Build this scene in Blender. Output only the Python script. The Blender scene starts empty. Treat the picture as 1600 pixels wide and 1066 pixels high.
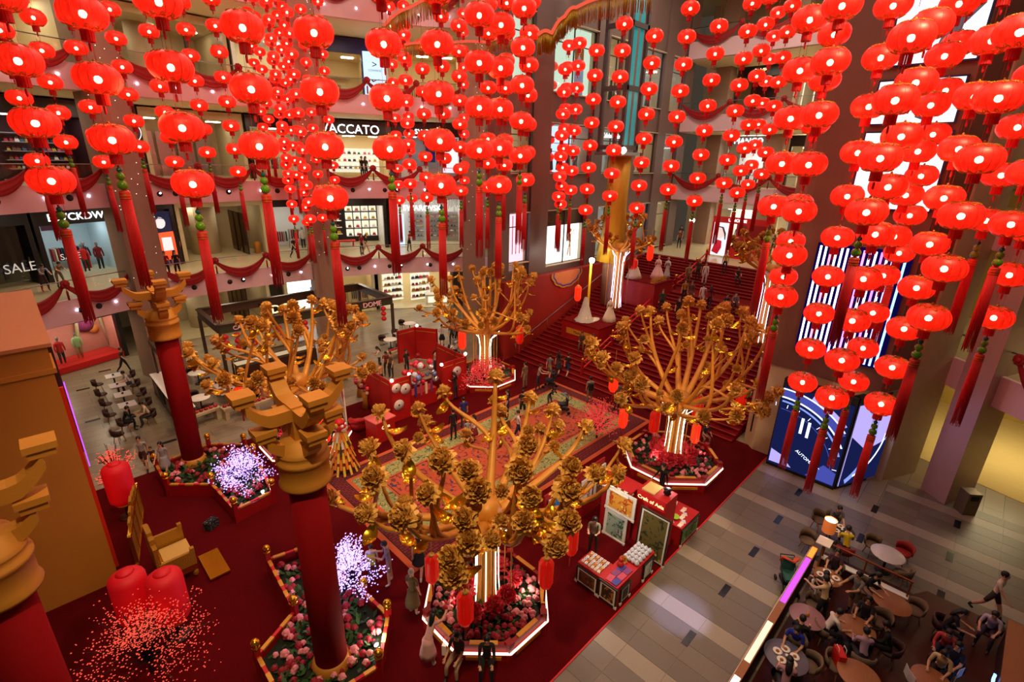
import bpy, math, random
from mathutils import Vector, Matrix
random.seed(7)
PI = math.pi
SC = bpy.context.scene
COL = SC.collection

# ------------------------------------------------------------------ camera
# world axes: x and y follow the floor grid of the atrium, z is up, metres
CAM = Vector((0.0, 0.0, 13.2))
FPX, PITCH, ROLL, YAW = 779.04, 0.347169, 0.022759, 0.779559
_sy, _cy = math.sin(YAW), math.cos(YAW)
def _uw(v): return Vector((v[0]*_sy + v[1]*_cy, -v[0]*_cy + v[1]*_sy, v[2]))
_fw = Vector((0, math.cos(PITCH), -math.sin(PITCH))); _r0 = Vector((1, 0, 0)); _u0 = _r0.cross(_fw)
CR = _uw(math.cos(ROLL)*_r0 + math.sin(ROLL)*_u0)
CU = _uw(-math.sin(ROLL)*_r0 + math.cos(ROLL)*_u0)
CF = _uw(_fw)
cd = bpy.data.cameras.new('camera'); cam = bpy.data.objects.new('camera', cd); COL.objects.link(cam)
cd.sensor_width = 36.0; cd.lens = FPX/1600*36.0; cd.clip_start = 0.1; cd.clip_end = 400
cam.matrix_world = Matrix(((CR.x, CU.x, -CF.x, CAM.x), (CR.y, CU.y, -CF.y, CAM.y), (CR.z, CU.z, -CF.z, CAM.z), (0, 0, 0, 1)))
SC.camera = cam
def ray(px, py): return CF + CR*((px-800)/FPX) + CU*((533-py)/FPX)
def G(px, py, z=0.0):                       # the place on the level z that this spot of the photograph shows
    d = ray(px, py); return CAM + d*((z-CAM.z)/d.z)
def D(px, py, depth): return CAM + ray(px, py)*depth
def proj(p):
    v = Vector(p)-CAM; w = v.dot(CF); return (800+FPX*v.dot(CR)/w, 533-FPX*v.dot(CU)/w)

# ------------------------------------------------------------------ world, light, exposure
SC.view_settings.view_transform = 'Standard'; SC.view_settings.look = 'None'
SC.view_settings.exposure = 0.0; SC.view_settings.gamma = 1.0; SC.view_settings.use_curve_mapping = False
SC.cycles.max_bounces = 6; SC.cycles.diffuse_bounces = 3; SC.cycles.glossy_bounces = 3
SC.cycles.transparent_max_bounces = 12; SC.cycles.transmission_bounces = 4
SC.cycles.caustics_reflective = False; SC.cycles.caustics_refractive = False
SC.cycles.sample_clamp_indirect = 4.0
SC.cycles.use_denoising = True
wd = bpy.data.worlds.new('world'); SC.world = wd; wd.use_nodes = True
wd.node_tree.nodes['Background'].inputs[0].default_value = (1.0, 0.78, 0.55, 1)
wd.node_tree.nodes['Background'].inputs[1].default_value = 0.05
def area(name, loc, size, power, color, aim=(0, 0, -1), sy=None, spread=PI):
    l = bpy.data.lights.new(name, 'AREA'); l.energy = power; l.color = color; l.size = size; l.spread = spread
    if sy: l.shape = 'RECTANGLE'; l.size_y = sy
    o = bpy.data.objects.new(name, l); COL.objects.link(o); o.location = loc
    o.rotation_euler = Vector(aim).to_track_quat('-Z', 'Y').to_euler(); return o
def spot(name, loc, aim, power, color, angle, blend=0.3, r=0.15):
    l = bpy.data.lights.new(name, 'SPOT'); l.energy = power; l.color = color; l.spot_size = angle; l.spot_blend = blend; l.shadow_soft_size = r
    o = bpy.data.objects.new(name, l); COL.objects.link(o); o.location = loc
    o.rotation_euler = (Vector(aim)-Vector(loc)).to_track_quat('-Z', 'Y').to_euler(); return o
def point(name, loc, power, color, r=0.1):
    l = bpy.data.lights.new(name, 'POINT'); l.energy = power; l.color = color; l.shadow_soft_size = r
    o = bpy.data.objects.new(name, l); COL.objects.link(o); o.location = loc; return o
WARM = (1.0, 0.86, 0.68)
for ix, x in enumerate((4, 14, 24)):
    for iy, y in enumerate((2, 13, 25)):
        area('roof_fill', (x, y, 27.5), 3.0, (380, 420, 720)[iy], WARM)  # unseen fill lamps added below the roof for overall brightness
for x, y in ((35, 14), (35, 20), (44, 13)): area('roof_fill', (x, y, 27.5), 3.0, 700, WARM)  # extra unseen fill, added to brighten the dark wall and stair head
spot('gold_fill_spot', (0.5, 2.0, 21.0), (8.5, 12, 3), 6600, (1.0, 0.76, 0.42), 1.25, 0.6, 0.3)  # unseen warm spots added to brighten the golden trees
spot('gold_fill_spot', (13.0, -1.0, 21.0), (19.0, 11, 3), 5600, (1.0, 0.76, 0.42), 1.1, 0.6, 0.3)
spot('gold_fill_spot', (6.0, 16.0, 23.0), (12.0, 24, 3), 5600, (1.0, 0.76, 0.42), 1.2, 0.6, 0.3)
spot('blue_gobo_spot', (9.0, 3.6, 19.0), (12.3, 4.5, 0), 19000, (0.42, 0.46, 1.0), 0.115, 0.7, 0.1)

# ------------------------------------------------------------------ materials
def lin(c):
    return tuple(((x/12.92) if x <= 0.04045 else ((x+0.055)/1.055)**2.4) for x in c)
def rgb(r, g, b): return lin((r/255, g/255, b/255))
MATS = {}
def mat(name, color=(.8, .8, .8), rough=0.6, metal=0.0, emit=None, es=0.0, noise=0.0, nscale=8.0, bump=0.0, alpha=1.0, spec=0.5, stretch=None, trans=0.0):
    if name in MATS: return MATS[name]
    m = bpy.data.materials.new(name); m.use_nodes = True; nt = m.node_tree; b = nt.nodes['Principled BSDF']
    b.inputs['Base Color'].default_value = (*color, 1); b.inputs['Roughness'].default_value = rough
    b.inputs['Metallic'].default_value = metal; b.inputs['Specular IOR Level'].default_value = spec
    if alpha < 1: b.inputs['Alpha'].default_value = alpha
    if trans: b.inputs['Transmission Weight'].default_value = trans
    if emit: b.inputs['Emission Color'].default_value = (*emit, 1); b.inputs['Emission Strength'].default_value = es
    if noise or bump:
        tc = nt.nodes.new('ShaderNodeTexCoord'); nz = nt.nodes.new('ShaderNodeTexNoise')
        nz.inputs['Scale'].default_value = nscale; nz.inputs['Detail'].default_value = 3
        src = tc.outputs['Object']
        if stretch:
            mp = nt.nodes.new('ShaderNodeMapping'); mp.inputs['Scale'].default_value = stretch
            nt.links.new(src, mp.inputs['Vector']); src = mp.outputs['Vector']
        nt.links.new(src, nz.inputs['Vector'])
        if noise:
            mx = nt.nodes.new('ShaderNodeMix'); mx.data_type = 'RGBA'
            mx.inputs[6].default_value = (*[max(0, c*(1-noise)) for c in color], 1)
            mx.inputs[7].default_value = (*[min(1, c*(1+noise)) for c in color], 1)
            nt.links.new(nz.outputs['Fac'], mx.inputs[0]); nt.links.new(mx.outputs[2], b.inputs['Base Color'])
        if bump:
            bp = nt.nodes.new('ShaderNodeBump'); bp.inputs['Strength'].default_value = bump; bp.inputs['Distance'].default_value = 0.02
            nt.links.new(nz.outputs['Fac'], bp.inputs['Height']); nt.links.new(bp.outputs['Normal'], b.inputs['Normal'])
    MATS[name] = m; return m
def glow(name, color, strength, sample=False):
    if name in MATS: return MATS[name]
    m = bpy.data.materials.new(name); m.use_nodes = True; nt = m.node_tree; nt.nodes.clear()
    e = nt.nodes.new('ShaderNodeEmission'); e.inputs[0].default_value = (*color, 1); e.inputs[1].default_value = strength
    o = nt.nodes.new('ShaderNodeOutputMaterial'); nt.links.new(e.outputs[0], o.inputs[0])
    if not sample: m.cycles.emission_sampling = 'NONE'
    MATS[name] = m; return m
def glassmat(name, color, alpha, rough=0.05):
    m = bpy.data.materials.new(name); m.use_nodes = True; nt = m.node_tree; nt.nodes.clear()
    t = nt.nodes.new('ShaderNodeBsdfTransparent'); t.inputs[0].default_value = (*color, 1)
    g = nt.nodes.new('ShaderNodeBsdfGlossy'); g.inputs['Roughness'].default_value = rough
    x = nt.nodes.new('ShaderNodeMixShader'); x.inputs[0].default_value = alpha
    o = nt.nodes.new('ShaderNodeOutputMaterial')
    nt.links.new(t.outputs[0], x.inputs[1]); nt.links.new(g.outputs[0], x.inputs[2]); nt.links.new(x.outputs[0], o.inputs[0])
    MATS[name] = m; return m
def brickmat(name, c1, c2, mortar, bw, bh, ms=0.01, rough=0.5):
    m = bpy.data.materials.new(name); m.use_nodes = True; nt = m.node_tree; b = nt.nodes['Principled BSDF']
    t = nt.nodes.new('ShaderNodeTexBrick'); tc = nt.nodes.new('ShaderNodeTexCoord')
    t.inputs['Color1'].default_value = (*c1, 1); t.inputs['Color2'].default_value = (*c2, 1); t.inputs['Mortar'].default_value = (*mortar, 1)
    t.inputs['Scale'].default_value = 1; t.inputs['Brick Width'].default_value = bw; t.inputs['Row Height'].default_value = bh; t.inputs['Mortar Size'].default_value = ms
    nt.links.new(tc.outputs['Object'], t.inputs['Vector']); nt.links.new(t.outputs['Color'], b.inputs['Base Color']); b.inputs['Roughness'].default_value = rough
    MATS[name] = m; return m
GOLD = mat('gold_paint', rgb(214, 150, 50), 0.42, 0.3, noise=.12, nscale=5)
GOLDM = mat('gold_matte', rgb(196, 130, 40), 0.6, 0.2, noise=.1, nscale=3)
GOLDS = mat('gold_shiny', rgb(226, 170, 40), 0.22, 0.95)
RED = mat('red_paint', rgb(150, 8, 10), 0.5, noise=.1, nscale=4)
REDC = mat('red_carpet', rgb(84, 2, 7), 0.95, noise=.18, nscale=14, spec=.1)
REDCL = mat('red_cloth', rgb(178, 8, 14), 0.75, noise=.12, nscale=6)
REDB = mat('red_bright', rgb(205, 18, 18), 0.55)
BLACK = mat('black_soft', rgb(18, 16, 17), 0.5)
DARKW = mat('dark_wood', rgb(58, 26, 16), 0.5, noise=.25, nscale=6, stretch=(1, 8, 8))
WOODM = mat('mid_wood', rgb(150, 96, 56), 0.5, noise=.2, nscale=6, stretch=(1, 8, 8))
WHITE = mat('white_plain', rgb(236, 232, 224), 0.6)
CREAM = mat('cream_wall', rgb(196, 180, 150), 0.7, noise=.05, nscale=2)
FASC = mat('fascia_paint', rgb(226, 190, 196), 0.6, noise=.03, nscale=1)
STONE = mat('brown_stone', rgb(150, 118, 98), 0.55, noise=.10, nscale=4)
BEIGE = mat('beige_marble', rgb(196, 178, 140), 0.4, noise=.12, nscale=2.5)
METAL = mat('steel', rgb(150, 150, 152), 0.3, 0.9)
GREENL = mat('leaf_green', rgb(38, 78, 24), 0.6, noise=.2)
GLASS = glassmat('clear_glass', (0.97, 0.98, 0.98), 0.05)
GLASSD = glassmat('tinted_glass', (0.55, 0.45, 0.38), 0.08)
LEDW = glow('led_white', (1.0, 0.86, 0.66), 9)
LEDP = glow('led_pink', (1.0, 0.6, 0.46), 3)
LEDV = glow('led_violet', (0.5, 0.07, 0.9), 1.8)
LEDB = glow('led_blue', (0.75, 0.8, 1.0), 30)

# ------------------------------------------------------------------ mesh building
class MB:
    def __init__(s): s.v = []; s.f = []; s.m = []; s.sm = []
    def add(s, vs, fs, mi=0, smooth=False):
        o = len(s.v); s.v += [tuple(p) for p in vs]
        for f in fs: s.f.append(tuple(i+o for i in f)); s.m.append(mi); s.sm.append(smooth)
        return s
    def box(s, c, size, rz=0.0, mi=0, M=None):
        x, y, z = (k/2 for k in size)
        vs = [Vector((a*x, b*y, d*z)) for d in (-1, 1) for b in (-1, 1) for a in (-1, 1)]
        R = M if M is not None else Matrix.Rotation(rz, 3, 'Z')
        vs = [R @ p + Vector(c) for p in vs]
        return s.add(vs, [(0, 2, 3, 1), (4, 5, 7, 6), (0, 1, 5, 4), (2, 6, 7, 3), (0, 4, 6, 2), (1, 3, 7, 5)], mi)
    def bar(s, a, b, w, h, mi=0):            # a straight bar from a to b
        a, b = Vector(a), Vector(b); d = b-a; L = d.length
        q = d.to_track_quat('X', 'Z').to_matrix()
        return s.box((a+b)/2, (L, w, h), M=q, mi=mi)
    def lathe(s, prof, seg=16, c=(0, 0, 0), mi=0, smooth=True, lob=0, lobd=0.0, caps=True):
        vs = []; fs = []
        for r, z in prof:
            for k in range(seg):
                a = 2*PI*k/seg; rr = r*(1-lobd*(1-abs(math.sin(a*lob/2)))) if lob else r
                vs.append((c[0]+rr*math.cos(a), c[1]+rr*math.sin(a), c[2]+z))
        for i in range(len(prof)-1):
            for k in range(seg):
                k2 = (k+1) % seg; fs.append((i*seg+k, i*seg+k2, (i+1)*seg+k2, (i+1)*seg+k))
        if caps:
            fs.append(tuple(range(seg))[::-1]); fs.append(tuple((len(prof)-1)*seg+k for k in range(seg)))
        return s.add(vs, fs, mi, smooth)
    def tube(s, pts, rad, seg=6, mi=0, smooth=True, flat=1.0):
        pts = [Vector(p) for p in pts]; n = len(pts)
        if not isinstance(rad, (list, tuple)): rad = [rad]*n
        vs = []; fs = []; up = Vector((0, 0, 1)); prev = None
        for i, p in enumerate(pts):
            t = (pts[min(i+1, n-1)]-pts[max(i-1, 0)]).normalized()
            if prev is None: side = t.cross(up if abs(t.z) < .9 else Vector((0, 1, 0))).normalized()
            else: side = (prev - t*prev.dot(t)).normalized()
            prev = side; nn = side.cross(t)
            for k in range(seg):
                a = 2*PI*k/seg; vs.append(p + side*(rad[i]*math.cos(a)) + nn*(rad[i]*flat*math.sin(a)))
        for i in range(n-1):
            for k in range(seg):
                k2 = (k+1) % seg; fs.append((i*seg+k, i*seg+k2, (i+1)*seg+k2, (i+1)*seg+k))
        fs.append(tuple(range(seg))[::-1]); fs.append(tuple((n-1)*seg+k for k in range(seg)))
        return s.add(vs, fs, mi, smooth)
    def ball(s, c, r, seg=10, rings=6, mi=0, sc=(1, 1, 1)):
        vs = [(c[0], c[1], c[2]-r*sc[2])]; fs = []
        for i in range(1, rings):
            t = -PI/2+PI*i/rings
            for k in range(seg):
                a = 2*PI*k/seg; vs.append((c[0]+r*sc[0]*math.cos(t)*math.cos(a), c[1]+r*sc[1]*math.cos(t)*math.sin(a), c[2]+r*sc[2]*math.sin(t)))
        vs.append((c[0], c[1], c[2]+r*sc[2])); e = len(vs)-1
        for k in range(seg):
            k2 = (k+1) % seg; fs.append((0, 1+k2, 1+k)); fs.append((e, 1+(rings-2)*seg+k, 1+(rings-2)*seg+k2))
            for i in range(rings-2): fs.append((1+i*seg+k, 1+i*seg+k2, 1+(i+1)*seg+k2, 1+(i+1)*seg+k))
        return s.add(vs, fs, mi, True)
    def prism(s, poly, z0, z1, mi=0):
        n = len(poly); vs = [(p[0], p[1], z0) for p in poly]+[(p[0], p[1], z1) for p in poly]
        fs = [tuple(range(n))[::-1], tuple(range(n, 2*n))]+[(i, (i+1) % n, n+(i+1) % n, n+i) for i in range(n)]
        return s.add(vs, fs, mi)
    def arc(s, r0, r1, z0, z1, p0, p1, n, c=(11.3, 14.0), mi=0):   # a curved bar: radii r0..r1, heights z0..z1, angles in degrees
        vs = []; fs = []
        for i in range(n+1):
            a = math.radians(p0+(p1-p0)*i/n); ca, sa = math.cos(a), math.sin(a)
            for r, z in ((r0, z0), (r1, z0), (r1, z1), (r0, z1)): vs.append((c[0]+r*ca, c[1]+r*sa, z))
        for i in range(n):
            for k in range(4): fs.append((4*i+k, 4*i+(k+1) % 4, 4*i+4+(k+1) % 4, 4*i+4+k))
        fs.append((3, 2, 1, 0)); e = 4*n; fs.append((e, e+1, e+2, e+3))
        return s.add(vs, fs, mi)
    def quad(s, a, b, c, d, mi=0): return s.add([a, b, c, d], [(0, 1, 2, 3)], mi)
    def mesh(s, name, mats):
        me = bpy.data.meshes.new(name); me.from_pydata(s.v, [], s.f)
        for m in (mats if isinstance(mats, (list, tuple)) else [mats]): me.materials.append(m)
        me.polygons.foreach_set('material_index', s.m); me.polygons.foreach_set('use_smooth', s.sm); me.update(); return me
    def build(s, name, mats, parent=None, loc=(0, 0, 0), rz=0.0): return inst(name, s.mesh(name, mats), parent, loc, rz)
def inst(name, me, parent=None, loc=(0, 0, 0), rz=0.0, scale=None, rot=None):
    o = bpy.data.objects.new(name, me); COL.objects.link(o); o.location = loc
    o.rotation_euler = rot if rot is not None else (0, 0, rz)
    if scale is not None: o.scale = scale if isinstance(scale, (tuple, list)) else (scale,)*3
    if parent: o.parent = parent
    return o
def tag(o, label, cat, group=None, kind=None):
    o['label'] = label; o['category'] = cat
    if group: o['group'] = group
    if kind: o['kind'] = kind
    return o
def thing(name, label, cat, loc=(0, 0, 0), rz=0.0, group=None):
    return tag(inst(name, None, None, loc, rz), label, cat, group)
def struct(name, mb, mats, label=None, parent=None):
    o = mb.build(name, mats, parent)
    if not parent: o['kind'] = 'structure'
    if label: o['label'] = label
    return o
def text(name, s, size, m, parent, loc, rot, ext=0.02, align='CENTER', sx=1.0):
    c = bpy.data.curves.new(name, 'FONT'); c.body = s; c.size = size; c.extrude = ext; c.align_x = align; c.align_y = 'CENTER'; c.resolution_u = 3
    c.materials.append(m); o = bpy.data.objects.new(name, c); COL.objects.link(o); o.location = loc; o.rotation_euler = rot; o.scale = (sx, 1, 1)
    if parent: o.parent = parent
    return o
ORD = ['lowest', 'second', 'third', 'fourth', 'fifth', 'sixth', 'seventh', 'eighth', 'ninth', 'tenth', 'eleventh', 'twelfth', 'thirteenth', 'fourteenth', 'fifteenth']
CX, CY = 11.3, 14.0                                   # centre of the curved gallery
def pol(r, deg, z=0.0):
    a = math.radians(deg); return Vector((CX+r*math.cos(a), CY+r*math.sin(a), z))
# ------------------------------------------------------------------ floor, carpet, rug
GRANL = mat('granite_light', rgb(150, 138, 122), .38, noise=.22, nscale=60)
GRAND = mat('granite_dark', rgb(108, 99, 88), .38, noise=.22, nscale=60)
GRANM = mat('granite_mid', rgb(116, 106, 94), .38, noise=.22, nscale=60)
INLAY = mat('granite_black', rgb(16, 17, 28), .25)
FLT = brickmat('far_floor_tiles', rgb(150, 136, 112), rgb(132, 118, 98), rgb(84, 74, 62), 2.52, .63, .012, .3)
floor = struct('floor', MB().box((16, 16, -.16), (100, 100, .30)), FLT)
tw, tl = .63, 1.26; tile_me = {}
for key, m in (('l', GRANL), ('d', GRAND), ('m', GRANM)):
    b = MB(); b.add([(-.312, -.627, 0), (.312, -.627, 0), (.312, .627, 0), (-.312, .627, 0), (-.308, -.623, .012), (.308, -.623, .012), (.308, .623, .012), (-.308, .623, .012)], [(4, 5, 6, 7), (0, 1, 5, 4), (1, 2, 6, 5), (2, 3, 7, 6), (3, 0, 4, 7)]); tile_me[key] = b.mesh('tile', m)
_r = random.Random(2)
for i in range(-9, 22):
    uc = 12.34+tw*i
    if uc < 6.8: continue
    for j in range(8):
        wc = 5.63-tl*j
        if uc < 18.4 and wc < 1.6: continue
        if uc > 22.9 and wc > 1.5: continue
        if wc < 3 and uc < 9: continue
        k = 'l' if i % 4 == 0 else ('d' if _r.random() < .6 else 'm')
        inst('tile', tile_me[k], floor, (uc, wc, -.012))
inl_me = MB().box((0, 0, .007), (.62, .2, .014)).mesh('inlay', INLAY)
for k in range(5): inst('inlay', inl_me, floor, (11.6+2.52*k, 3.82, -.008))
for k in range(3): inst('inlay', inl_me, floor, (19.09+2.52*k, -1.25, -.008))
for k in range(2): inst('inlay', inl_me, floor, (20.35+2.45*k, 1.26, -.008))
for x, y in ((.9, 26.6), (.97, 31.55), (1.1, 36.5), (2.45, 39), (3.3, 26.55), (13.6, 36), (16.5, 35.2), (19.5, 33.5), (18.2, 31.5)): inst('inlay', inl_me, floor, (x, y, -.008), .0)
# red carpet
car = tag(MB().prism([(-5, 5.8), (24, 5.8), (24, 24.15), (-5, 24.15)], -.005, .02).build('red_carpet', REDC), 'wide dark red carpet covering the atrium floor', 'carpet')
MB().box((9.5, 5.79, .014), (29, .05, .02)).build('edge_strip', REDB, car)
# patterned rug
def pattern(name, base, c2, c3, scale, kind='vor'):
    m = bpy.data.materials.new(name); m.use_nodes = True; nt = m.node_tree; b = nt.nodes['Principled BSDF']; b.inputs['Roughness'].default_value = .95
    tc = nt.nodes.new('ShaderNodeTexCoord'); L = nt.links.new
    if kind == 'key':
        t = nt.nodes.new('ShaderNodeTexBrick'); t.inputs['Scale'].default_value = scale; t.inputs['Mortar Size'].default_value = .035; t.inputs['Brick Width'].default_value = .4; t.inputs['Row Height'].default_value = .2
        t.inputs['Color1'].default_value = (*base, 1); t.inputs['Color2'].default_value = (*c2, 1); t.inputs['Mortar'].default_value = (*c3, 1)
        L(tc.outputs['Object'], t.inputs['Vector']); L(t.outputs['Color'], b.inputs['Base Color'])
    else:
        t = nt.nodes.new('ShaderNodeTexVoronoi'); t.inputs['Scale'].default_value = scale; n = nt.nodes.new('ShaderNodeTexNoise'); n.inputs['Scale'].default_value = scale*.9; n.inputs['Distortion'].default_value = 2.5
        r = nt.nodes.new('ShaderNodeValToRGB'); r.color_ramp.interpolation = 'CONSTANT'; r.color_ramp.elements[0].color = (*c2, 1); r.color_ramp.elements[1].position = .42; r.color_ramp.elements[1].color = (*base, 1)
        r2 = nt.nodes.new('ShaderNodeValToRGB'); r2.color_ramp.interpolation = 'CONSTANT'; r2.color_ramp.elements[0].color = (1, 1, 1, 1); r2.color_ramp.elements[1].position = .2; r2.color_ramp.elements[1].color = (0, 0, 0, 1)
        mx = nt.nodes.new('ShaderNodeMix'); mx.data_type = 'RGBA'; mx.inputs[7].default_value = (*c3, 1)
        L(tc.outputs['Object'], t.inputs['Vector']); L(tc.outputs['Object'], n.inputs['Vector']); L(n.outputs['Fac'], r.inputs[0]); L(r.outputs[0], mx.inputs[6]); L(t.outputs['Distance'], r2.inputs[0]); L(r2.outputs[0], mx.inputs[0]); L(mx.outputs[2], b.inputs['Base Color'])
    return m
RO = mat('rug_orange', rgb(186, 84, 44), .95, noise=.1, nscale=30); RK = pattern('rug_key', rgb(120, 30, 34), rgb(110, 24, 30), rgb(60, 12, 20), 1.6, 'key')
RGN = pattern('rug_green', rgb(150, 148, 92), rgb(66, 84, 62), rgb(196, 176, 110), 5); RF = pattern('rug_field', rgb(176, 78, 46), rgb(110, 40, 52), rgb(66, 50, 84), 2.6)
RD = mat('rug_dark', rgb(44, 14, 22), .95)
rug = thing('patterned_rug', 'large oriental rug with orange, maroon and green borders', 'rug', (14.85, 15.05, .02))
L2, W2 = 7.7, 3.58
def ringpart(name, m, a, b, z):
    mb = MB()
    for sx in (-1, 1): mb.box((sx*(L2-(a+b)/2), 0, z), (b-a, 2*(W2-a), .012))
    for sy in (-1, 1): mb.box((0, sy*(W2-(a+b)/2), z), (2*(L2-b), b-a, .012))
    return mb.build(name, m, rug)
ringpart('orange_border', RO, 0, .22, .006); ringpart('dark_line', RD, .22, .27, .007); ringpart('key_border', RK, .27, .78, .006); ringpart('dark_line', RD, .78, .82, .007); ringpart('orange_line', RO, .82, .98, .006)
ringpart('green_border', RGN, .98, 1.85, .006); ringpart('orange_line', RO, 1.85, 1.95, .007); ringpart('dark_line', RD, 1.95, 1.99, .006)
MB().box((0, 0, .006), (2*(L2-1.99), 2*(W2-1.99), .012)).build('field', RF, rug)

# ------------------------------------------------------------------ curved gallery on the left, storeys
LV = [5.7, 11.5, 17.3, 23.1]; P0, P1 = 40, 140
LAMPD = mat('speaker_grille', rgb(40, 32, 32), .6)
SOFF = mat('soffit_cream', rgb(226, 212, 178), .7)
WALKF = mat('walk_floor', rgb(206, 190, 150), .25, noise=.08, nscale=1.5)
dot_me = MB().ball((0, 0, 0), .05, 8, 5, sc=(1, .4, 1)).mesh('fascia_lamp', LEDB)
spk_me = MB().lathe([(.16, -.02), (.16, .02), (.11, .03), (.08, .0)], 12).mesh('speaker', LAMPD)
for li, z in enumerate(LV):
    g = struct('floor', MB().arc(22.9, 36, z-.35, z, P0, P1, 60), WALKF, 'gallery walkway slab')
    g.name = 'floor_gallery'
    struct('trim_fascia', MB().arc(22.75, 22.97, z-1.2, z+.06, P0, P1, 60), FASC, parent=g)
    struct('soffit', MB().arc(22.97, 36, z-1.22, z-1.12, P0, P1, 60), SOFF, parent=g)
    struct('balustrade_glass', MB().arc(22.83, 22.85, z+.06, z+1.0, P0, P1, 60), GLASS, parent=g)
    hr = MB()
    hr.tube([pol(22.84, P0+(P1-P0)*i/60, z+1.05) for i in range(61)], .03, 6); hr.build('handrail', METAL, g)
    for bi, (a0, a1) in enumerate(((49.5, 75.5), (79, 103.5), (107.5, 132))):
        for k in range(5):
            a = a0+(a1-a0)*(k+.5)/5; p = pol(22.72, a, z-.55); inst('lamp', dot_me, g, p, math.radians(a-90))
        if li < 2:
            for k in range(6):
                a = a0+(a1-a0)*(k+1-(.22 if k % 2 else -.22))/6.4; p = pol(22.74, a, z-.6); inst('speaker', spk_me, g, p, rot=(PI/2, 0, math.radians(a+90)))
for k, a in enumerate((105.5, 77.2, 47.8, 134)):
    p = pol(22.9, a); b = MB(); b.box((0, 0, 13.5), (1.8, 1.7, 27))
    o = b.build('pillar', STONE, None, p, math.radians(a-90)); o['kind'] = 'structure'; o.name = 'wall_pillar'
    st = MB(); sr = random.Random(k)
    for q in range(70): st.box((sr.uniform(-.95, .95), -.855, sr.uniform(6, 26)), (.03, .02, .03))
    tag(st.build('fairy_lights', glow('fairy_white', (1, .9, .85), 2.5), o), 'tiny white fairy lights', 'lights') if False else st.build('fairy_lights', glow('fairy_white', (1, .9, .85), 2.5), o)
    o.children[0]['kind'] = 'stuff'
# beige back wall of the walkways (shops stand in front of it)
struct('wall_gallery', MB().arc(35.2, 35.6, -.02, 28, P0-4, P1+2, 40), CREAM)
struct('ceiling', MB().box((18, 18, 28.2), (80, 80, .3)), SOFF)

# red cloth swags and rosettes on the galleries
SWG = mat('swag_cloth', rgb(150, 4, 10), .6, noise=.2, nscale=9)
def swag_mesh(w, drop):
    b = MB(); n = 16; rows = 7; vs = []; fs = []
    for i in range(n+1):
        t = i/n; x = -w/2+w*t; sag = 4*t*(1-t)
        for r in range(rows):
            f = r/(rows-1); h = .2+.46*sag
            z = -drop*sag*.55 - f*h; y = -.10-.05*math.sin(r*2.3)*sag-.08*sag
            vs.append((x, y, z))
    for i in range(n):
        for r in range(rows-1): a = i*rows+r; fs.append((a, a+1, a+rows+1, a+rows))
    nb = len(vs); vs += [(x, y+.03, z) for x, y, z in vs]; fs += [tuple(reversed([q+nb for q in f])) for f in fs]
    edge = []
    for i in range(n): edge += [(i*rows, (i+1)*rows, (i+1)*rows+nb, i*rows+nb), (i*rows+rows-1, i*rows+rows-1+nb, (i+1)*rows+rows-1+nb, (i+1)*rows+rows-1)]
    b.add(vs, fs+edge, 0, True); return b.mesh('swag_cloth', SWG)
ros_me = MB()
for k in range(9):
    a = 2*PI*k/9; ros_me.ball((.14*math.cos(a), -.16, .14*math.sin(a)), .10, 8, 6, sc=(1, .6, 1))
ros_me.ball((0, -.2, 0), .12, 8, 6, sc=(1, .7, 1)); ros_me = ros_me.mesh('flower', SWG)
rt_me = MB().tube([(0, -.16, -.15), (0, -.16, -.35)], .015, 4).lathe([(.03, -.35), (.05, -.4), (.05, -.85)], 8, c=(0, -.16, 0)).mesh('tassel', SWG)
bays = ((49.5, 75.5), (79, 103.5), (107.5, 132)); bayn = ('between the second and third pillar', 'between the first and second pillar', 'left of the first pillar')
lvn = ('first gallery', 'second gallery', 'third gallery', 'top gallery')
sw_me = None
for li, z in enumerate(LV):
    for bi, (a0, a1) in enumerate(bays):
        for k in range(3):
            am = a0+(a1-a0)*(k+.5)/3; w = 2*22.8*math.sin(math.radians((a1-a0)/6))
            if sw_me is None: sw_me = swag_mesh(w, 1.3)
            pos = ('right', 'middle', 'left')[k]
            t = thing('cloth_swag', f'{pos} draped red swag on the {lvn[li]}, {bayn[bi]}', 'swag', pol(22.72, am, z+1.0), math.radians(am-90), group='red swags on the galleries')
            inst('drape', sw_me, t, (0, 0, 0), scale=(w/ (2*22.8*math.sin(math.radians(26/6))), 1, 1))
            if k > 0:
                a = a0+(a1-a0)*k/3
                t = thing('cloth_rosette', f'{("right","left")[k-1]} red rosette with tassel on the {lvn[li]}, {bayn[bi]}', 'rosette', pol(22.7, a, z+.95), math.radians(a-90), group='red rosettes on the galleries')
                inst('flower', ros_me, t); inst('tassel', rt_me, t)

# ------------------------------------------------------------------ dark stone wall with windows, end wall
DST = brickmat('dark_stone', rgb(112, 90, 84), rgb(104, 84, 78), rgb(84, 68, 64), 1.6, .8, .006, .45)
REDW = mat('red_stair_wall', rgb(158, 34, 22), .6, noise=.1, nscale=2)
WY = 23.8
cols = [(22.2, 23.6), (25.6, 27.4), (32, 33.4), (36, 38), (41.2, 42.5), (44.8, 46.2)]
rows = [(0, 5.9), (9.95, 12.4), (15.7, 17.5), (21.7, 28)]
wl = MB()
for a, b_ in cols: wl.box(((a+b_)/2, WY+.3, 14), (b_-a, .6, 28))
struct('wall_back', wl, DST)
wl = MB()
for a, b_ in rows:
    for (x0, x1) in [(cols[i][1], cols[i+1][0]) for i in range(5)]: wl.box(((x0+x1)/2, WY+.4, (a+b_)/2), (x1-x0, .5, b_-a))
o = struct('wall_back_spandrel', wl, DST); o.name = 'wall_spandrel'
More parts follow.
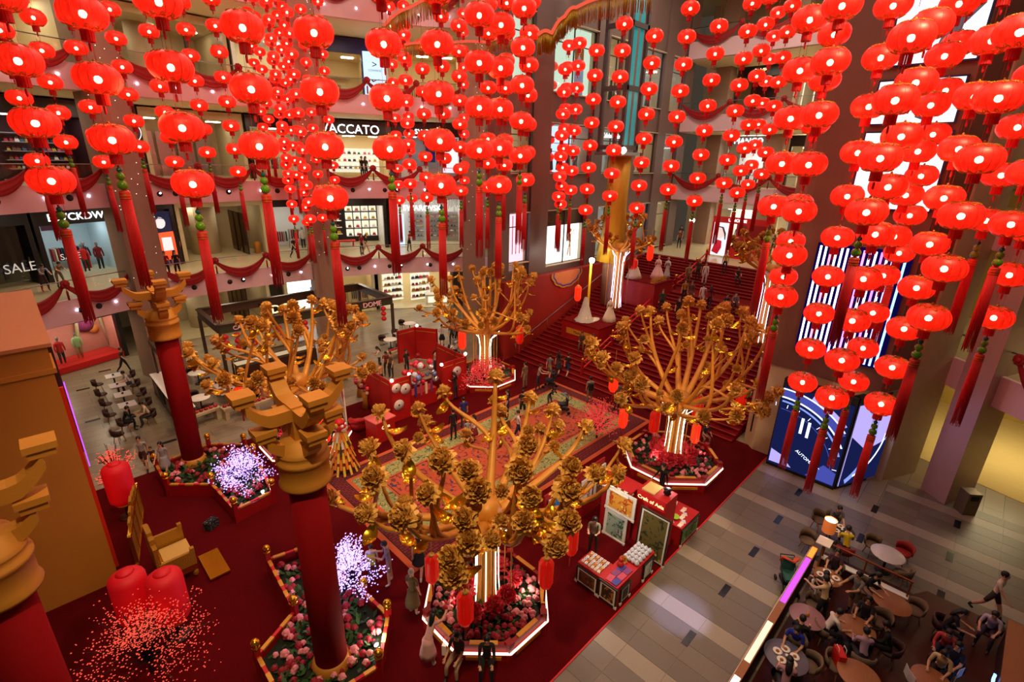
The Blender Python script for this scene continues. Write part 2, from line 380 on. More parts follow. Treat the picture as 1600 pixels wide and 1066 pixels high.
LITW = glow('lit_white', (1, .98, .95), 2.2); LITB = glow('lit_bluewhite', (.62, .8, 1), 1.3); LITC = glow('lit_cream', (1, .86, .58), 1.2); LITG = glow('lit_palegreen', (.72, .9, .7), 1.0); LITP = glow('lit_pink', (1, .62, .7), 1.6)
FRM = mat('window_frame', rgb(44, 38, 34), .4); SKIN = mat('skin', rgb(200, 150, 118), .6, noise=.05)
def winbox(n, x0, x1, z0, z1, back, depth=1.6, mull=2, sill=True):
    w = inst(f'window_{n}', None, None, ((x0+x1)/2, WY, z0)); w['kind'] = 'structure'; W = x1-x0; Hh = z1-z0
    b = MB()
    b.box((0, depth, Hh/2), (W, .05, Hh)); b.build('back', back, w)
    b = MB(); b.box((-W/2+.03, depth/2+.2, Hh/2), (.06, depth-.4, Hh)); b.box((W/2-.03, depth/2+.2, Hh/2), (.06, depth-.4, Hh)); b.box((0, depth/2, .03), (W, depth, .06)); b.box((0, depth/2, Hh-.03), (W, depth, .06)); b.build('reveal', CREAM, w)
    f = MB()
    for k in range(mull+1): f.box((-W/2+W*k/mull*.98+.02, .32, Hh/2), (.07, .08, Hh))
    f.box((0, .32, .05), (W, .08, .1)); f.box((0, .32, Hh-.05), (W, .08, .1)); f.box((0, .32, Hh*.72), (W, .06, .06)); f.build('frame', FRM, w)
    for k in range(mull): MB().box((-W/2+W*(k+.5)/mull, .34, Hh/2), (W/mull-.1, .012, Hh-.12)).build('pane', GLASS, w)
    return w, W, Hh
CLO = [mat('cloth_%d' % i, rgb(*c), .8, noise=.1) for i, c in enumerate([(30, 34, 52), (188, 180, 170), (150, 30, 34), (60, 74, 92), (214, 196, 160), (92, 44, 60), (36, 90, 92), (196, 150, 60)])]
_wr = random.Random(11)
def winrack(w, W, Hh):
    for k in range(max(2, int(W/.9))):
        x = -W/2+.5+(W-1)*k/max(1, int(W/.9)-1); b = MB(); b.lathe([(.05, .1), (.22, .2), (.17, .8), (.2, 1.15), (.07, 1.3), (.1, 1.45), (.08, 1.62)], 8); b.build('mannequin', CLO[_wr.randrange(8)], w, (x, .95+.3*_wr.random(), .06))
    for zz in (Hh*.45, Hh*.62):
        MB().box((0, 1.35, zz), (W*.8, .3, .04)).build('shelf', WHITE, w)
n = 1
for ri, (z0, z1) in enumerate(((5.9, 9.95), (12.4, 15.7), (17.5, 21.7))):
    for ci in range(5):
        x0, x1 = cols[ci][1], cols[ci+1][0]
        key = (ri, ci)
        if key == (0, 1): w, W, Hh = winbox(n, x0, x1, z0, z1, LITW, .7, 2)
        elif key == (0, 0): w, W, Hh = winbox(n, x0, x1, z0+.6, z1, LITP, .6, 1)
        elif key == (2, 1): w, W, Hh = winbox(n, x0, x1, z0, z1, LITG, .7, 2)
        elif key == (2, 0): w, W, Hh = winbox(n, x0, x1, z0, z1, LITG, .8, 1)
        else:
            w, W, Hh = winbox(n, x0, x1, z0, z1, [LITB, LITC, LITB][(ri+ci) % 3], 2.0, 2 if x1-x0 > 2.3 else 1); winrack(w, W, Hh)
        if key == (0, 1):
            MB().box((0, .45, 3.45), (W, .1, 1.1)).build('header', mat('header_dark', rgb(52, 24, 18), .5), w)
            fg = MB()                                   # slim golden figure printed on the lit panel
            for pts, r in (([(.9, .6, .45), (1.0, .6, 1.0), (1.15, .6, 1.5)], .07), ([(1.25, .6, .35), (1.2, .6, .95), (1.15, .6, 1.5)], .07), ([(1.15, .6, 1.45), (1.1, .6, 1.75), (1.13, .6, 2.1)], .13), ([(1.05, .6, 2.05), (.85, .6, 1.8), (.95, .6, 1.6)], .04), ([(1.2, .6, 2.05), (1.42, .6, 2.2), (1.6, .6, 2.4)], .04)): fg.tube(pts, r, 8, flat=.3)
            fg.ball((1.13, .6, 2.35), .13, 8, 6, sc=(1, .3, 1.2)); fg.build('printed_figure', mat('golden_figure', rgb(190, 140, 80), .8, emit=rgb(190, 140, 80), es=.5), w)
        if key == (0, 0):
            for k in range(4): MB().box((-.55+.35*k, .5, 1.9), (.06, .02, 2.6)).build('printed_streak', mat('pink_print', rgb(190, 40, 80), .8, emit=rgb(190, 40, 80), es=.5), w)
        if key == (2, 1):
            hair = MB().tube([(.75, .55, 3.3), (.62, .55, 2.9), (.6, .55, 2.3), (.72, .55, 1.9)], [.2, .28, .2, .06], 10, flat=.3).tube([(.85, .55, 3.3), (1.05, .55, 2.9), (1.12, .55, 2.3), (1.05, .55, 1.9)], [.2, .25, .2, .06], 10, flat=.3); hair.build('printed_hair', mat('print_hair', rgb(140, 96, 50), .8, emit=rgb(130, 86, 40), es=.4), w)
            MB().ball((.82, .5, 2.95), .22, 10, 8, sc=(1, .3, 1.35)).build('printed_face', mat('print_face', rgb(226, 190, 160), .8, emit=rgb(226, 190, 160), es=.4), w)
            MB().tube([(.9, .5, .0), (.88, .5, .9), (.85, .5, 1.9), (.83, .5, 2.45)], [.5, .5, .52, .16], 12, flat=.2).build('printed_shirt', mat('print_denim', rgb(120, 150, 184), .8, emit=rgb(110, 140, 176), es=.4), w)
        if key == (1, 2): text('lettering', 'Calvin Klein', .5, LITW, w, (0, .25, 2.75), (PI/2, 0, 0))
        n += 1
# red wall under the sill with a hanging fan, stair flights
struct('wall_stair', MB().box((34, 23.5, 2.7), (22.6, .5, 5.6)), REDW)
FANC = mat('fan_cloth', rgb(206, 120, 70), .7, noise=.25, nscale=9); FANB = mat('fan_blue', rgb(70, 60, 130), .6)
f = thing('fan_ornament', 'scalloped orange fan ornament hung below the dark wall window', 'ornament', (29.2, 23.2, 5.5))
fb = MB(); npt = 24
def fanring(r0, r1, y0, y1):
    mb = MB(); vs = []; fs = []
    for i in range(npt+1):
        a = PI+PI*i/npt; sc_ = 1+.06*abs(math.sin(i*PI/4)); 
        for rr_ in (r0, r1):
            for y in (y0, y1): vs.append((rr_*sc_*1.0*math.cos(a), y, rr_*sc_*.68*math.sin(a)))
    for i in range(npt):
        q = 4*i; fs += [(q, q+4, q+6, q+2), (q+1, q+3, q+7, q+5), (q+2, q+6, q+7, q+3), (q, q+1, q+5, q+4)]
    mb.add(vs, fs); return mb
fanring(0, 1.45, -.03, .03).build('panel', FANC, f); fanring(1.45, 1.62, -.05, .05).build('blue_rim', FANB, f); fanring(1.62, 1.76, -.06, .06).build('gold_rim', GOLD, f)
stairs = inst('stairs', None); stairs['kind'] = 'structure'; stairs.name = 'floor_stairs'
STEP = mat('stair_carpet', rgb(104, 8, 10), .95, noise=.12, nscale=10, spec=.1); NOSE = mat('stair_nosing', rgb(150, 26, 20), .7)
def stz(u):
    if u < 23.5: return 0
    if u < 34.8: return 4.2*(u-23.5)/11.3
    if u < 36.4: return 4.2
    return min(5.7, 4.2+1.5*(u-36.4)/4.0)
def addstep(u0, u1, z):
    o = MB().box(((u0+u1)/2, 15.3, z/2), (u1-u0, 15.6, z), mi=0).box((u0+.02, 15.3, z-.015), (.06, 15.6, .035), mi=1).build('step', [STEP, NOSE], stairs)
for k in range(28): addstep(23.5+.4036*k, 23.5+.4036*(k+1), .15*(k+1))
addstep(34.8, 36.4, 4.2)
for k in range(10): addstep(36.4+.4*k, 36.4+.4*(k+1), 4.2+.15*(k+1))
o = struct('floor_upper', MB().box((52, 12, 5.6), (23.2, 26, .2)), WALKF)
# far cross gallery beyond the stairs
for li, (z, dz) in enumerate(((11.4, 1.25), (17.2, 1.25), (22.9, 1.25))):
    g = struct('floor_cross', MB().box((50, 12, z-.2), (10, 24, .4)), WALKF)
    struct('fascia', MB().box((44.9, 12, z-dz/2+.03), (.2, 24, dz+.06)), FASC, parent=g)
    struct('soffit', MB().box((50, 12, z-dz-.02), (10, 24, .08)), SOFF, parent=g)
    struct('glass', MB().box((44.9, 12, z+.55), (.02, 24, .95)), GLASS, parent=g)
    MB().tube([(44.9, 0, z+1.07), (44.9, 24, z+1.07)], .03, 6).build('handrail', METAL, g)
    for k in range(3):
        y = 21.6-4.2*k
        t = thing('cloth_swag', f'{("left","middle","right")[k]} red swag on {("lower","middle","upper")[li]} cross gallery above the stairs', 'swag', (44.72, y, z+1.0), PI*1.5+PI, group='red swags on the cross gallery'); t.rotation_euler.z = -PI/2
        inst('drape', sw_me, t, scale=(1.22, 1, 1))
        if k < 2:
            t = thing('cloth_rosette', f'{("left","right")[k]} red rosette on {("lower","middle","upper")[li]} cross gallery', 'rosette', (44.7, y-2.1, z+.95), -PI/2, group='red rosettes on the cross gallery')
            inst('flower', ros_me, t); inst('tassel', rt_me, t)
for z in (5.7, 11.4, 17.2):
    for y in (19.5, 13.5, 7.0): area('gallery_fill', (47.6, y, z+4.3), 1.2, 90, (1, .88, .68))  # unseen fill added to brighten the cross gallery
struct('wall_far', MB().box((55.2, 12, 14), (.4, 30, 28.4)), CREAM)
for k, y in enumerate((22.6, 17.0, 10.5)):
    o = struct('wall_far_pillar', MB().box((50, y, 14), (1.2, 1.4, 28)), STONE); o.name = 'wall_pillar'

# ------------------------------------------------------------------ brown tower with screens, slanted-looking pillars at right
TOW = brickmat('tower_stone', rgb(122, 82, 66), rgb(116, 78, 64), rgb(100, 66, 54), 1.8, .9, .004, .5)
struct('wall_tower', MB().prism([(24.3, 7.2), (23.7, 6.6), (23.7, 2.3), (25.6, 1.5), (27.4, .6), (29, 2.5), (29, 7.2)], 4.6, 28), TOW)
tb = struct('wall_tower_base', MB().prism([(24.3, 7.2), (23.75, 6.6), (23.75, 2.6), (25.6, 1.62), (27.4, .72), (29, 2.5), (29, 7.2)], -.01, 4.6), BEIGE)
MB().box((24.0, 6.85, 2.1), (.06, .12, 2.6), rz=.75).build('slot', BLACK, tb)
o = struct('wall_pillar_beige', MB().prism([(25.35, 1.5), (27.3, .55), (27.5, .9), (25.5, 1.9)], -.01, 28), BEIGE); o.name = 'wall_pillar'
o = struct('wall_pillar_mauve', MB().prism([(26.0, .17), (25.3, -.72), (27.3, -1.5), (27.9, -.7)], -.01, 28), mat('mauve_marble', rgb(186, 150, 140), .35, noise=.1, nscale=2)); o.name = 'wall_pillar'
# right galleries behind the pillars
for z in (5.7, 11.5, 17.3, 23.1):
    g = struct('floor_right', MB().prism([(28.4, 1.8), (23.0, -4.6), (20, -8), (36, -10), (36, 2)], z-.3, z), WALKF)
    d = Vector((5.4, 6.4, 0)).normalized(); nrm = Vector((-d.y, d.x, 0))
    for nm, zc, hh, th, m in (('fascia', z-.57, 1.26, .2, FASC), ('glass', z+.55, .95, .02, GLASS), ('rail', z+1.06, .06, .06, METAL)):
        b = MB(); c = (Vector((28.4, 1.8, zc))+Vector((20, -8.2, zc)))/2; b.box(c, ((Vector((28.4, 1.8, 0))-Vector((20, -8.2, 0))).length, th, hh), rz=math.atan2(10, 8.4)); struct(nm, b, m, parent=g)
    struct('soffit', MB().prism([(28.5, 1.6), (20.2, -8.2), (36, -10), (36, 2)], z-1.25, z-1.15), SOFF, parent=g)
GW = mat('gold_wall_panel', rgb(196, 164, 84), .5, noise=.08)
rw = struct('wall_right', MB().box((38, -6, 14), (.4, 26, 28)), GW)
for k in range(8): MB().box((37.75, 2-2.0*k, 2.2), (.08, .08, 4.4)).build('mullion', BLACK, rw)
MB().box((37.75, -5, 2.3), (.08, 16, .08)).build('mullion', BLACK, rw)
struct('wall_right_back', MB().prism([(28, 7.3), (28.4, 7.3), (38, 2.6), (38, 2.2)], -.01, 28), CREAM).name = 'wall_corridor'
struct('floor_polished', MB().prism([(29.5, 2), (27.5, -4.5), (24, -9), (37.8, -10), (37.8, 2)], -.01, .006), mat('floor_yellow', rgb(214, 190, 130), .12, noise=.05, nscale=2))
area('corridor_lamp', (32, -2.5, 4.2), 3, 260, (1, .82, .45)); area('corridor_lamp', (31, -4, 10), 3, 200, (1, .82, .5)); area('corridor_lamp', (31, -4, 15.8), 3, 160, (1, .82, .5))
# ------------------------------------------------------------------ shops along the curved gallery
SHB = mat('shop_black', rgb(20, 17, 18), .35); SHN = mat('shop_navy', rgb(24, 22, 84), .5); SHW = mat('shop_white', rgb(232, 230, 226), .5); SHC = mat('shop_cream', rgb(222, 200, 150), .6); SHBL = mat('shop_iceblue', rgb(190, 214, 220), .5)
SHP = mat('shop_pink', rgb(222, 150, 140), .6, noise=.08, nscale=1.5); SHG = mat('shop_grey', rgb(140, 138, 136), .5); SHM = mat('shop_maroon', rgb(52, 14, 18), .5)
SIGN = glow('sign_white', (1, 1, 1), 3.0); SIGNY = glow('sign_gold', (1, .8, .35), 2.2); SIGNP = glow('sign_pink', (1, .3, .6), 2)
CEILL = glow('shop_lamp_warm', (1, .86, .62), 16, True); CEILW = glow('shop_lamp_white', (.92, .96, 1), 16, True); CEILS = glow('shop_lamp_strong', (1, .95, .85), 26, True)
def shop(name, label, a0, a1, z, surround, inner, back, sign=None, lamp=None, header=.8, depth=3.6, signsz=.55, signm=None, R=28.0, htop=4.45, jamb=.25, signx=0.0):
    am = (a0+a1)/2; W = 2*R*math.sin(math.radians((a1-a0)/2))-.04
    t = thing('shop_front', label, 'shop', pol(R, am, z+.01), math.radians(am-90)); H0 = htop-header
    b = MB(); b.box((-W/2+jamb/2, .2, htop/2), (jamb, .4, htop)); b.build('jamb', surround, t); MB().box((W/2-jamb/2, .2, htop/2), (jamb, .4, htop)).build('jamb', surround, t)
    MB().box((0, .2, htop-header/2), (W-2*jamb, .4, header)).build('header', surround, t)
    MB().box((0, depth, htop/2), (W, .1, htop)).build('back_wall', back, t)
    MB().box((-W/2+.05, depth/2+.2, htop/2), (.1, depth-.4, htop)).build('side_wall', inner, t); MB().box((W/2-.05, depth/2+.2, htop/2), (.1, depth-.4, htop)).build('side_wall', inner, t)
    MB().box((0, depth/2, .01), (W-.2, depth-.1, .02)).build('shop_floor', WALKF, t); MB().box((0, depth/2+.2, H0+.05), (W-.2, depth-.5, .06)).build('shop_ceiling', inner, t)
    if lamp:
        n = max(1, int(W/2))
        for k in range(n): MB().box((-W/2+W*(k+.5)/n, depth*.5, H0-.01), (.9, .5, .04)).build('lamp_panel', lamp, t)
    if sign: text('sign_lettering', sign, signsz, signm or SIGN, t, (signx, -.04, htop-header+min(.42, header/2)), (PI/2, 0, 0))
    return t, W, H0
def local(t, p):
    c, s = math.cos(t.rotation_euler.z), math.sin(t.rotation_euler.z); return Vector((t.location.x+p[0]*c-p[1]*s, t.location.y+p[0]*s+p[1]*c, t.location.z+p[2]))
def shelves(t, x0, x1, y, zs, m, d=.35):
    for zz in zs: MB().box(((x0+x1)/2, y, zz), (x1-x0, d, .05)).build('shelf', m, t)
bagc = [mat('bag_%d' % i, rgb(*c), .5) for i, c in enumerate([(24, 20, 20), (190, 150, 40), (170, 30, 50), (220, 210, 196), (110, 70, 40), (60, 80, 110), (190, 90, 110)])]
bag_me = []
for m in bagc:
    b = MB(); b.add([(-.17, -.08, 0), (.17, -.08, 0), (.17, .08, 0), (-.17, .08, 0), (-.12, -.04, .24), (.12, -.04, .24), (.12, .04, .24), (-.12, .04, .24)], [(0, 3, 2, 1), (4, 5, 6, 7), (0, 1, 5, 4), (1, 2, 6, 5), (2, 3, 7, 6), (3, 0, 4, 7)])
    b.tube([(-.08, 0, .24), (-.06, 0, .36), (.06, 0, .36), (.08, 0, .24)], .012, 4); bag_me.append(b.mesh('handbag', m))
def goods(t, x0, x1, y, zs, n, label, group, rnd, sc=1.0):
    for zz in zs:
        for k in range(n):
            p = local(t, (x0+(x1-x0)*(k+.5+.2*(rnd.random()-.5))/n, y, zz+.027)); o = inst('handbag', bag_me[rnd.randrange(7)], None, p, t.rotation_euler.z, sc*rnd.uniform(.8, 1.15)); tag(o, label, 'bag', group)
def mannequin(t, x, y, z, top, bot, rz=0):
    m = inst('mannequin', None, t, (x, y, z), rz)
    b = MB(); b.lathe([(.16, .8), (.17, .95), (.14, 1.1), (.19, 1.35), (.16, 1.45), (.05, 1.5), (.045, 1.55)], 10)
    for s in (-1, 1): b.tube([(s*.19, 0, 1.4), (s*.25, -.03, 1.1), (s*.24, -.1, .85)], [.055, .05, .035], 7)
    b.build('top', top, m)
    b = MB()
    for s in (-1, 1): b.tube([(s*.09, 0, .92), (s*.1, -.02, .5), (s*.11, 0, .05)], [.1, .075, .05], 8)
    b.build('trousers', bot, m)
    b = MB(); b.ball((0, 0, 1.68), .11, 8, 6, sc=(.85, 1, 1.2)); b.build('head', SHG, m)
    return m
def rack(t, x, y, w, rnd, z=0.0):
    r = inst('clothes_rail', None, t, (x, y, z))
    b = MB(); b.tube([(-w/2, 0, 0), (-w/2, 0, 1.5), (w/2, 0, 1.5), (w/2, 0, 0)], .025, 5); b.build('rail', METAL, r)
    for k in range(int(w/.16)):
        xx = -w/2+.1+.16*k; MB().box((xx, 0, 1.05), (.06, .42, .8)).build('garment', CLO[rnd.randrange(8)], r)
SR = random.Random(21)
def ozs(zs): return zs
# ground floor --------------------------------------------------
t, W, H0 = shop('s', 'ground-floor pink shop window with painted flowers and two mannequins', 104.8, 114.8, 0, SHB, SHP, SHP, 'AX', CEILL, 1.3, 2.2, .4, signx=-2.6, htop=4.3)
MB().box((0, 1.0, .2), (W-.5, 1.9, .4)).build('plinth', REDB, t)
mannequin(t, -.9, .8, .4, REDB, SHB); mannequin(t, .1, .9, .4, mat('mint_top', rgb(170, 214, 150), .8), mat('tan_skirt', rgb(176, 140, 90), .8))
for x, zz, r, c in ((-2.2, 2.6, .42, (60, 150, 170)), (-2.9, 1.7, .5, (120, 190, 60)), (1.3, 2.2, .5, (150, 50, 120)), (-1.4, 3.4, .4, (214, 70, 50)), (-2.0, 1.3, .45, (236, 150, 130)), (1.7, 1.8, .3, (230, 150, 60))):
    b = MB(); b.lathe([(r*.1, -.03), (r, -.03), (r, .03), (r*.1, .03)], 16); o = b.build('painted_flower', mat('fl_%d_%d' % (c[0], c[1]), rgb(*c), .7, noise=.2, nscale=6), t, (x, 2.05, zz)); o.rotation_euler = (PI/2, 0, 0)
for x0, x1 in ((.6, .9), (2.4, 2.1)):
    MB().tube([(x0, 2.0, .4), ((x0+x1)/2, 2.0, 2.0), (x1, 2.0, 3.5)], .11, 7).tube([((x0+x1)/2, 2.0, 2.2), (x0+.7, 2.0, 3.3)], .05, 5).build('painted_birch', mat('birch', rgb(196, 186, 150), .8, noise=.3, nscale=10), t)
for x, zz in ((-3.1, 2.6), (-1.6, 2.0), (-2.4, .8), (-2.6, 3.3)): MB().ball((x, 2.02, zz), .3, 8, 5, sc=(1.2, .15, .6)).build('painted_leaf', GREENL, t)
MB().box((-1.95, .42, 1.9), (.06, .06, 3.3)).build('mullion', SHB, t); MB().box((0, .46, 2.0), (W-.6, .015, 3.1)).build('glass', GLASS, t)
t, W, H0 = shop('s', 'beige ground-floor lobby with lit recess beside the escalator', 84, 100, 0, BEIGE, BEIGE, BEIGE, None, CEILL, .6, 5.5, htop=4.3)
MB().lathe([(.9, 0), (.9, 3.7)], 20, c=(-.5, 3.2, 0)).build('round_column', CREAM, t)
for k in range(4): MB().box((2.2, 1.0+1.1*k, 1.6), (.06, 1.0, 3.2)).build('glass_door', GLASSD, t); MB().box((2.2, .5+1.1*k, 1.6), (.08, .08, 3.2)).build('door_post', SHB, t)
t, W, H0 = shop('s', 'bright white lit billboard left of the second pillar on ground floor', 76.2, 82, 0, BEIGE, BEIGE, BEIGE, None, None, .6, .6, htop=4.3)
MB().box((0, .1, 2.2), (W-.6, .1, 2.6)).build('lit_panel', LITW, t); MB().box((.9, .03, 2.3), (.5, .02, .8)).build('printed_shape', mat('print_grey', rgb(120, 140, 170), .8, emit=rgb(120, 140, 170), es=.5), t); MB().box((-.6, .03, 2.0), (1.2, .02, .4)).build('printed_shape', mat('print_pale', rgb(200, 206, 214), .8, emit=rgb(200, 206, 214), es=.7), t)
t, W, H0 = shop('s', 'ground-floor clothes shop with dark garment rails right of the second pillar', 66.5, 75, 0, CREAM, SHC, SHC, None, CEILL, .5, 4, htop=4.3)
rack(t, -.9, 1.6, 1.4, SR); rack(t, 1.0, 2.4, 1.5, SR); rack(t, -.6, 3.0, 1.2, SR)
t, W, H0 = shop('s', 'ground-floor handbag shop with three lit white shelf bays', 52, 66, 0, CREAM, SHC, SHC, None, CEILS, .5, 4.4, htop=4.3)
LITSH = glow('lit_shelf', (1, .9, .66), 1.1)
for x0 in (-3.1, -.5):
    MB().box((x0+1.0, 2.5, 1.5), (2.0, .08, 2.6), rz=.35).build('lit_back', LITSH, t)
    u = inst('shelf_bay', None, t, (x0+1.0, 2.2, 0), .35); shelves(u, -1.0, 1.0, 0, (.5, 1.1, 1.7, 2.3), WHITE, .4)
    q = inst('helper', None, None, local(t, (x0+1.0, 2.2, 0)), t.rotation_euler.z+.35); goods(q, -.9, .9, 0, (.5, 1.1, 1.7, 2.3), 5, 'small handbag on the lit shelves of the ground-floor bag shop', 'bags in the ground-floor bag shop', SR); bpy.data.objects.remove(q)
MB().box((2.0, 1.6, .45), (2.2, 1.0, .9)).box((2.0, 1.6, .92), (2.3, 1.1, .05)).build('counter', WHITE, t); MB().box((2.0, 1.08, .45), (1.8, .02, .6)).build('counter_glass', LITSH, t)
for zz in [0]+LV:                                       # unseen fill lamps added below the gallery soffits to brighten the walkways
    for am in (60, 69, 84, 93, 102, 112):
        q = pol(25.4, am, (zz+4.3)); area('gallery_fill', q, 1.2, 70, (1, .86, .62))
# first gallery --------------------------------------------------
Z1 = LV[0]
t, W, H0 = shop('s', 'dark SALE shop window on first gallery, far left', 111.4, 120, Z1, SHB, SHB, mat('shop_darkgrey', rgb(34, 28, 24), .6), None, None, 1.0, 2.0)
text('window_lettering', 'SALE', .75, mat('vinyl_white', rgb(220, 220, 214), .6, emit=(1, 1, 1), es=.25), t, (1.1, .1, 1.1), (PI/2, 0, 0), .005); mannequin(t, 2.2, .8, .15, mat('cream_knit', rgb(206, 190, 140), .8), mat('khaki', rgb(150, 136, 80), .8))
MB().box((0, .45, 2), (W-.6, .015, 3.5)).build('glass', GLASS, t)
t, W, H0 = shop('s', 'pale blue clothes shop with BLVCKDW sign on first gallery', 102.3, 111.2, Z1, SHB, SHBL, SHBL, 'BLVCKDW', CEILW, 1.15, 4.2, .6)
mannequin(t, .3, 1.2, .1, REDB, SHB); mannequin(t, 1.2, 1.4, .1, mat('burgundy', rgb(120, 20, 34), .8), SHB); mannequin(t, .8, 2.2, .1, SHB, REDB)
MB().box((.2, 4.1, 2.9), (1.3, .04, .7)).build('wall_picture', CLO[5], t); rack(t, .2, 3.4, 1.6, SR); 
MB().box((2.2, .6, 1.3), (.6, .05, 1.0)).build('sale_board', mat('magenta_board', rgb(206, 24, 96), .6, emit=rgb(206, 24, 96), es=.3), t); MB().tube([(2.2, .65, .0), (2.2, .65, .9)], .02, 5).build('board_stand', SHB, t); text('board_lettering', 'SALE\n50%', .2, WHITE, t, (2.2, .56, 1.35), (PI/2, 0, 0), .004)
b = MB()
for k in range(8): b.box((-2.4+.1*k, 1.5+.3*k, .1+.2*k), (.9, .3, .06))
b.build('inner_stair', SHG, t); text('window_lettering', 'SALE', .5, mat('vinyl_white', rgb(220, 220, 214)), t, (-.7, .3, 1.35), (PI/2, 0, 0), .004)
t, W, H0 = shop('s', 'lit poster of a figure in an orange shirt on first gallery', 95.6, 99.2, Z1, SHB, SHB, SHB, None, None, .6, .5)
ORG = mat('orange_print', rgb(230, 90, 50), .7, emit=rgb(230, 80, 40), es=.9); PALE = mat('pale_print', rgb(214, 214, 220), .7, emit=rgb(220, 214, 224), es=.9)
MB().box((0, .1, 1.9), (W-.5, .06, 3.6)).build('lit_panel', mat('navy_print', rgb(20, 22, 50), .7, emit=rgb(20, 22, 60), es=.6), t); MB().tube([(0.2, .03, .4), (.15, .03, 1.5), (.1, .03, 2.3)], [.62, .75, .5], 10, flat=.05).build('printed_shirt', ORG, t); MB().ball((-.1, .02, 2.95), .34, 10, 8, sc=(1, .1, 1.15)).build('printed_face', PALE, t); MB().tube([(-.45, .0, 3.1), (-.2, .0, 3.3), (.2, .0, 3.2)], [.1, .16, .1], 8, flat=.2).build('printed_hair', SHB, t); MB().box((.1, -.03, 1.5), (.6, .02, .9)).build('printed_slogan', PALE, t)
t, W, H0 = shop('s', 'beige marble lobby with lift doors on first gallery', 83.2, 95.4, Z1, BEIGE, BEIGE, BEIGE, None, CEILL, .6, 6)
MB().lathe([(1.0, 0), (1.0, 4)], 20, c=(-.6, 3.6, 0)).build('round_column', CREAM, t)
for k in range(3): MB().box((1.6, 1.2+1.3*k, 1.6), (.06, 1.2, 3.2)).build('glass_door', GLASSD, t); MB().box((1.6, .6+1.3*k, 1.6), (.1, .1, 3.2)).build('door_post', SHB, t)
MB().lathe([(.22, 0), (.25, .8), (.2, .95)], 12, c=(2.4, 1.0, 0)).build('waste_bin', GOLDM, t)
t, W, H0 = shop('s', 'bright clothes shop in black frame left of the second pillar, first gallery', 75.6, 83, Z1, SHB, SHW, SHW, None, CEILS, .8, 4.2)
rack(t, -.7, 2.2, 1.4, SR); rack(t, .8, 3.2, 1.2, SR); mannequin(t, .9, 1.2, .1, SHW, SHB)
t, W, H0 = shop('s', 'black-framed shop with lit white shelf cubes right of the second pillar', 63.6, 75.2, Z1, SHB, SHW, SHB, None, CEILS, .85, 4.2, .7)
for r in range(4):
    for c in range(4):
        x = .1+.72*c; zz = .6+.75*r; MB().box((x, 3.95, zz+.3), (.62, .1, .56)).build('lit_cube', LITSH, t); p = local(t, (x, 3.75, zz+.02))
        tag(inst('handbag', bag_me[SR.randrange(7)], None, p, t.rotation_euler.z, .9), 'bag in a lit cube of the black-framed gallery shop', 'bag', 'bags in the black-framed shop')
        MB().box((x, 3.75, zz-.01), (.62, .3, .04)).build('shelf', SHW, t)
shelves(t, -2.8, -.6, 3.8, (.8, 1.4, 2.0, 2.6), SHW); goods(t, -2.7, -.7, 3.75, (.8, 1.4, 2.0), 5, 'small item on the left shelves of the black-framed gallery shop', 'bags on the left shelves of the black-framed shop', SR)
mannequin(t, -2.2, 1.4, .1, SHB, SHB); MB().box((-.6, 1.5, .5), (1.6, .6, .1)).box((-1.2, 1.5, .25), (.08, .5, .5)).box((0, 1.5, .25), (.08, .5, .5)).build('display_bench', REDB, t)
t, W, H0 = shop('s', 'silver crystal shop with SWAROVSKI sign on first gallery', 50, 63.2, Z1, SHW, SHW, SHW, None, CEILS, .3, 3.6)
text('sign_lettering', 'SWAROVSKI', .62, SIGN, t, (-.3, -.25, 3.4), (PI/2, 0, 0))
b = MB(); cr = random.Random(4)
for k in range(60): x = -W/2+.3+(W-.6)*k/59; h = cr.uniform(.5, 1.2); b.box((x, -.06, 4.3-h/2), (.035, .035, h))
b.build('crystal_rods', mat('crystal_silver', rgb(200, 204, 208), .15, .9), t); t.children[-1]['kind'] = 'stuff'
for c in range(3):
    for zz in (.5, .95, 1.4, 1.85, 2.3, 2.75):
        MB().box((-.9+1.6*c, 3.2, zz), (1.4, .35, .04)).build('shelf', METAL, t)
    goods(t, -1.5+1.6*c, -.3+1.6*c, 3.15, (.5, .95, 1.4, 1.85, 2.3), 4, 'small dark box on the crystal shop shelves', 'boxes in the crystal shop', SR, .55)
MB().box((-2.5, .8, 1.4), (1.0, .08, 2.8)).build('lit_panel', LITB, t)
# second gallery --------------------------------------------------
Z2 = LV[1]
t, W, H0 = shop('s', 'dark shop with bottle wall on second gallery, left', 102.4, 113, Z2, SHB, SHM, SHM, 'S', CEILW, .9, 3, .7, signx=2.4)
for c in range(2):
    for zz in (.6, 1.1, 1.6, 2.1, 2.6): MB().box((-.4+1.7*c, 2.6, zz), (1.4, .3, .05)).build('shelf', SHG, t)
    goods(t, -1.0+1.7*c, .2+1.7*c, 2.55, (.6, 1.1, 1.6, 2.1), 5, 'small pale box on the dark bottle-wall shop shelves', 'boxes in the dark second-gallery shop', SR, .6)
t, W, H0 = shop('s', 'maroon shop with round M emblem on second gallery', 97.6, 101.6, Z2, SHM, SHM, SHM, None, None, .8, 1.5); text('emblem_lettering', 'M', .9, SIGN, t, (.4, -.05, 2.9), (PI/2, 0, 0)); o = MB().lathe([(.6, -.02), (.62, 0), (.6, .02)], 24, caps=False).build('emblem_ring', SIGN, t, (.4, -.04, 2.9)); o.rotation_euler = (PI/2, 0, 0)
t, W, H0 = shop('s', 'beige lit lobby on second gallery', 84.4, 97.4, Z2, BEIGE, BEIGE, BEIGE, None, CEILL, .5, 6)
for k in range(4): MB().box((-2+1.3*k, 5.5, 1.6), (1.1, .05, 3.2)).build('lift_door', METAL, t)
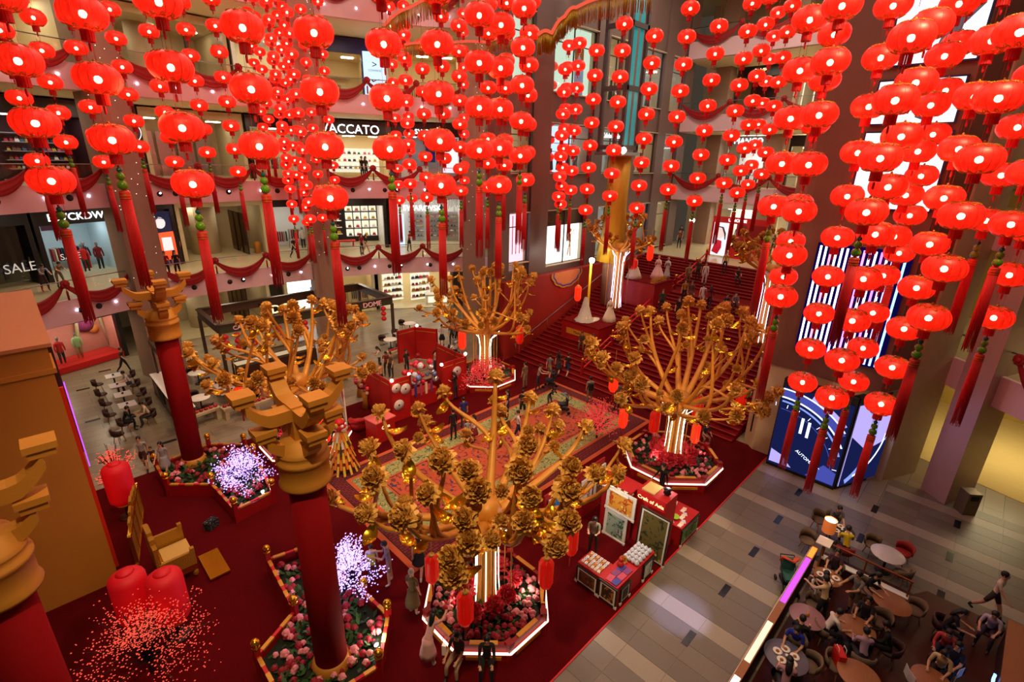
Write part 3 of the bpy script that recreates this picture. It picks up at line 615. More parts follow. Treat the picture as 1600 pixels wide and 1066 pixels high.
t, W, H0 = shop('s', 'bright boutique left of the second pillar on second gallery', 76, 84.2, Z2, SHB, SHW, SHC, None, CEILS, .8, 4); rack(t, 0, 2.5, 1.6, SR)
t, W, H0 = shop('s', 'shoe shop with VACCATO sign on second gallery', 62, 75.2, Z2, SHB, SHC, SHC, 'VACCATO', CEILS, 1.1, 4, .95)
shelves(t, -2.8, 2.6, 3.6, (.7, 1.3, 1.9), SHW); goods(t, -2.7, 2.5, 3.55, (.7, 1.3, 1.9), 12, 'small shoe box on the shelves of the shoe shop', 'boxes in the shoe shop', SR, .8); MB().box((0, 3.88, 1.4), (5.4, .08, 2.0)).build('lit_back', LITSH, t)
t, W, H0 = shop('s', 'watch shop with swatch sign on second gallery', 50, 61.8, Z2, SHM, SHW, SHG, 'swatch', CEILW, 1.0, 3.6, .8); MB().box((2.2, 3.4, 1.8), (1.6, .1, 2.6)).build('lit_panel', LITP, t); MB().box((-1.2, 2.4, .5), (2.4, .6, 1.0)).build('counter', SHW, t); MB().box((0.2, 1.2, 2.2), (.8, .1, 1.6)).build('blue_banner', mat('blue_banner', rgb(30, 50, 160), .7), t)
# third and top gallery --------------------------------------------------
Z3 = LV[2]
t, W, H0 = shop('s', 'cream lit restaurant on third gallery, left', 102.5, 120, Z3, SHC, SHC, SHC, None, CEILS, .4, 5); rack(t, 0, 4, 3, SR)
t, W, H0 = shop('s', 'beige lit lobby on third gallery', 84.8, 101, Z3, BEIGE, BEIGE, BEIGE, None, CEILL, .5, 6); MB().lathe([(.7, 0), (.7, 4)], 18, c=(-.6, 3, 0)).build('round_column', CREAM, t); MB().box((2, 2, 2), (.2, .2, 4)).build('black_post', SHB, t)
t, W, H0 = shop('s', 'bright shop left of the second pillar on third gallery', 76, 84.6, Z3, SHW, SHW, SHC, None, CEILS, .6, 4); rack(t, 0, 2.5, 1.6, SR)
t, W, H0 = shop('s', 'sports shop with navy blue surround on third gallery', 65, 75.2, Z3, SHN, SHC, SHC, None, CEILL, 1.0, 4.5, jamb=.5); rack(t, -.6, 3.2, 2.6, SR); shelves(t, -2, 1.6, 4.2, (1.4, 2.2), SHW)
b = thing('logo_poster', 'pale lit poster with two sport logos right of the navy shop', 'poster', pol(27.6, 64.2, Z3+.4), math.radians(64.2-90)); MB().box((0, .06, 1.6), (1.7, .1, 3.2)).build('lit_panel', LITB, b); text('chevron', '>', .7, SHB, b, (0, 0, 2.3), (PI/2, 0, 0), .01); text('logo_lettering', 'CONVERSE', .2, SHB, b, (0, 0, 1.9), (PI/2, 0, 0), .01)
MB().add([(-.3, -.01, 1.2), (-.18, -.01, 1.08), (.4, -.01, 1.36), (-.14, -.01, 1.18), (-.24, -.01, 1.28)], [(0, 1, 2, 3, 4)]).build('swoosh', SHB, b)
t, W, H0 = shop('s', 'cream lit shop by the third pillar on third gallery', 50, 62.5, Z3, CREAM, SHC, SHC, None, CEILL, .5, 4.5); rack(t, -1, 3, 2, SR)
for a0, a1, nm in ((107.5, 128, 'left'), (79, 103.5, 'middle'), (50, 75, 'right')):
    t, W, H0 = shop('s', f'{nm} lit shopfront on the top gallery', a0, a1, LV[3], CREAM, SHC, SHC, None, CEILL, .5, 4.5)
# cross gallery shops beyond the stairs
def farshop(label, y0, y1, z, surround, inner, lamp, sign=None, ssz=.7, sm=None):
    t = thing('shop_front', label, 'shop', (50.6, (y0+y1)/2, z+.01), -PI/2); W = abs(y1-y0)-.05; h = 4.4
    MB().box((0, .15, h-.45), (W-.4, .3, .9)).build('header', surround, t); MB().box((-W/2+.1, .15, h/2), (.2, .3, h)).build('jamb', surround, t); MB().box((W/2-.1, .15, h/2), (.2, .3, h)).build('jamb', surround, t)
    MB().box((0, 3.6, h/2), (W, .1, h)).build('back_wall', inner, t)
    if lamp: MB().box((0, 1.8, h-1.0), (W*.7, .8, .05)).build('lamp_panel', lamp, t)
    if sign: text('sign_lettering', sign, ssz, sm or SIGN, t, (0, -.03, h-.45), (PI/2, 0, 0))
    for k in range(4): mannequin(t, -W/2+.8+(W-1.6)*k/3, 2.2, 0, CLO[SR.randrange(8)], CLO[SR.randrange(8)])
    return t
farshop('bright cosmetics shop at the head of the stairs, left', 21.8, 17.8, 5.7, SHW, SHW, CEILS); farshop('shop with striped wall at the head of the stairs', 16.2, 11.4, 5.7, CREAM, SHG, CEILL)
farshop('gold lit shop right at the head of the stairs', 9.6, 4, 5.7, BEIGE, SHC, CEILL)
farshop('grey shop with MANGO sign above the stairs', 21.8, 17.8, 11.4, SHG, SHW, CEILW, 'MANGO'); farshop('slatted gold shop above the stairs', 16.2, 11.4, 11.4, SHB, SHC, CEILL, 'Alain', .8); farshop('right shop on the middle cross gallery', 9.6, 4, 11.4, CREAM, SHW, CEILS)
farshop('dark games shop with red lights on upper cross gallery', 21.8, 17.8, 17.2, SHB, SHM, None, 'BWP', .5, SIGNY); farshop('white lit shop on upper cross gallery', 16.2, 11.4, 17.2, SHW, SHW, CEILS); farshop('right shop on upper cross gallery', 9.6, 4, 17.2, CREAM, SHC, CEILL)
# ------------------------------------------------------------------ golden trees
def fl_mesh(seed):
    r = random.Random(seed); b = MB()
    for layer, (n, rad, tilt, ln) in enumerate(((11, .05, -.05, .27), (11, .05, .35, .27), (10, .045, .7, .26), (8, .035, 1.0, .25), (6, .02, 1.25, .24), (4, .01, 1.45, .23))):
        for k in range(n):
            a = 2*PI*(k+.5*layer)/n+r.uniform(-.15, .15); tl = tilt+r.uniform(-.12, .12); vs = []; w = ln*.62
            d = Vector((math.cos(a), math.sin(a), 0)); s = Vector((-d.y, d.x, 0))
            for i in range(4):
                f = i/3; t2 = tl+.5*f-.35*f*f*(1 if layer else 2)
                c = d*(rad+ln*f*math.cos(t2))+Vector((0, 0, .02*layer+ln*f*math.sin(t2)))
                ww = w*(.35+.9*math.sin(PI*(.2+.62*f)))*.5
                for j in range(4):
                    g = (j-1.5)/1.5; rf = r.uniform(-.045, .045)*f
                    vs.append(c+s*(g*ww)+Vector((0, 0, .05*g*g*f+rf))-d*(.06*g*g*f))
            b.add(vs, [(i*4+j, i*4+j+1, i*4+j+5, i*4+j+4) for i in range(3) for j in range(3)], 0, False)
    return b
FLM = mat('flower_gold', rgb(226, 168, 76), .5, .12, noise=.15, nscale=12); LEAFG = mat('leaf_gold', rgb(228, 178, 40), .22, .9)
BRM = mat('branch_gold', rgb(214, 144, 48), .45, .12, noise=.1, nscale=4)
fl_me = [fl_mesh(s).mesh('peony', FLM) for s in (1, 2, 3)]
b = MB(); vs = []
for i in range(7):
    f = i/6; w = .13*math.sin(PI*min(1, f*.93+.04))**.8
    for g in (-1, 0, 1): vs.append((f*.44, g*w, -.10*math.sin(PI*f*.9)+.05*abs(g)))
b.add(vs, [(i*3+j, i*3+j+1, i*3+j+4, i*3+j+3) for i in range(6) for j in range(2)], 0, True); leaf_me = b.mesh('leaf', LEAFG)
def quat_rot(d, spin=0.0):
    q = Vector(d).normalized().to_track_quat('Z', 'Y'); return (q.to_matrix() @ Matrix.Rotation(spin, 3, 'Z')).to_euler()
LEDT = glow('trunk_led', (1.0, .84, .6), 3.5)
def tree(label, base, ztr, R, ztop, zlow, seed, tips=None, nrand=30, fsc=1.0, leds=7, trunk=True, led_mat=None):
    r = random.Random(seed); x0, y0, zb = base
    t = thing('golden_tree', label, 'tree', (x0, y0, zb), group='golden trees')
    if trunk:
        prof = [(.36, .1), (.30, .8), (.26, 1.8), (.26, ztr-.9), (.33, ztr-.3), (.46, ztr+.1), (.30, ztr+.45)]
        MB().lathe(prof, 20, lob=10, lobd=.12).build('trunk', BRM, t)
        for k in range(leds):
            a = 2*PI*k/leds+.3; ca, sa = math.cos(a), math.sin(a); fl = .55+.4*r.random()
            MB().tube([(.42*ca, .42*sa, .35), (.36*ca, .36*sa, 1.2), (.34*ca, .34*sa, ztr-1.0), (.42*ca, .42*sa, ztr-.45), (fl*ca, fl*sa, ztr-.1+.15*r.random())], .018, 6).build('light_tube', led_mat or LEDT, t)
        for k in range(6):
            a = 2*PI*k/6; MB().tube([(.75*math.cos(a), .75*math.sin(a), .2), (.75*math.cos(a), .75*math.sin(a), ztr-.2)], .022, 5).build('hanging_rod', BRM, t)
    if tips is None:
        tips = []
        for k in range(nrand):
            a = 2*PI*(k*.618)+r.uniform(-.2, .2); f = ((k*.37) % 1.0); z = zlow+(ztop-zlow)*f**.75; zm = zlow+.35*(ztop-zlow)
            rr = R*math.sqrt(max(.03, 1-((z-zm)/(ztop-zm+.25))**2 if z > zm else 1-.5*((z-zm)/(zm-zlow))**2))*r.uniform(.72, 1.05); tips.append((rr*math.cos(a), rr*math.sin(a), z))
    tips = sorted(tips, key=lambda q: math.atan2(q[1], q[0])); prevp = None; preva = 9
    for i, (tx, ty, tz) in enumerate(tips):
        rr = math.hypot(tx, ty)+1e-4; dx, dy = tx/rr, ty/rr
        s = Vector((.22*dx, .22*dy, ztr-.1)); e = Vector((tx, ty, tz))
        if tz > ztr+.4: c1 = Vector((dx*rr*.45, dy*rr*.45, ztr+.15+.1*(tz-ztr))); c2 = Vector((dx*rr*.95, dy*rr*.95, ztr+.45*(tz-ztr)))
        else: c1 = Vector((dx*rr*.4, dy*rr*.4, ztr+.35)); c2 = Vector((dx*rr*.8, dy*rr*.8, ztr-.2))
        pts = []
        az = math.atan2(ty, tx); fork = i % 3 != 0 and prevp is not None and abs(az-preva) < .6
        if fork:
            kf = 3 if i % 3 == 1 else 4; s = prevp[kf].copy(); dv = (prevp[kf+1]-prevp[kf-1]).normalized(); Lf = (e-s).length; c1 = s+dv*Lf*.35; c2 = e-Vector((dx*.3, dy*.3, .8))*Lf*.3
        for q in range(9):
            u = q/8; pts.append(s*(1-u)**3+c1*3*u*(1-u)**2+c2*3*u*u*(1-u)+e*u**3)
        if not fork: prevp = pts; preva = az
        MB().tube(pts, [(.10 if fork else .17)-(.055 if fork else .11)*q/8 for q in range(9)], 8, flat=.65).build('branch', BRM, t)
        dirv = Vector((dx*.75, dy*.75, .75))+Vector((r.uniform(-.3, .3), r.uniform(-.3, .3), r.uniform(-.2, .2)))
        inst('flower', fl_me[i % 3], t, e, scale=fsc*r.uniform(.85, 1.12), rot=quat_rot(dirv, r.uniform(0, 6)))
        for q in range(2):                                  # golden leaves below the flower and along the branch
            u = (.97, .6+.2*r.random())[q]; k = int(u*8); p = pts[k]
            d = Vector((dx, dy, 0))*r.uniform(-.2, 1)+Vector((r.uniform(-1, 1), r.uniform(-1, 1), r.uniform(-.5, .4)))
            inst('leaf', leaf_me, t, p, scale=r.uniform(1.0, 1.5)*fsc, rot=d.to_track_quat('X', 'Z').to_euler())
        if i % 3 == 0 and rr > 1.0:                         # a twig with a smaller flower
            p = pts[5]; d = Vector((-dy*r.choice((-1, 1)), dx*r.choice((-1, 1)), 1.0)); e2 = p+d.normalized()*r.uniform(.6, 1.0)
            MB().tube([p, p+d.normalized()*.3+Vector((0, 0, -.05)), e2], [.05, .04, .03], 5).build('twig', BRM, t)
            inst('flower', fl_me[(i+1) % 3], t, e2, scale=fsc*r.uniform(.6, .85), rot=quat_rot((d.x*.4, d.y*.4, 1), r.uniform(0, 6)))
    return t
# nearest tree: flower places read off the photograph and laid on a dome of branches round the trunk
T1 = Vector((7.95, 8.7, 0)); fp = [(597, 650, 1), (582, 705, 0), (636, 707, 0), (587, 750, 0), (655, 644, 1), (695, 619, 1), (668, 666, 1), (694, 724, 0), (734, 739, 0), (729, 686, 1), (670, 776, 0), (774, 595, 1), (782, 674, 1), (746, 770, 0), (782, 648, 1), (519, 783, 0), (827, 628, 1), (871, 671, 1), (843, 676, 1), (863, 647, 1), (911, 672, 1), (811, 738, 0), (820, 701, 0), (828, 778, 0), (884, 770, 0), (970, 702, 1), (927, 745, 0), (727, 814, 0), (576, 805, 0), (633, 811, 0), (734, 850, 0), (705, 874, 0), (709, 900, 0), (886, 820, 0), (867, 854, 0), (818, 819, 0), (890, 735, 0), (960, 745, 0)]
def dome(px, py, far, c, R, zc, ht):
    o = CAM-Vector((c.x, c.y, zc)); d = ray(px, py); s = Vector((1/R, 1/R, 1/ht)); o2 = Vector((o.x*s.x, o.y*s.y, o.z*s.z)); d2 = Vector((d.x*s.x, d.y*s.y, d.z*s.z))
    A = d2.dot(d2); B = o2.dot(d2); C_ = o2.dot(o2)-1; disc = B*B-A*C_
    tt = -B/A if disc < 0 else (-B+math.sqrt(disc))/A if far else (-B-math.sqrt(disc))/A
    p = CAM+d*tt; return (p.x-c.x, p.y-c.y, p.z)
tips1 = [dome(px, py, fr, T1, 3.7, 4.3, 3.3) for px, py, fr in fp]
tree('nearest golden tree with big metal peonies, at the front planter', (7.95, 8.7, .05), 3.6, 3.3, 7.6, 4.4, 1, tips1, leds=7)
tree('golden tree beside the right-hand stairs end, in octagonal planter', (19.4, 8.65, .05), 3.3, 4.1, 7.5, 3.9, 2, nrand=44, fsc=.95)
tree('far golden tree at the foot of the stairs, left side', (19.4, 21.5, .05), 3.3, 3.7, 7.3, 3.9, 3, nrand=38, fsc=.9)
tree('golden tree behind the tall red column at the cafe side', (7.95, 21.5, .05), 3.3, 4.1, 7.0, 3.9, 4, nrand=44, fsc=.95)
tree('golden tree on the stairs beside the wedding gowns', (31, 19.9, 2.75), 4.6, 2.6, 7.0, 5.0, 5, nrand=22, fsc=.9, leds=9, led_mat=glow('violet_led', (.85, .7, 1), 4))
tree('golden tree on the right side of the stairs', (31.3, 9.6, 2.75), 4.6, 2.8, 7.0, 5.0, 6, nrand=22, fsc=.9, leds=10, led_mat=MATS['violet_led'])

# ------------------------------------------------------------------ octagonal planters and flower beds
PNK = mat('bloom_pink', rgb(232, 140, 150), .7, noise=.12); CRI = mat('bloom_crimson', rgb(150, 14, 40), .7, noise=.15); COR = mat('bloom_coral', rgb(240, 70, 90), .6, noise=.15, nscale=10); SOIL = mat('leafy_soil', rgb(22, 30, 12), .95, noise=.4, nscale=14, bump=.6)
def bloom(m):
    b = MB(); b.ball((0, 0, .1), .075, 7, 5)
    for k in range(5): a = 2*PI*k/5; b.ball((.05*math.cos(a), .05*math.sin(a), .08), .05, 5, 4)
    return b.mesh('bloom', m)
bl_me = {'p': bloom(PNK), 'c': bloom(CRI)}; cor_me = fl_mesh(9).mesh('coral_peony', COR)
lf_me = MB().add([(0, 0, 0), (.12, -.05, .08), (.24, 0, .06), (.12, .05, .1)], [(0, 1, 2, 3)]).mesh('foliage_leaf', GREENL)
POSTM = RED
def planter8(label, c, R, nb, seed, coral=8, led=LEDP):
    r = random.Random(seed); t = thing('flower_planter', label, 'planter', (c[0], c[1], .02), group='octagonal planters')
    pts = [(R*math.cos(PI/8+k*PI/4), R*math.sin(PI/8+k*PI/4)) for k in range(8)]
    MB().prism([(x*.93, y*.93) for x, y in pts], 0, .5).build('soil', SOIL, t)
    for k in range(8):
        a, b_ = Vector((*pts[k], 0)), Vector((*pts[(k+1) % 8], 0)); m = (a+b_)/2; L = (b_-a).length; ang = math.atan2((b_-a).y, (b_-a).x)
        s = MB(); s.box((m.x, m.y, .34), (L, .12, .68), rz=ang); w = s.build('wall_panel', RED, t)
        o2 = m*1.045; MB().box((o2.x, o2.y, .2), (L*.7, .03, .12), rz=ang).build('gold_inset', GOLD, w); MB().box((m.x, m.y, .7), (L*.55, .13, .03), rz=ang).build('gold_dash', GOLD, w)
        o3 = m*1.075; MB().box((o3.x, o3.y, .45), (L*1.08, .05, .05), rz=ang).build('light_strip', led, t)
        MB().box((a.x, a.y, .38), (.2, .2, .76), rz=ang).build('corner_post', RED, t)
    for k in range(nb):
        a = r.uniform(0, 2*PI); rr = R*.86*math.sqrt(r.uniform(.16, 1)); key = 'p' if math.sin(a*2+seed) > .05 else 'c'
        if r.random() < .15: key = 'c'
        inst('bloom', bl_me[key], t, (rr*math.cos(a), rr*math.sin(a), .48+r.uniform(0, .12)), r.uniform(0, 6), r.uniform(.8, 1.25))
    for k in range(coral):
        a = 2*PI*k/coral+.4; rr = r.uniform(.55, .95); inst('coral_peony', cor_me, t, (rr*math.cos(a), rr*math.sin(a), .62+r.uniform(0, .25)), rot=quat_rot((math.cos(a)*.6, math.sin(a)*.6, 1), a), scale=r.uniform(.9, 1.2))
    fo = MB()
    for k in range(260):
        a = r.uniform(0, 6.28); rr = R*.85*math.sqrt(r.random()); z = .5+r.uniform(0, .16); an = r.uniform(0, 6.28); q = Vector((math.cos(an), math.sin(an), r.uniform(.2, .9)))*.16; p = Vector((rr*math.cos(a), rr*math.sin(a), z)); s_ = Vector((-q.y, q.x, 0))*.3
        fo.add([p, p+q*.5+s_, p+q, p+q*.5-s_], [(0, 1, 2, 3)])
    o = fo.build('foliage', GREENL, t); o['kind'] = 'stuff'
    point('planter_uplight', (c[0]+.9, c[1]-.9, .85), 9, (1, .8, .55), .06); point('planter_uplight', (c[0]-.9, c[1]+.4, .85), 9, (1, .8, .55), .06)
planter8('nearest octagonal planter full of pink and crimson blooms', (7.95, 8.7), 1.85, 190, 3)
planter8('octagonal planter of coral peonies by the right stairs end', (19.4, 8.65), 2.05, 120, 5, 12)
planter8('octagonal planter at the foot of the stairs, left side', (19.4, 21.5), 1.9, 60, 7, 6)
planter8('octagonal planter at the cafe side behind the tall column', (7.95, 21.5), 1.9, 60, 8, 6)
def bed(label, poly, seed, n, lightspots=()):
    r = random.Random(seed); t = thing('fenced_flower_bed', label, 'flower bed', (0, 0, .02)); N = len(poly)
    cx = sum(p[0] for p in poly)/N; cy = sum(p[1] for p in poly)/N
    MB().prism([(cx+(x-cx)*.94, cy+(y-cy)*.94) for x, y in poly], 0, .3).build('soil', SOIL, t)
    for k in range(N):
        a, b_ = Vector((*poly[k], 0)), Vector((*poly[(k+1) % N], 0)); L = (b_-a).length; ang = math.atan2((b_-a).y, (b_-a).x); m = (a+b_)/2
        w = MB().box((m.x, m.y, .25), (L, .08, .5), rz=ang).build('fence_panel', RED, t)
        nn = max(1, int(L/.5))
        for q in range(nn):
            p = a.lerp(b_, (q+.5)/nn)
            MB().box((p.x, p.y, .56), (L/nn*.55, .11, .06), rz=ang).build('gold_rail', GOLD, w)
        MB().box((m.x, m.y, .56), (L, .09, .045), rz=ang).build('top_rail', REDB, w)
        po = MB().box((a.x, a.y, .42), (.15, .15, .84), rz=ang).build('post', RED, t); MB().ball((a.x, a.y, 1.0), .13, 10, 7).ball((a.x, a.y, .87), .12, 8, 5, sc=(1, 1, .4)).build('gold_ball', GOLDS, po)
    def inside(x, y):
        c = False
        for i in range(N):
            x1, y1 = poly[i]; x2, y2 = poly[(i+1) % N]
            if (y1 > y) != (y2 > y) and x < (x2-x1)*(y-y1)/(y2-y1)+x1: c = not c
        return c
    k = 0
    xs = [p[0] for p in poly]; ys = [p[1] for p in poly]
    while k < n:
        x, y = r.uniform(min(xs), max(xs)), r.uniform(min(ys), max(ys))
        if inside(cx+(x-cx)*1.12, cy+(y-cy)*1.12):
            inst('bloom', bl_me['p' if r.random() < .4 else 'c'], t, (x, y, .28+r.uniform(0, .15)), r.uniform(0, 6), r.uniform(.9, 1.4)); k += 1
    fo = MB(); k = 0
    while k < 420:
        x, y = r.uniform(min(xs), max(xs)), r.uniform(min(ys), max(ys)); an = r.uniform(0, 6.28); q = Vector((math.cos(an), math.sin(an), r.uniform(.3, 1)))*.2; p = Vector((x, y, .3+r.uniform(0, .12))); s_ = Vector((-q.y, q.x, 0))*.32
        if inside(cx+(x-cx)*1.12, cy+(y-cy)*1.12): fo.add([p, p+q*.5+s_, p+q, p+q*.5-s_], [(0, 1, 2, 3)]); k += 1
    o = fo.build('foliage', GREENL, t); o['kind'] = 'stuff'
    return t
bed('fenced flower bed around the tall near column', [(3.7, 14.8), (3.5, 12.2), (2.2, 11.5), (2.2, 9.2), (4.4, 9.0), (5.4, 10.2), (5.3, 11.4), (5.0, 14.5)], 3, 150)
bed('fenced flower bed around the farther column', [(5.2, 18.4), (5.6, 21.6), (5.6, 22.8), (4.4, 23.9), (2.3, 23.6), (2.3, 21.7), (3.6, 20.5), (3.75, 18.2)], 4, 130)
point('bed_flood', (4.9, 9.7, .7), 22, (1, .9, .7), .05); point('bed_flood', (4.9, 12.6, .8), 30, (.8, .6, 1), .05); point('bed_flood', (4.8, 19.6, .8), 30, (.8, .6, 1), .05)
for x, y, nm in ((4.7, 9.75, 'near'), (4.95, 18.9, 'far')):
    o = thing('flood_lamp', f'small white floodlight in the {nm} flower bed', 'lamp', (x, y, .32)); MB().box((0, 0, .1), (.16, .12, .14)).build('housing', BLACK, o); MB().ball((0, -.07, .12), .06, 8, 6, sc=(1, .5, 1)).build('lens', glow('flood_white', (1, .95, .85), 60), o)

# ------------------------------------------------------------------ illuminated shrubs
TWIG = mat('twig_dark', rgb(40, 16, 14), .8)
def shrub(label, c, rad, hz, seed, mat_l, n, size=.028, zc=None):
    r = random.Random(seed); t = thing('lit_shrub', label, 'shrub', c); b = MB(); bl = MB(); zc = zc or hz*.55
    b.tube([(0, 0, 0), (.02, .02, hz*.25)], [.05, .04], 6)
    tips = []
    for k in range(42):
        a = r.uniform(0, 6.28); el = r.uniform(.05, 1.45); q = r.uniform(.75, 1.05)
        e = Vector((rad*q*math.cos(el)*math.cos(a), rad*q*math.cos(el)*math.sin(a), hz*.25+hz*.75*q*math.sin(el)))
        m = Vector((e.x*.4, e.y*.4, hz*.25+(e.z-hz*.25)*.55)); b.tube([(0, 0, hz*.2), m, e], [.022, .015, .008], 4); tips.append((m, e))
    b.build('branches', TWIG, t)
    for k in range(n):
        m, e = tips[r.randrange(len(tips))]; p = m.lerp(e, r.uniform(.0, 1.05))+Vector((r.gauss(0, rad*.1), r.gauss(0, rad*.1), r.gauss(0, rad*.1)))
        if p.z < .1: p.z = .1+r.random()*.3
        s_ = size*r.uniform(.7, 1.2); bl.add([p+Vector(v)*s_ for v in ((1, 0, 0), (-1, 0, 0), (0, 1, 0), (0, -1, 0), (0, 0, 1), (0, 0, -1))], [(0, 2, 4), (2, 1, 4), (1, 3, 4), (3, 0, 4), (2, 0, 5), (1, 2, 5), (3, 1, 5), (0, 3, 5)])
    o = bl.build('light_blossoms', mat_l, t); o['kind'] = 'stuff'; return t
PUR = glow('blossom_violet', (.52, .34, 1.0), 2.6); BER = glow('blossom_berry', (1.0, .09, .05), 1.2); BER2 = glow('blossom_red', (1.0, .06, .05), .8)
def at(px, py, z): p = G(px, py, z); return (p.x, p.y, 0.02)
shrub('violet-lit blossom shrub in the bed of the near column', at(548, 895, 1.2)[:2]+(.3,), 1.05, 2.0, 1, PUR, 1500)
shrub('violet-lit blossom shrub in the bed of the farther column', at(378, 742, 1.2)[:2]+(.3,), 1.15, 2.0, 2, PUR, 1300)
shrub('red berry shrub between the rug and the right planter', at(935, 652, 1.2), 1.25, 2.1, 3, BER2, 1500, .03)
shrub('red berry shrub at the foot of the left stairs tree', (18.3, 20.4, .02), 1.5, 2.3, 4, BER2, 1500, .035)
shrub('large red berry shrub in the bottom left corner', at(222, 1000, 1.2), 1.75, 2.1, 5, BER, 1700, .022)
shrub('red berry shrub beside the golden gate', (.95, 23.3, .02), .75, 2.3, 6, BER, 700, .026)

# ------------------------------------------------------------------ tall red columns with gold bracket capitals
COLR = mat('column_red', rgb(132, 4, 10), .85, noise=.06, nscale=3, spec=.15)
def column(label, x, y):
    t = thing('bracket_column', label, 'column', (x, y, .02), group='red columns with bracket capitals')
    MB().lathe([(.41, 0), (.41, 6.3)], 32).build('shaft', COLR, t); MB().lathe([(.5, 0), (.5, .5), (.46, .55), (.43, .62)], 28).build('base_ring', GOLDM, t)
    MB().lathe([(.43, 6.15), (.56, 6.18), (.58, 6.24), (.54, 6.32), (.54, 6.75), (.58, 6.79), (.58, 6.86), (.53, 6.9), (.53, 7.0), (.55, 7.03), (.46, 7.08), (.42, 7.35)], 32).build('collar', GOLDM, t)
    MB().box((0, 0, 7.65), (.37, .37, .98)).build('core_block', GOLDM, t)
    for lev, (L, z0, w) in enumerate(((.74, 7.02, .30), (1.04, 7.8, .34))):
        for k in range(4):
            a = k*PI/2; ca, sa = math.cos(a), math.sin(a); b = MB(); prof = []
            for q in range(9):                            # upturned boat-shaped arm
                f = q/8; zz = z0+.02+(.28, .42)[lev]*max(0, (f-.55)/.45)**1.6; prof.append((L*f, zz, .28 if f < .6 else .28-.04*(f-.6)))
            vs = []
            for rr_, zz, hh in prof:
                for sw in (-1, 1): vs += [(rr_*ca-sw*w/2*sa, rr_*sa+sw*w/2*ca, zz), (rr_*ca-sw*w/2*sa, rr_*sa+sw*w/2*ca, zz+hh)]
            fs = []
            for q in range(8): i = q*4; fs += [(i, i+4, i+5, i+1), (i+2, i+3, i+7, i+6), (i+1, i+5, i+7, i+3), (i, i+2, i+6, i+4)]
            fs.append((32, 34, 35, 33)); b.add(vs, fs); arm = b.build('bracket_arm', GOLDM, t)
            MB().box((L*ca, L*sa, z0+(.28, .42)[lev]+.3), (.36, .36, .14)).box((L*ca, L*sa, z0+(.28, .42)[lev]+.42), (.44, .44, .12)).build('end_block', GOLDM, arm)
    return t
column('tall near red column with gold bracket capital', 3.6, 10.1); column('farther red column with gold bracket capital', 3.6, 23.2); column('red column cut by the left frame edge', -1.45, 10.5)
# golden gate
GATE = mat('gate_gold', rgb(196, 128, 44), .6, .12, noise=.1, nscale=.8)
t = thing('golden_gate', 'massive plain gold gate tower at the left edge', 'gate', (-4, 21.6, .02)); MB().box((0, 0, 3.7), (8.1, 7.5, 7.4)).build('body', GATE, t)
MB().box((0, 0, 7.46), (8.25, 7.65, .14)).build('moulding', GATE, t); MB().box((0, 0, 7.85), (8.15, 7.55, .65)).build('frieze', GATE, t); MB().box((0, 0, 8.22), (8.35, 7.75, .1)).build('top_slab', mat('gate_top', rgb(206, 130, 84), .7, noise=.08), t); MB().box((2.2, -2.2, 8.28), (1.4, .06, .02)).build('seam', DARKW, t)
MB().box((4.12, .5, 5.9), (.12, 5.5, 3.6)).build('dark_board', DARKW, t)
for k in range(3): MB().box((4.2, -2.4+.03*k, 5.9-.8*k), (.03, .03, 1.4)).build('violet_led', LEDV, t)
MB().box((4.1, -3.1, 3.4), (.1, .12, 6.6)).build('edge_trim', mat('edge_red', rgb(200, 40, 14), .5), t)
MB().box((4.1, -1.0, 1.6), (.06, .2, 3.0)).build('red_glow_strip', glow('red_glow', (1, .08, .02), 1.5), t)

# throne
CARV = mat('carved_gold', rgb(186, 138, 40), .4, .6, bump=1.0, nscale=30, noise=.3)
t = thing('golden_throne', 'carved golden throne on the red carpet before the gate', 'throne', (1.5, 17.0, .02))
MB().box((0, 0, .45), (.95, 1.5, .25)).build('seat', GOLDS, t); MB().box((.1, 0, .6), (.8, 1.3, .08)).build('cushion', mat('gold_cushion', rgb(214, 170, 90), .5), t)
MB().box((-.48, 0, 1.15), (.12, 1.6, 1.1)).box((-.48, 0, 1.78), (.14, 1.0, .2)).box((-.48, 0, 1.93), (.14, .5, .14)).build('backrest', CARV, t)
for s in (-1, 1): MB().box((0, s*.78, .85), (.95, .1, .5)).box((.42, s*.78, 1.15), (.12, .14, .16)).build('armrest', CARV, t)
for sx in (-1, 1):
    for sy in (-1, 1): MB().lathe([(.05, 0), (.09, .12), (.06, .33)], 8, c=(sx*.4, sy*.65, 0)).build('leg', CARV, t)
tag(MB().box((0, 0, .09), (.6, 1.4, .06)).box((-.22, 0, .03), (.1, 1.3, .06)).box((.22, 0, .03), (.1, 1.3, .06)).build('footstool', GOLDS, None, (2.45, 16.4, .02)), 'low flat golden footstool before the throne', 'footstool')
t = thing('carved_screen', 'tall carved golden screen leaning behind the throne', 'screen', (.95, 19.6, .02), -.22); MB().box((0, 0, 1.3), (.1, 3.4, .1)).box((0, 0, .15), (.1, 3.4, .1)).build('rail', GOLDS, t)
for k in range(5): MB().box((0, -1.6+.8*k, .72), (.1, .09, 1.3)).build('stile', GOLDS, t)
for k in range(4): MB().box((0, -1.2+.8*k, .72), (.05, .7, 1.04)).build('carved_panel', CARV, t)
for k in range(5): MB().box((0, -1.0+.5*k, 1.45+.1*(2-abs(k-2))), (.08, .4, .2)).build('crest', CARV, t)

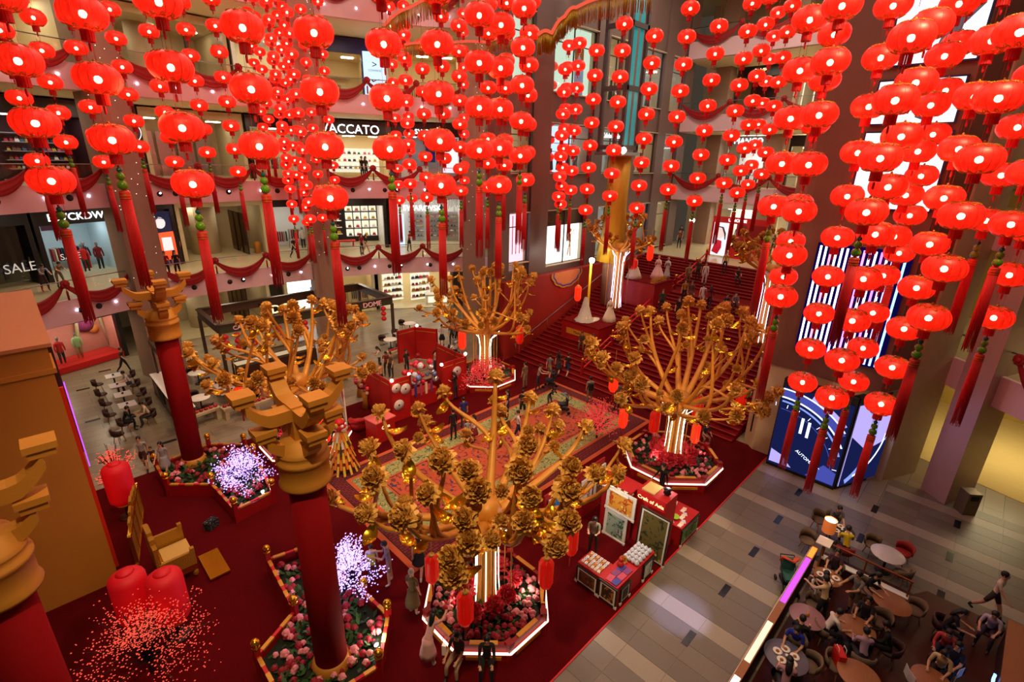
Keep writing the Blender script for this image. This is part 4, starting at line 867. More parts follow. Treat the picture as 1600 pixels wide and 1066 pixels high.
# ------------------------------------------------------------------ standing drum lanterns, hanging tube lanterns
DRUM = mat('drum_red', rgb(196, 6, 26), .6, emit=rgb(200, 0, 14), es=.22)
def drum(label, x, y):
    t = thing('drum_lantern', label, 'lantern', (x, y, .02), group='standing drum lanterns')
    MB().lathe([(.26, .66), (.42, .8), (.45, .95), (.45, 2.1), (.4, 2.24), (.24, 2.34)], 24, lob=12, lobd=.03).build('drum', DRUM, t); MB().lathe([(.28, .6), (.3, .64), (.26, .68)], 18).build('bottom_ring', GOLDM, t); MB().lathe([(.24, 2.32), (.16, 2.4), (.05, 2.44)], 16).build('cap', DRUM, t)
    MB().tube([(0, 0, .05), (0, 0, .64)], .06, 8).build('stand', DARKW, t); MB().lathe([(.3, 0), (.3, .05), (.08, .1)], 14).build('foot', DARKW, t)
p = at(207, 935, 1.45); drum('left drum lantern of the pair behind the berry shrub', p[0], p[1]); p = at(264, 935, 1.45); drum('right drum lantern of the pair, beside the throne', p[0], p[1]); p = at(187, 758, 1.45); drum('far drum lantern beside the golden gate', p[0], p[1])
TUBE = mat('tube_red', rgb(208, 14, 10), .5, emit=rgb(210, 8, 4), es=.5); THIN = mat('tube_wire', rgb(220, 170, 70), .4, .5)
b = MB(); b.lathe([(.08, .48), (.2, .36), (.205, .3), (.205, -.34), (.12, -.5)], 16, lob=8, lobd=.06); tube_me = b.mesh('lantern_tube', TUBE)
b = MB()
for k in range(8): a = 2*PI*k/8+PI/8; b.tube([(.085*math.cos(a), .085*math.sin(a), .48), (.203*math.cos(a), .203*math.sin(a), .36), (.206*math.cos(a), .206*math.sin(a), -.34), (.12*math.cos(a), .12*math.sin(a), -.5)], .006, 4)
b.lathe([(.085, .47), (.095, .49), (.085, .51)], 12); wire_me = b.mesh('wire_ribs', THIN)
tt_me = MB().tube([(0, 0, -.5), (0, 0, -.62)], .012, 4).lathe([(.02, -.6), (.03, -.66), (.028, -1.0)], 7).mesh('tassel', REDCL)
cord2 = MB().tube([(0, 0, .5), (0, 0, 1.5)], .008, 4).mesh('cord', THIN)
glowing = mat('tube_lit', rgb(230, 20, 10), .5, emit=rgb(255, 40, 14), es=1.2)
tube_me2 = tube_me.copy(); tube_me2.materials[0] = glowing
for lab, px, py, z, sc_, lit in (('left of the front planter', 675, 888, 2.1, 1, 0), ('in front of the front planter', 727, 950, 2.1, 1.1, 0), ('over the right corner of the front planter', 853, 895, 2.2, 1.05, 0), ('behind the front planter by the painting stall', 893, 845, 2.4, 1.0, 0),
        ('left of the right tree', 959, 596, 2.6, 1.15, 1), ('by the red berry shrub', 974, 653, 1.6, 1.05, 1), ('left of the right tree trunk', 1023, 659, 2.6, 1.1, 0), ('right of the right tree trunk', 1091, 635, 2.6, 1.2, 0), ('at the far right of the right tree', 1158, 624, 2.6, 1.2, 0), ('low beside the right tree trunk', 1087, 677, 1.5, 1.0, 1),
        ('left of the cafe-side tree', 375, 622, 3.0, 1.15, 1), ('right of the cafe-side tree trunk', 506, 630, 2.8, 1.2, 1), ('low beside the cafe-side tree', 507, 672, 1.6, 1.2, 1), ('left of the far stairs tree', 722, 531, 2.8, 1.2, 1), ('right of the far stairs tree', 812, 523, 3.0, 1.2, 0), ('on the red stair wall', 903, 458, 4.0, 1.2, 1), ('at the stairs tree, left', 973, 404, 6.2, 1.2, 1), ('at the stairs tree, middle', 991, 416, 6.0, 1.2, 0), ('at the stairs tree, right', 1016, 395, 6.8, 1.2, 1)):
    p = G(px, py, z); t = thing('tube_lantern', 'long red paper tube lantern '+lab, 'lantern', p, group='tube lanterns on the golden trees', rz=.3); t.scale = (sc_,)*3
    inst('paper_tube', tube_me2 if lit else tube_me, t); inst('wire_ribs', wire_me, t); inst('tassel', tt_me, t); inst('cord', cord2, t)
# ------------------------------------------------------------------ people
SKINS = [mat('skin_a', rgb(206, 156, 122), .6, noise=.04), mat('skin_b', rgb(178, 124, 90), .6, noise=.04), mat('skin_c', rgb(222, 176, 146), .6, noise=.04)]
HAIRB = mat('hair_black', rgb(18, 14, 14), .5); HAIRBR = mat('hair_brown', rgb(58, 34, 22), .5); HAIRG = mat('hair_grey', rgb(176, 172, 166), .6)
SHOE = mat('shoe_dark', rgb(30, 28, 30), .5); SHOEW = mat('shoe_white', rgb(214, 210, 206), .5)
_cm = {}
def cm(r, g, b):
    k = (r, g, b)
    if k not in _cm: _cm[k] = mat('fabric_%d_%d_%d' % k, rgb(r, g, b), .85, noise=.10, nscale=12)
    return _cm[k]
def body_mesh(name, hipz, lean, legs, arms, hpitch=0.0):
    """legs/arms: (left, right); a leg is (hip angle forward, knee bend, spread); an arm is (forward, out, elbow bend, inward)"""
    vs = []; es = []; rad = []; reg = []
    def V(p, r, g, par=None):
        vs.append(Vector(p)); rad.append(r if isinstance(r, tuple) else (r, r)); reg.append(g)
        if par is not None: es.append((par, len(vs)-1))
        return len(vs)-1
    cl, sl = math.cos(lean), math.sin(lean)
    def up(p, h, dx=0, dy=0): return Vector((p[0]+dx, p[1]+h*sl+dy*cl, p[2]+h*cl-dy*sl))
    pel = Vector((0, 0, hipz)); i0 = V(pel, (.145, .105), 3)
    w = up(pel, .15); iw = V(w, (.125, .09), 1, i0); c = up(pel, .34); ic = V(c, (.155, .10), 1, iw); c2 = up(pel, .46); ic2 = V(c2, (.12, .075), 1, ic)
    nb = up(pel, .54); ib = V(nb, (.052, .052), 0, ic2); hp = lean*.4+hpitch
    hd = lambda h, dy=0: Vector((0, nb.y+math.sin(hp)*h+math.cos(hp)*dy, nb.z+math.cos(hp)*h-math.sin(hp)*dy))
    ih = V(hd(.09, .02), (.066, .072), 0, ib); ih2 = V(hd(.165, .02), (.078, .093), 0, ih); V(hd(.235, .01), (.062, .074), 0, ih2)
    for s, (hf, kb, sp) in zip((-1, 1), legs):
        h = Vector((s*.09, 0, hipz-.04)); ihp = V(h, .092, 3, i0)
        d = Vector((s*math.sin(sp), math.sin(hf), -math.cos(hf))).normalized(); k = h+d*.42; mid = h+d*.2
        im = V(mid, .078, 3, ihp); ik = V(k, .056, 4, im); a2 = hf-kb; d2 = Vector((s*math.sin(sp)*.3, math.sin(a2), -math.cos(a2))).normalized()
        calf = k+d2*.15; icf = V(calf, .056, 4, ik); an = k+d2*.42; ia = V(an, .038, 5, icf)
        f = Vector((0, math.cos(a2*.5), math.sin(a2*.35))); hl = an+Vector((0, 0, -.045)); V(hl+f*.14, (.042, .03), 5, ia)
    for s, (af, ao, eb, inn) in zip((-1, 1), arms):
        sh = up(pel, .47, s*.165); ish = V(sh, .062, 1, ic2)
        A = af+lean; d = Vector((s*math.sin(ao), math.sin(A)*math.cos(ao), -math.cos(A)*math.cos(ao))).normalized(); el = sh+d*.27
        um = V(sh+d*.13, .05, 1, ish); ie = V(el, .04, 2, um); B = A+eb; d2 = Vector((s*(math.sin(ao)*.4-inn), math.sin(B), -math.cos(B))).normalized()
        wr = el+d2*.235; iwr = V(wr, .028, 2, ie); pa = wr+d2*.06; ip = V(pa, (.034, .02), 0, iwr)
        sd = d2.cross(Vector((0, 0, 1)) if abs(d2.z) < .9 else Vector((0, 1, 0))).normalized(); dn = Vector((0, 0, -1)) if abs(d2.z) < .8 else Vector((0, 1, 0))
        for q, ln in enumerate((.062, .074, .07, .055)):
            b0 = pa+d2*.03+sd*(.030-.02*q); f1 = V(b0+d2*ln*.45, .0095, 0, ip); V(b0+d2*ln*.9+dn*.018, .008, 0, f1)
        t1 = V(pa-d2*.02+sd*.038, .011, 0, iwr); V(pa+d2*.02+sd*.052, .009, 0, t1)
    me = bpy.data.meshes.new(name); me.from_pydata(vs, es, []); o = bpy.data.objects.new(name, me); COL.objects.link(o)
    m = o.modifiers.new('Skin', 'SKIN'); m.use_smooth_shade = True; m.branch_smoothing = .6
    if not me.skin_vertices: me.attributes.new
    sv = me.skin_vertices[0].data if me.skin_vertices else None
    if sv is None:
        bpy.context.view_layer.objects.active = o; bpy.ops.mesh.customdata_skin_add(); sv = me.skin_vertices[0].data
    for i, r in enumerate(rad): sv[i].radius = r; sv[i].use_root = (i == 0)
    sd_ = o.modifiers.new('Sub', 'SUBSURF'); sd_.levels = 1; sd_.render_levels = 1
    dg = bpy.context.evaluated_depsgraph_get(); out = bpy.data.meshes.new_from_object(o.evaluated_get(dg)); out.name = name
    bpy.data.objects.remove(o); bpy.data.meshes.remove(me)
    zmin = min(v.co.z for v in out.vertices); up0 = -zmin
    for v in out.vertices: v.co.z += up0
    vs = [v+Vector((0, 0, up0)) for v in vs]
    for k in range(6): out.materials.append(None)
    segs = [(vs[a], vs[b_], a, b_) for a, b_ in es]; mi = []
    for p in out.polygons:
        cc = p.center; best = None
        for a, b_, ia, ib_ in segs:
            ab = b_-a; t = max(0, min(1, (cc-a).dot(ab)/max(1e-9, ab.length_squared))); dd = (cc-a-ab*t).length-(rad[ia][0]*(1-t)+rad[ib_][0]*t)*.5
            if best is None or dd < best[0]: best = (dd, reg[ia] if t < .5 else reg[ib_])
        mi.append(best[1])
    out.polygons.foreach_set('material_index', mi); out.polygons.foreach_set('use_smooth', [True]*len(out.polygons)); out.update()
    return out, hd(.15, .01)+Vector((0, 0, up0)), hp
D0 = (0.05, .12, .15, 0)
POSE = {}
for nm, args in {
    'stand': (.90, .03, ((.02, .02, .06), (.02, .02, .06)), ((.05, .12, .2, .05), (.02, .14, .15, 0))),
    'phone': (.90, .08, ((.06, .05, .07), (-.05, .05, .07)), ((.55, .1, 1.35, .25), (.5, .1, 1.4, .25)), .35),
    'walk': (.88, .06, ((.42, .12, .02), (-.35, .35, .02)), ((-.4, .1, .25, 0), (.45, .1, .35, 0))),
    'sit': (.50, .06, ((1.45, 1.42, .12), (1.5, 1.5, .12)), ((.45, .12, 1.0, .2), (.5, .1, .95, .15)), .15),
    'sitfwd': (.50, .36, ((1.5, 1.5, .14), (1.4, 1.6, .1)), ((-.05, .2, 1.15, .3), (.05, .2, 1.1, .25)), .25),
    'bend': (.84, .75, ((.35, .35, .06), (.15, .3, .1)), ((.1, .1, .5, .1), (.2, .1, .6, .1)), .2),
    'reach': (.90, .15, ((.1, .05, .07), (-.08, .08, .07)), ((.6, .12, .85, .2), (.7, .12, .75, .25)), .2)}.items(): POSE[nm] = body_mesh('body_'+nm, *args)
b = MB(); vs = []
hb = MB().ball((0, -.012, .018), .1, 12, 8, sc=(.88, 1.05, 1.15)); hv = []
hair_short = MB(); hair_long = MB()
for tgt, ln in ((hair_short, 0), (hair_long, 1)):
    tgt.ball((0, -.022, .028), .101, 12, 8, sc=(.9, 1.0, 1.08))
    if ln: tgt.tube([(0, -.06, .06), (0, -.10, -.05), (0, -.12, -.2), (0, -.12, -.33)], [.07, .085, .085, .04], 10, flat=.5)
hair_me = {(l, m.name): g.mesh('hair', m) for l, g in ((0, hair_short), (1, hair_long)) for m in (HAIRB, HAIRBR, HAIRG)}
fc = MB(); fc.add([(-.014, .092, -.02), (.014, .092, -.02), (0, .118, -.022), (0, .094, .018)], [(0, 1, 2), (0, 2, 3), (1, 3, 2)], 0)
for s in (-1, 1): fc.ball((s*.032, .086, .012), .012, 6, 4, 1, sc=(1, .6, .6)); fc.box((s*.032, .089, .032), (.034, .01, .006), mi=1); fc.ball((s*.083, -.005, -.005), .022, 6, 4, 0, sc=(.4, .8, 1.2))
fc.box((0, .087, -.05), (.04, .012, .01), mi=2); LIP = mat('lip', rgb(150, 70, 66), .5)
face_me = {s.name: fc.mesh('face', [s, HAIRB, LIP]) for s in SKINS}
skirt_me = {}
def skirt(m, top, bot, z0, z1): return MB().lathe([(bot, z0), (bot*.92, z0+(z1-z0)*.3), (top*1.05, z0+(z1-z0)*.75), (top, z1)], 16, lob=8, lobd=.05).mesh('skirt', m)
PN = 0
def person(label, pos, head, pose='stand', shirt=(200, 200, 200), pants=(40, 40, 50), hair=HAIRB, sleeves=False, shorts=False, dress=0, long_=0, sk=0, shoe=SHOE, sc=1.0, group=None, bag=None):
    global PN
    PN += 1; me, hc, hp = POSE[pose]; t = thing('person', label, 'person', pos, head-PI/2, group); t.scale = (sc,)*3
    o = inst('body', me, t); S = SKINS[sk]; sh = cm(*shirt); pa = cm(*pants)
    cols_ = [S, sh, sh if sleeves else S, sh if dress else pa, S if (shorts or dress) else pa, shoe]
    for i, m in enumerate(cols_): o.material_slots[i].link = 'OBJECT'; o.material_slots[i].material = m
    inst('hair', hair_me[(long_, hair.name)], t, hc, rot=(-hp, 0, 0)); inst('face', face_me[S.name], t, hc, rot=(-hp, 0, 0))
    if dress and pose in ('stand', 'phone', 'walk', 'bend', 'reach'):
        key = (shirt, dress)
        if key not in skirt_me: skirt_me[key] = skirt(sh if dress == 1 else pa, .15, .24, .42 if dress == 1 else .55, .98)
        inst('skirt', skirt_me[key], t)
    if bag: MB().box((.0, -.17, 1.18), (.28, .14, .4)).build('backpack', cm(*bag), t)
    return t
def ang(a, b_): return math.atan2(b_[1]-a[1], b_[0]-a[0])
def stair_at(px, py):
    z = 2.0
    for _ in range(30): p = G(px, py, z); z = .6*z+.4*stz(p.x)
    return (p.x, p.y, math.ceil(stz(p.x)/.15)*.15)
def fl(px, py, z=.03): p = G(px, py, z); return (p.x, p.y, z)
NEGV = PI/4+PI                                              # heading towards the camera
W_ = WHITE
person('man in grey tee and shorts photographing by the violet shrub', fl(610, 912), 2.6, 'phone', (130, 120, 130), (150, 120, 92), shorts=True, shoe=SHOEW)
person('small person in white with lime backpack beside the violet shrub', fl(584, 908), 1.0, 'stand', (190, 180, 200), (60, 56, 70), bag=(170, 180, 30), sc=.86)
person('long-haired woman in yellow top and black skirt at the rug corner', fl(656, 899), .8, 'walk', (216, 180, 20), (20, 18, 22), long_=1, dress=2, shoe=SHOEW)
person('white-haired person in olive dress by the front planter', fl(646, 960), .3, 'stand', (104, 84, 50), (104, 84, 50), HAIRG, dress=1, sleeves=False, shoe=SHOEW)
person('woman in pale pink dress bending at the front planter', fl(670, 1040), .5, 'bend', (212, 160, 160), (212, 160, 160), long_=1, dress=1, shoe=SHOEW)
person('person in beige trousers sitting on the front planter edge', (6.02, 7.72, .2), 3.6, 'sit', (70, 56, 50), (170, 140, 110), long_=1)
person('person in black seated behind the tube lantern at the front planter', (6.5, 7.1, .2), 3.95, 'sit', (16, 16, 18), (16, 16, 18), long_=1, sleeves=True)
person('stall keeper in grey-green shirt behind the painting stall', fl(925, 868), 3.6, 'phone', (128, 122, 96), (56, 40, 34))
person('man in black leaning by the right planter', fl(1031, 778), 2.8, 'walk', (16, 16, 18), (18, 18, 20), sleeves=True)
person('person in blue tee at the booths', fl(725, 668), 1.2, 'stand', (24, 44, 120), (40, 40, 60))
person('person in black jacket at the booths', fl(709, 688), 1.4, 'stand', (16, 15, 18), (24, 22, 26), sleeves=True)
person('child in striped top beside the rug', fl(731, 692), 1.0, 'stand', (150, 150, 160), (60, 50, 60), sc=.75)
person('girl in white top beside the rug', fl(741, 692), 2.0, 'stand', (222, 214, 214), (120, 30, 40), long_=1, dress=2, sc=.9)
person('woman in navy near the rug edge', fl(793, 655), 2.4, 'stand', (28, 36, 72), (30, 30, 40), long_=1)
person('man in black on the rug', fl(816, 655), .6, 'stand', (14, 14, 16), (16, 16, 20), shorts=True)
person('man in white vest walking on the rug', fl(809, 688), 2.6, 'walk', (206, 200, 196), (24, 28, 48))
person('girl crouched on the rug near its green border', fl(857, 637), 4.8, 'bend', (18, 18, 24), (60, 66, 70), long_=1, sc=.85)
person('man in khaki left of the stairs', fl(820, 608), 1.6, 'stand', (112, 96, 66), (120, 104, 76), sc=1.02)
person('woman in floral top with pushchair left of the stairs', fl(840, 610), 5.2, 'reach', (150, 130, 130), (44, 36, 44))
person('man in grey shirt and shorts at the stairs foot', fl(858, 592), .4, 'walk', (110, 104, 112), (140, 116, 76), shorts=True)
person('woman in dark dress at the stairs foot', fl(872, 586), .4, 'walk', (50, 40, 46), (40, 34, 40), long_=1, dress=1)
person('man in black with white bag at the stairs foot', fl(886, 590), .2, 'walk', (18, 18, 20), (24, 40, 90), shorts=True)
person('man with black backpack near the red berry shrub', fl(920, 632), .9, 'stand', (150, 146, 140), (110, 98, 80), bag=(20, 20, 22))
person('man in white shirt at the lowest steps', fl(938, 584), 3.4, 'stand', (224, 220, 214), (30, 30, 36))
person('person in grey behind the tube lantern', fl(963, 640), 1.2, 'stand', (96, 88, 84), (40, 36, 40))
person('person in maroon near the right tree', fl(981, 634), 2.2, 'stand', (90, 20, 28), (36, 20, 24))
person('person sitting on the carpet right of the right tree', fl(1098, 692), 4.0, 'sitfwd', (34, 44, 48), (150, 110, 96), sc=.9)
for i, (px, py, s_, p_, po, lab) in enumerate(((1073, 449, (150, 130, 100), (120, 104, 80), 'stand', 'elderly man in beige on the stairs'), (1088, 443, (60, 50, 40), (40, 34, 34), 'stand', 'woman in dark top on the upper steps'), (1099, 446, (226, 220, 216), (206, 196, 196), 'stand', 'person all in white on the upper steps'), (1067, 474, (150, 116, 40), (30, 30, 30), 'stand', 'person in mustard shirt on the stairs'), (1077, 476, (80, 60, 50), (110, 80, 70), 'stand', 'person in brown beside the mustard shirt'), (1095, 480, (200, 196, 204), (190, 176, 170), 'walk', 'girl in white climbing the stairs'), (1106, 486, (110, 20, 30), (40, 20, 24), 'walk', 'person in maroon climbing the stairs'),
        (1132, 490, (60, 50, 50), (120, 80, 70), 'sit', 'left of two people seated on the stairs'), (1145, 490, (110, 96, 90), (60, 40, 40), 'sit', 'right of two people seated on the stairs'), (1057, 505, (20, 20, 22), (20, 20, 24), 'stand', 'person in black on the stairs behind the right tree'), (908, 548, (70, 50, 34), (90, 70, 50), 'sit', 'left of the pair seated at the gown platform'), (925, 552, (40, 40, 46), (50, 50, 60), 'sit', 'right of the pair seated at the gown platform'), (1032, 490, (26, 60, 40), (30, 30, 30), 'stand', 'person in green on the lower stairs'), (1150, 445, (60, 40, 40), (40, 30, 30), 'sit', 'person seated near the stair landing'), (1130, 430, (180, 150, 60), (40, 40, 44), 'stand', 'person in yellow at the top of the stairs'))):
    person(lab, stair_at(px, py), 3.7 if 'climb' not in lab else .3, po, s_, p_, sleeves=i % 2 == 0, long_=i % 3 == 0, sk=i % 3)
for i, (px, py, c) in enumerate(((1128, 392, (200, 190, 180)), (1170, 392, (60, 50, 60)), (1185, 388, (30, 28, 34)), (1206, 397, (90, 50, 40)), (1062, 380, (50, 40, 60)), (1060, 388, (120, 60, 40)))):
    person(f'{("person in cream","person in grey","person in black","person in rust","person in purple","person in orange-brown")[i]} on the upper floor beyond the stairs', fl(px, py, 5.72), 3.6, 'stand', c, (40, 36, 44), long_=i % 2)
person('man in striped shirt walking with a child, left floor', fl(229, 734), 4.4, 'walk', (150, 148, 146), (70, 20, 24), shorts=True)
person('child beside the striped man on the left floor', fl(243, 733), 4.4, 'walk', (60, 30, 30), (30, 26, 30), sc=.68)
person('woman in striped dress walking left of the column', fl(262, 743), 4.2, 'walk', (150, 146, 146), (40, 30, 36), long_=1, dress=1)
person('man walking past the pink shop window', fl(196, 582), 5.6, 'walk', (52, 30, 26), (30, 26, 30))
person('woman in white top and long black skirt beyond the booths', fl(691, 541), 4.0, 'phone', (196, 186, 180), (18, 18, 20), long_=1, dress=2)
person('man in dark blue with a child beyond the booths', fl(706, 540), 4.2, 'stand', (30, 40, 60), (30, 30, 34)); person('woman in black beyond the booths', fl(714, 542), 4.2, 'stand', (16, 16, 18), (20, 20, 24), long_=1, sleeves=True)
for i, (px, py, s_) in enumerate(((597, 608, (206, 150, 100)), (594, 580, (200, 190, 180)), (612, 590, (100, 70, 50)), (605, 588, (120, 30, 30)), (636, 585, (40, 40, 44)), (680, 585, (180, 160, 140)), (693, 582, (60, 90, 140)), (702, 578, (24, 24, 26)), (706, 605, (20, 20, 22)), (712, 625, (30, 26, 30)))):
    person(('man in peach shirt inside the booths', 'woman in white at the far booth', 'person in brown at the far booth', 'person in dark red at the far booth', 'person in black at the far booth table', 'person in cream by the grey floor', 'person in sky blue by the grey floor', 'person in black by the grey floor', 'tall person in black at the booth end', 'person in dark clothes at the booth end')[i], fl(px, py), 2+i*.7, ('stand', 'phone')[i % 2], s_, (40, 36, 44), long_=i % 2, sk=i % 3)
# gallery people
def gal(label, px, py, z, **k): p = G(px, py, z); person(label, (p.x, p.y, z), k.pop('head', 5.0), **k)
gal('woman in red at the first gallery rail before the black shop', 566, 399, 5.72, shirt=(150, 20, 24), pants=(30, 26, 30), long_=1); gal('woman in black walking before the black shop', 573, 399, 5.72, pose='walk', shirt=(18, 18, 20), pants=(190, 160, 130), long_=1, shorts=True)
gal('cleaner in red pushing a cart before the crystal shop', 640, 393, 5.72, pose='reach', shirt=(150, 24, 26), pants=(20, 20, 24)); gal('man in blue shirt leaning on first gallery, left', 72, 455, 5.72, pose='bend', shirt=(120, 130, 160), pants=(60, 30, 40)); gal('person in brown shirt on first gallery, left', 97, 450, 5.72, pose='bend', shirt=(120, 80, 66), pants=(110, 90, 80))
gal('person in red before the orange poster', 264, 436, 5.72, shirt=(130, 16, 20), pants=(24, 20, 22)); gal('person in black before the orange poster', 280, 434, 5.72, shirt=(20, 16, 18), pants=(24, 20, 22), long_=1); gal('person in dark clothes before the bright shop', 461, 404, 5.72, pose='walk', shirt=(40, 30, 40), pants=(30, 26, 30))
gal('person silhouetted before the shoe shop', 567, 281, 11.52, shirt=(20, 18, 20), pants=(20, 18, 20)); gal('second person silhouetted before the shoe shop', 573, 281, 11.52, shirt=(40, 30, 30), pants=(20, 18, 20), long_=1)
# ------------------------------------------------------------------ cafe at the lower right
CAFF = mat('cafe_floor', rgb(70, 22, 14), .35, noise=.3, nscale=5, stretch=(1, 10, 1)); CHS = mat('chair_seat', rgb(112, 92, 72), .8, noise=.1); CHL = mat('chair_legs', rgb(176, 128, 76), .5)
struct('floor_cafe', MB().prism([(5, 2.0), (18.5, 2.0), (18.5, -.6), (19, -.9), (19, -9), (5, -9)], -.01, .03), CAFF)
def chair_parts(seatm):
    s = MB(); s.lathe([(.02, .40), (.24, .41), (.25, .45), (.22, .48), (.02, .48)], 14)
    bk = MB(); n = 9; vs = []; fs = []
    for i in range(n):
        a = PI+.15+(PI-.3)*i/(n-1); hh = .80-.10*abs(i-(n-1)/2)/((n-1)/2)
        for r0 in (.25, .285): vs += [(r0*math.cos(a), r0*math.sin(a), .46), (r0*1.08*math.cos(a), r0*1.08*math.sin(a), hh)]
    for i in range(n-1): q = 4*i; fs += [(q, q+4, q+5, q+1), (q+2, q+3, q+7, q+6), (q+1, q+5, q+7, q+3), (q, q+2, q+6, q+4)]
    fs += [(0, 1, 3, 2), (4*n-4, 4*n-2, 4*n-1, 4*n-3)]; bk.add(vs, fs, 0, True)
    lg = MB().tube([(0, 0, .42), (.06, .06, 0)], [.022, .014], 6)
    return s.mesh('seat', seatm), bk.mesh('backrest', seatm), lg.mesh('leg', CHL)
CHP = {'grey': chair_parts(CHS), 'red': chair_parts(mat('chair_red', rgb(150, 26, 22), .6)), 'dark': chair_parts(mat('chair_dark', rgb(60, 30, 24), .6))}
def chair(label, pos, head, kind='grey', group='cafe chairs'):
    t = thing('dining_chair', label, 'chair', pos, head-PI/2, group); s, bk, lg = CHP[kind]
    inst('seat', s, t); inst('backrest', bk, t)
    for k in range(4): a = PI/4+k*PI/2; inst('leg', lg, t, (.15*math.cos(a), .15*math.sin(a), 0), a-PI/4)
    return t
def round_table(label, pos, r=.42, top=WOODM, h=.74, group='cafe round tables'):
    t = thing('round_table', label, 'table', pos, 0, group)
    MB().lathe([(r-.02, h-.035), (r, h-.02), (r, h-.008), (r-.01, h)], 28).build('table_top', top, t); MB().lathe([(.04, .03), (.035, h-.04)], 10).build('pedestal', BLACK, t); MB().lathe([(.24, 0), (.24, .02), (.05, .05)], 18).build('base', BLACK, t)
    return t
MARB = mat('table_marble', rgb(196, 186, 186), .3, noise=.12, nscale=6)
plate_me = MB().lathe([(.02, 0), (.07, .003), (.12, .018), (.12, .024), (.07, .012), (.02, .008)], 16).ball((0, 0, .02), .05, 8, 5, 1, sc=(1, 1, .5)).mesh('plate', [WHITE, mat('food_brown', rgb(150, 90, 40), .7, noise=.4, nscale=20)])
cup_me = MB().lathe([(.03, 0), (.04, .06), (.036, .06), (.026, .01)], 10).mesh('cup', WHITE)
def crockery(lab, p, h, n, seed):
    r = random.Random(seed)
    for k in range(n):
        a = 2*PI*k/n+.4; tag(inst('plate', plate_me, None, (p[0]+.22*math.cos(a), p[1]+.22*math.sin(a), h)), 'white plate with food on the '+lab, 'plate', 'plates on the '+lab)
    tag(inst('cup', cup_me, None, (p[0], p[1], h)), 'white cup on the '+lab, 'cup')
def cz(x, y, z=.85):
    p = G(1200+x/3.9475, 796+y/3.9475, z); return (p.x, min(p.y, 1.5) if p.x < 17.3 else p.y)
def seat(label, xy, tab, shirt, pants, pose='sit', kind='grey', **k):
    p = Vector(cz(*xy)); dv = p-Vector(tab)
    if dv.length < .82: p = Vector(tab)+dv.normalized()*.82
    if p.x < 17.3: p.y = min(p.y, 1.6)
    h = ang(p, tab); person(label, (p[0], p[1], .03), h, pose, shirt, pants, **k)
    chair('chair of the '+' '.join(label.split()[:9]), (p[0], p[1], .03), h, kind)
T = {k: cz(*v, .74) for k, v in dict(out=(740, 275), purple=(172, 625), brown1=(765, 580), brown2=(545, 735), brown3=(560, 1030), food=(60, 880), back=(300, 385), rect=(455, 130), low=(1010, 1060)).items()}
round_table('round marble table outside the cafe rail', (*T['out'], .0), .5, MARB); round_table('round table with candle by the violet rail', (*T['purple'], .03), .48, mat('table_violet', rgb(150, 110, 120), .4)); round_table('round brown table beside the standing man', (*T['brown1'], .03), .5); round_table('round brown table in the middle of the cafe', (*T['brown2'], .03), .48); round_table('round brown table at the bottom frame edge', (*T['brown3'], .03), .5); round_table('round table crowded with plates by the rail', (*T['food'], .03), .55, mat('table_slate', rgb(96, 92, 110), .4)); round_table('round table with plates in the cafe back corner', (*T['back'], .03), .42); round_table('small table of the grey-shirted man outside', (*T['rect'], .0), .42, mat('table_dark', rgb(54, 40, 40), .4)); round_table('round table of the man reading a menu', (*T['low'], .03), .45)
crockery('table crowded with plates', T['food'], .775, 5, 1); crockery('back corner table', T['back'], .775, 4, 2); crockery('table of the grey-shirted man', T['rect'], .745, 3, 3)
tag(MB().lathe([(.03, 0), (.045, .03), (.045, .1), (.03, .12)], 10).build('candle_jar', GOLDM, None, (*T['purple'], .775)), 'small candle jar on the violet-lit round table', 'candle jar')
seat('man in grey tee seated outside beside the lamp', (420, 40), T['rect'], (96, 92, 104), (30, 30, 36), 'sitfwd'); seat('person in yellow shirt seated outside the rail', (485, 195), T['rect'], (206, 180, 20), (30, 28, 30), 'sitfwd', 'red')
seat('woman in black holding out her arms at the back corner table', (235, 440), T['back'], (18, 16, 20), (20, 20, 24), 'sitfwd'); seat('woman seated behind the back corner table', (385, 375), T['back'], (70, 40, 60), (40, 30, 40), long_=1)
p = G(1200+305/3.9475, 796+700/3.9475, .03); person('woman in cream top and black trousers standing with a baby', (p.x, p.y, .03), 1.2, 'reach', (206, 176, 132), (14, 12, 14), sleeves=False)
q = Vector((p.x, p.y, 0))+Vector((math.cos(1.2), math.sin(1.2), 0))*.45; person('baby in white held by the standing woman', (q.x, q.y, .86), 4.3, 'sit', (200, 206, 196), (200, 206, 196), HAIRBR, sc=.45)
p = G(1200+500/3.9475, 796+650/3.9475, .03); person('man in grey shirt standing inside the cafe', (p.x, p.y, .03), 2.6, 'reach', (122, 116, 108), (90, 72, 52), shorts=True)
seat('woman in black bending over the brown table', (680, 490), T['brown1'], (16, 16, 20), (150, 110, 100), 'sitfwd', long_=1); seat('man in white tee leaning on the middle table', (440, 705), T['brown2'], (220, 210, 200), (30, 28, 36), 'sitfwd'); seat('woman with headband and white scarf at the middle table', (585, 655), T['brown2'], (40, 36, 44), (60, 40, 40), long_=1); seat('man in lilac shirt seated at the middle table', (590, 840), T['brown2'], (176, 140, 168), (40, 40, 50), 'sitfwd', sleeves=True); seat('person in black slumped right of the lilac shirt', (770, 810), T['brown2'], (14, 14, 16), (14, 14, 16), 'sitfwd', 'dark', sleeves=True)
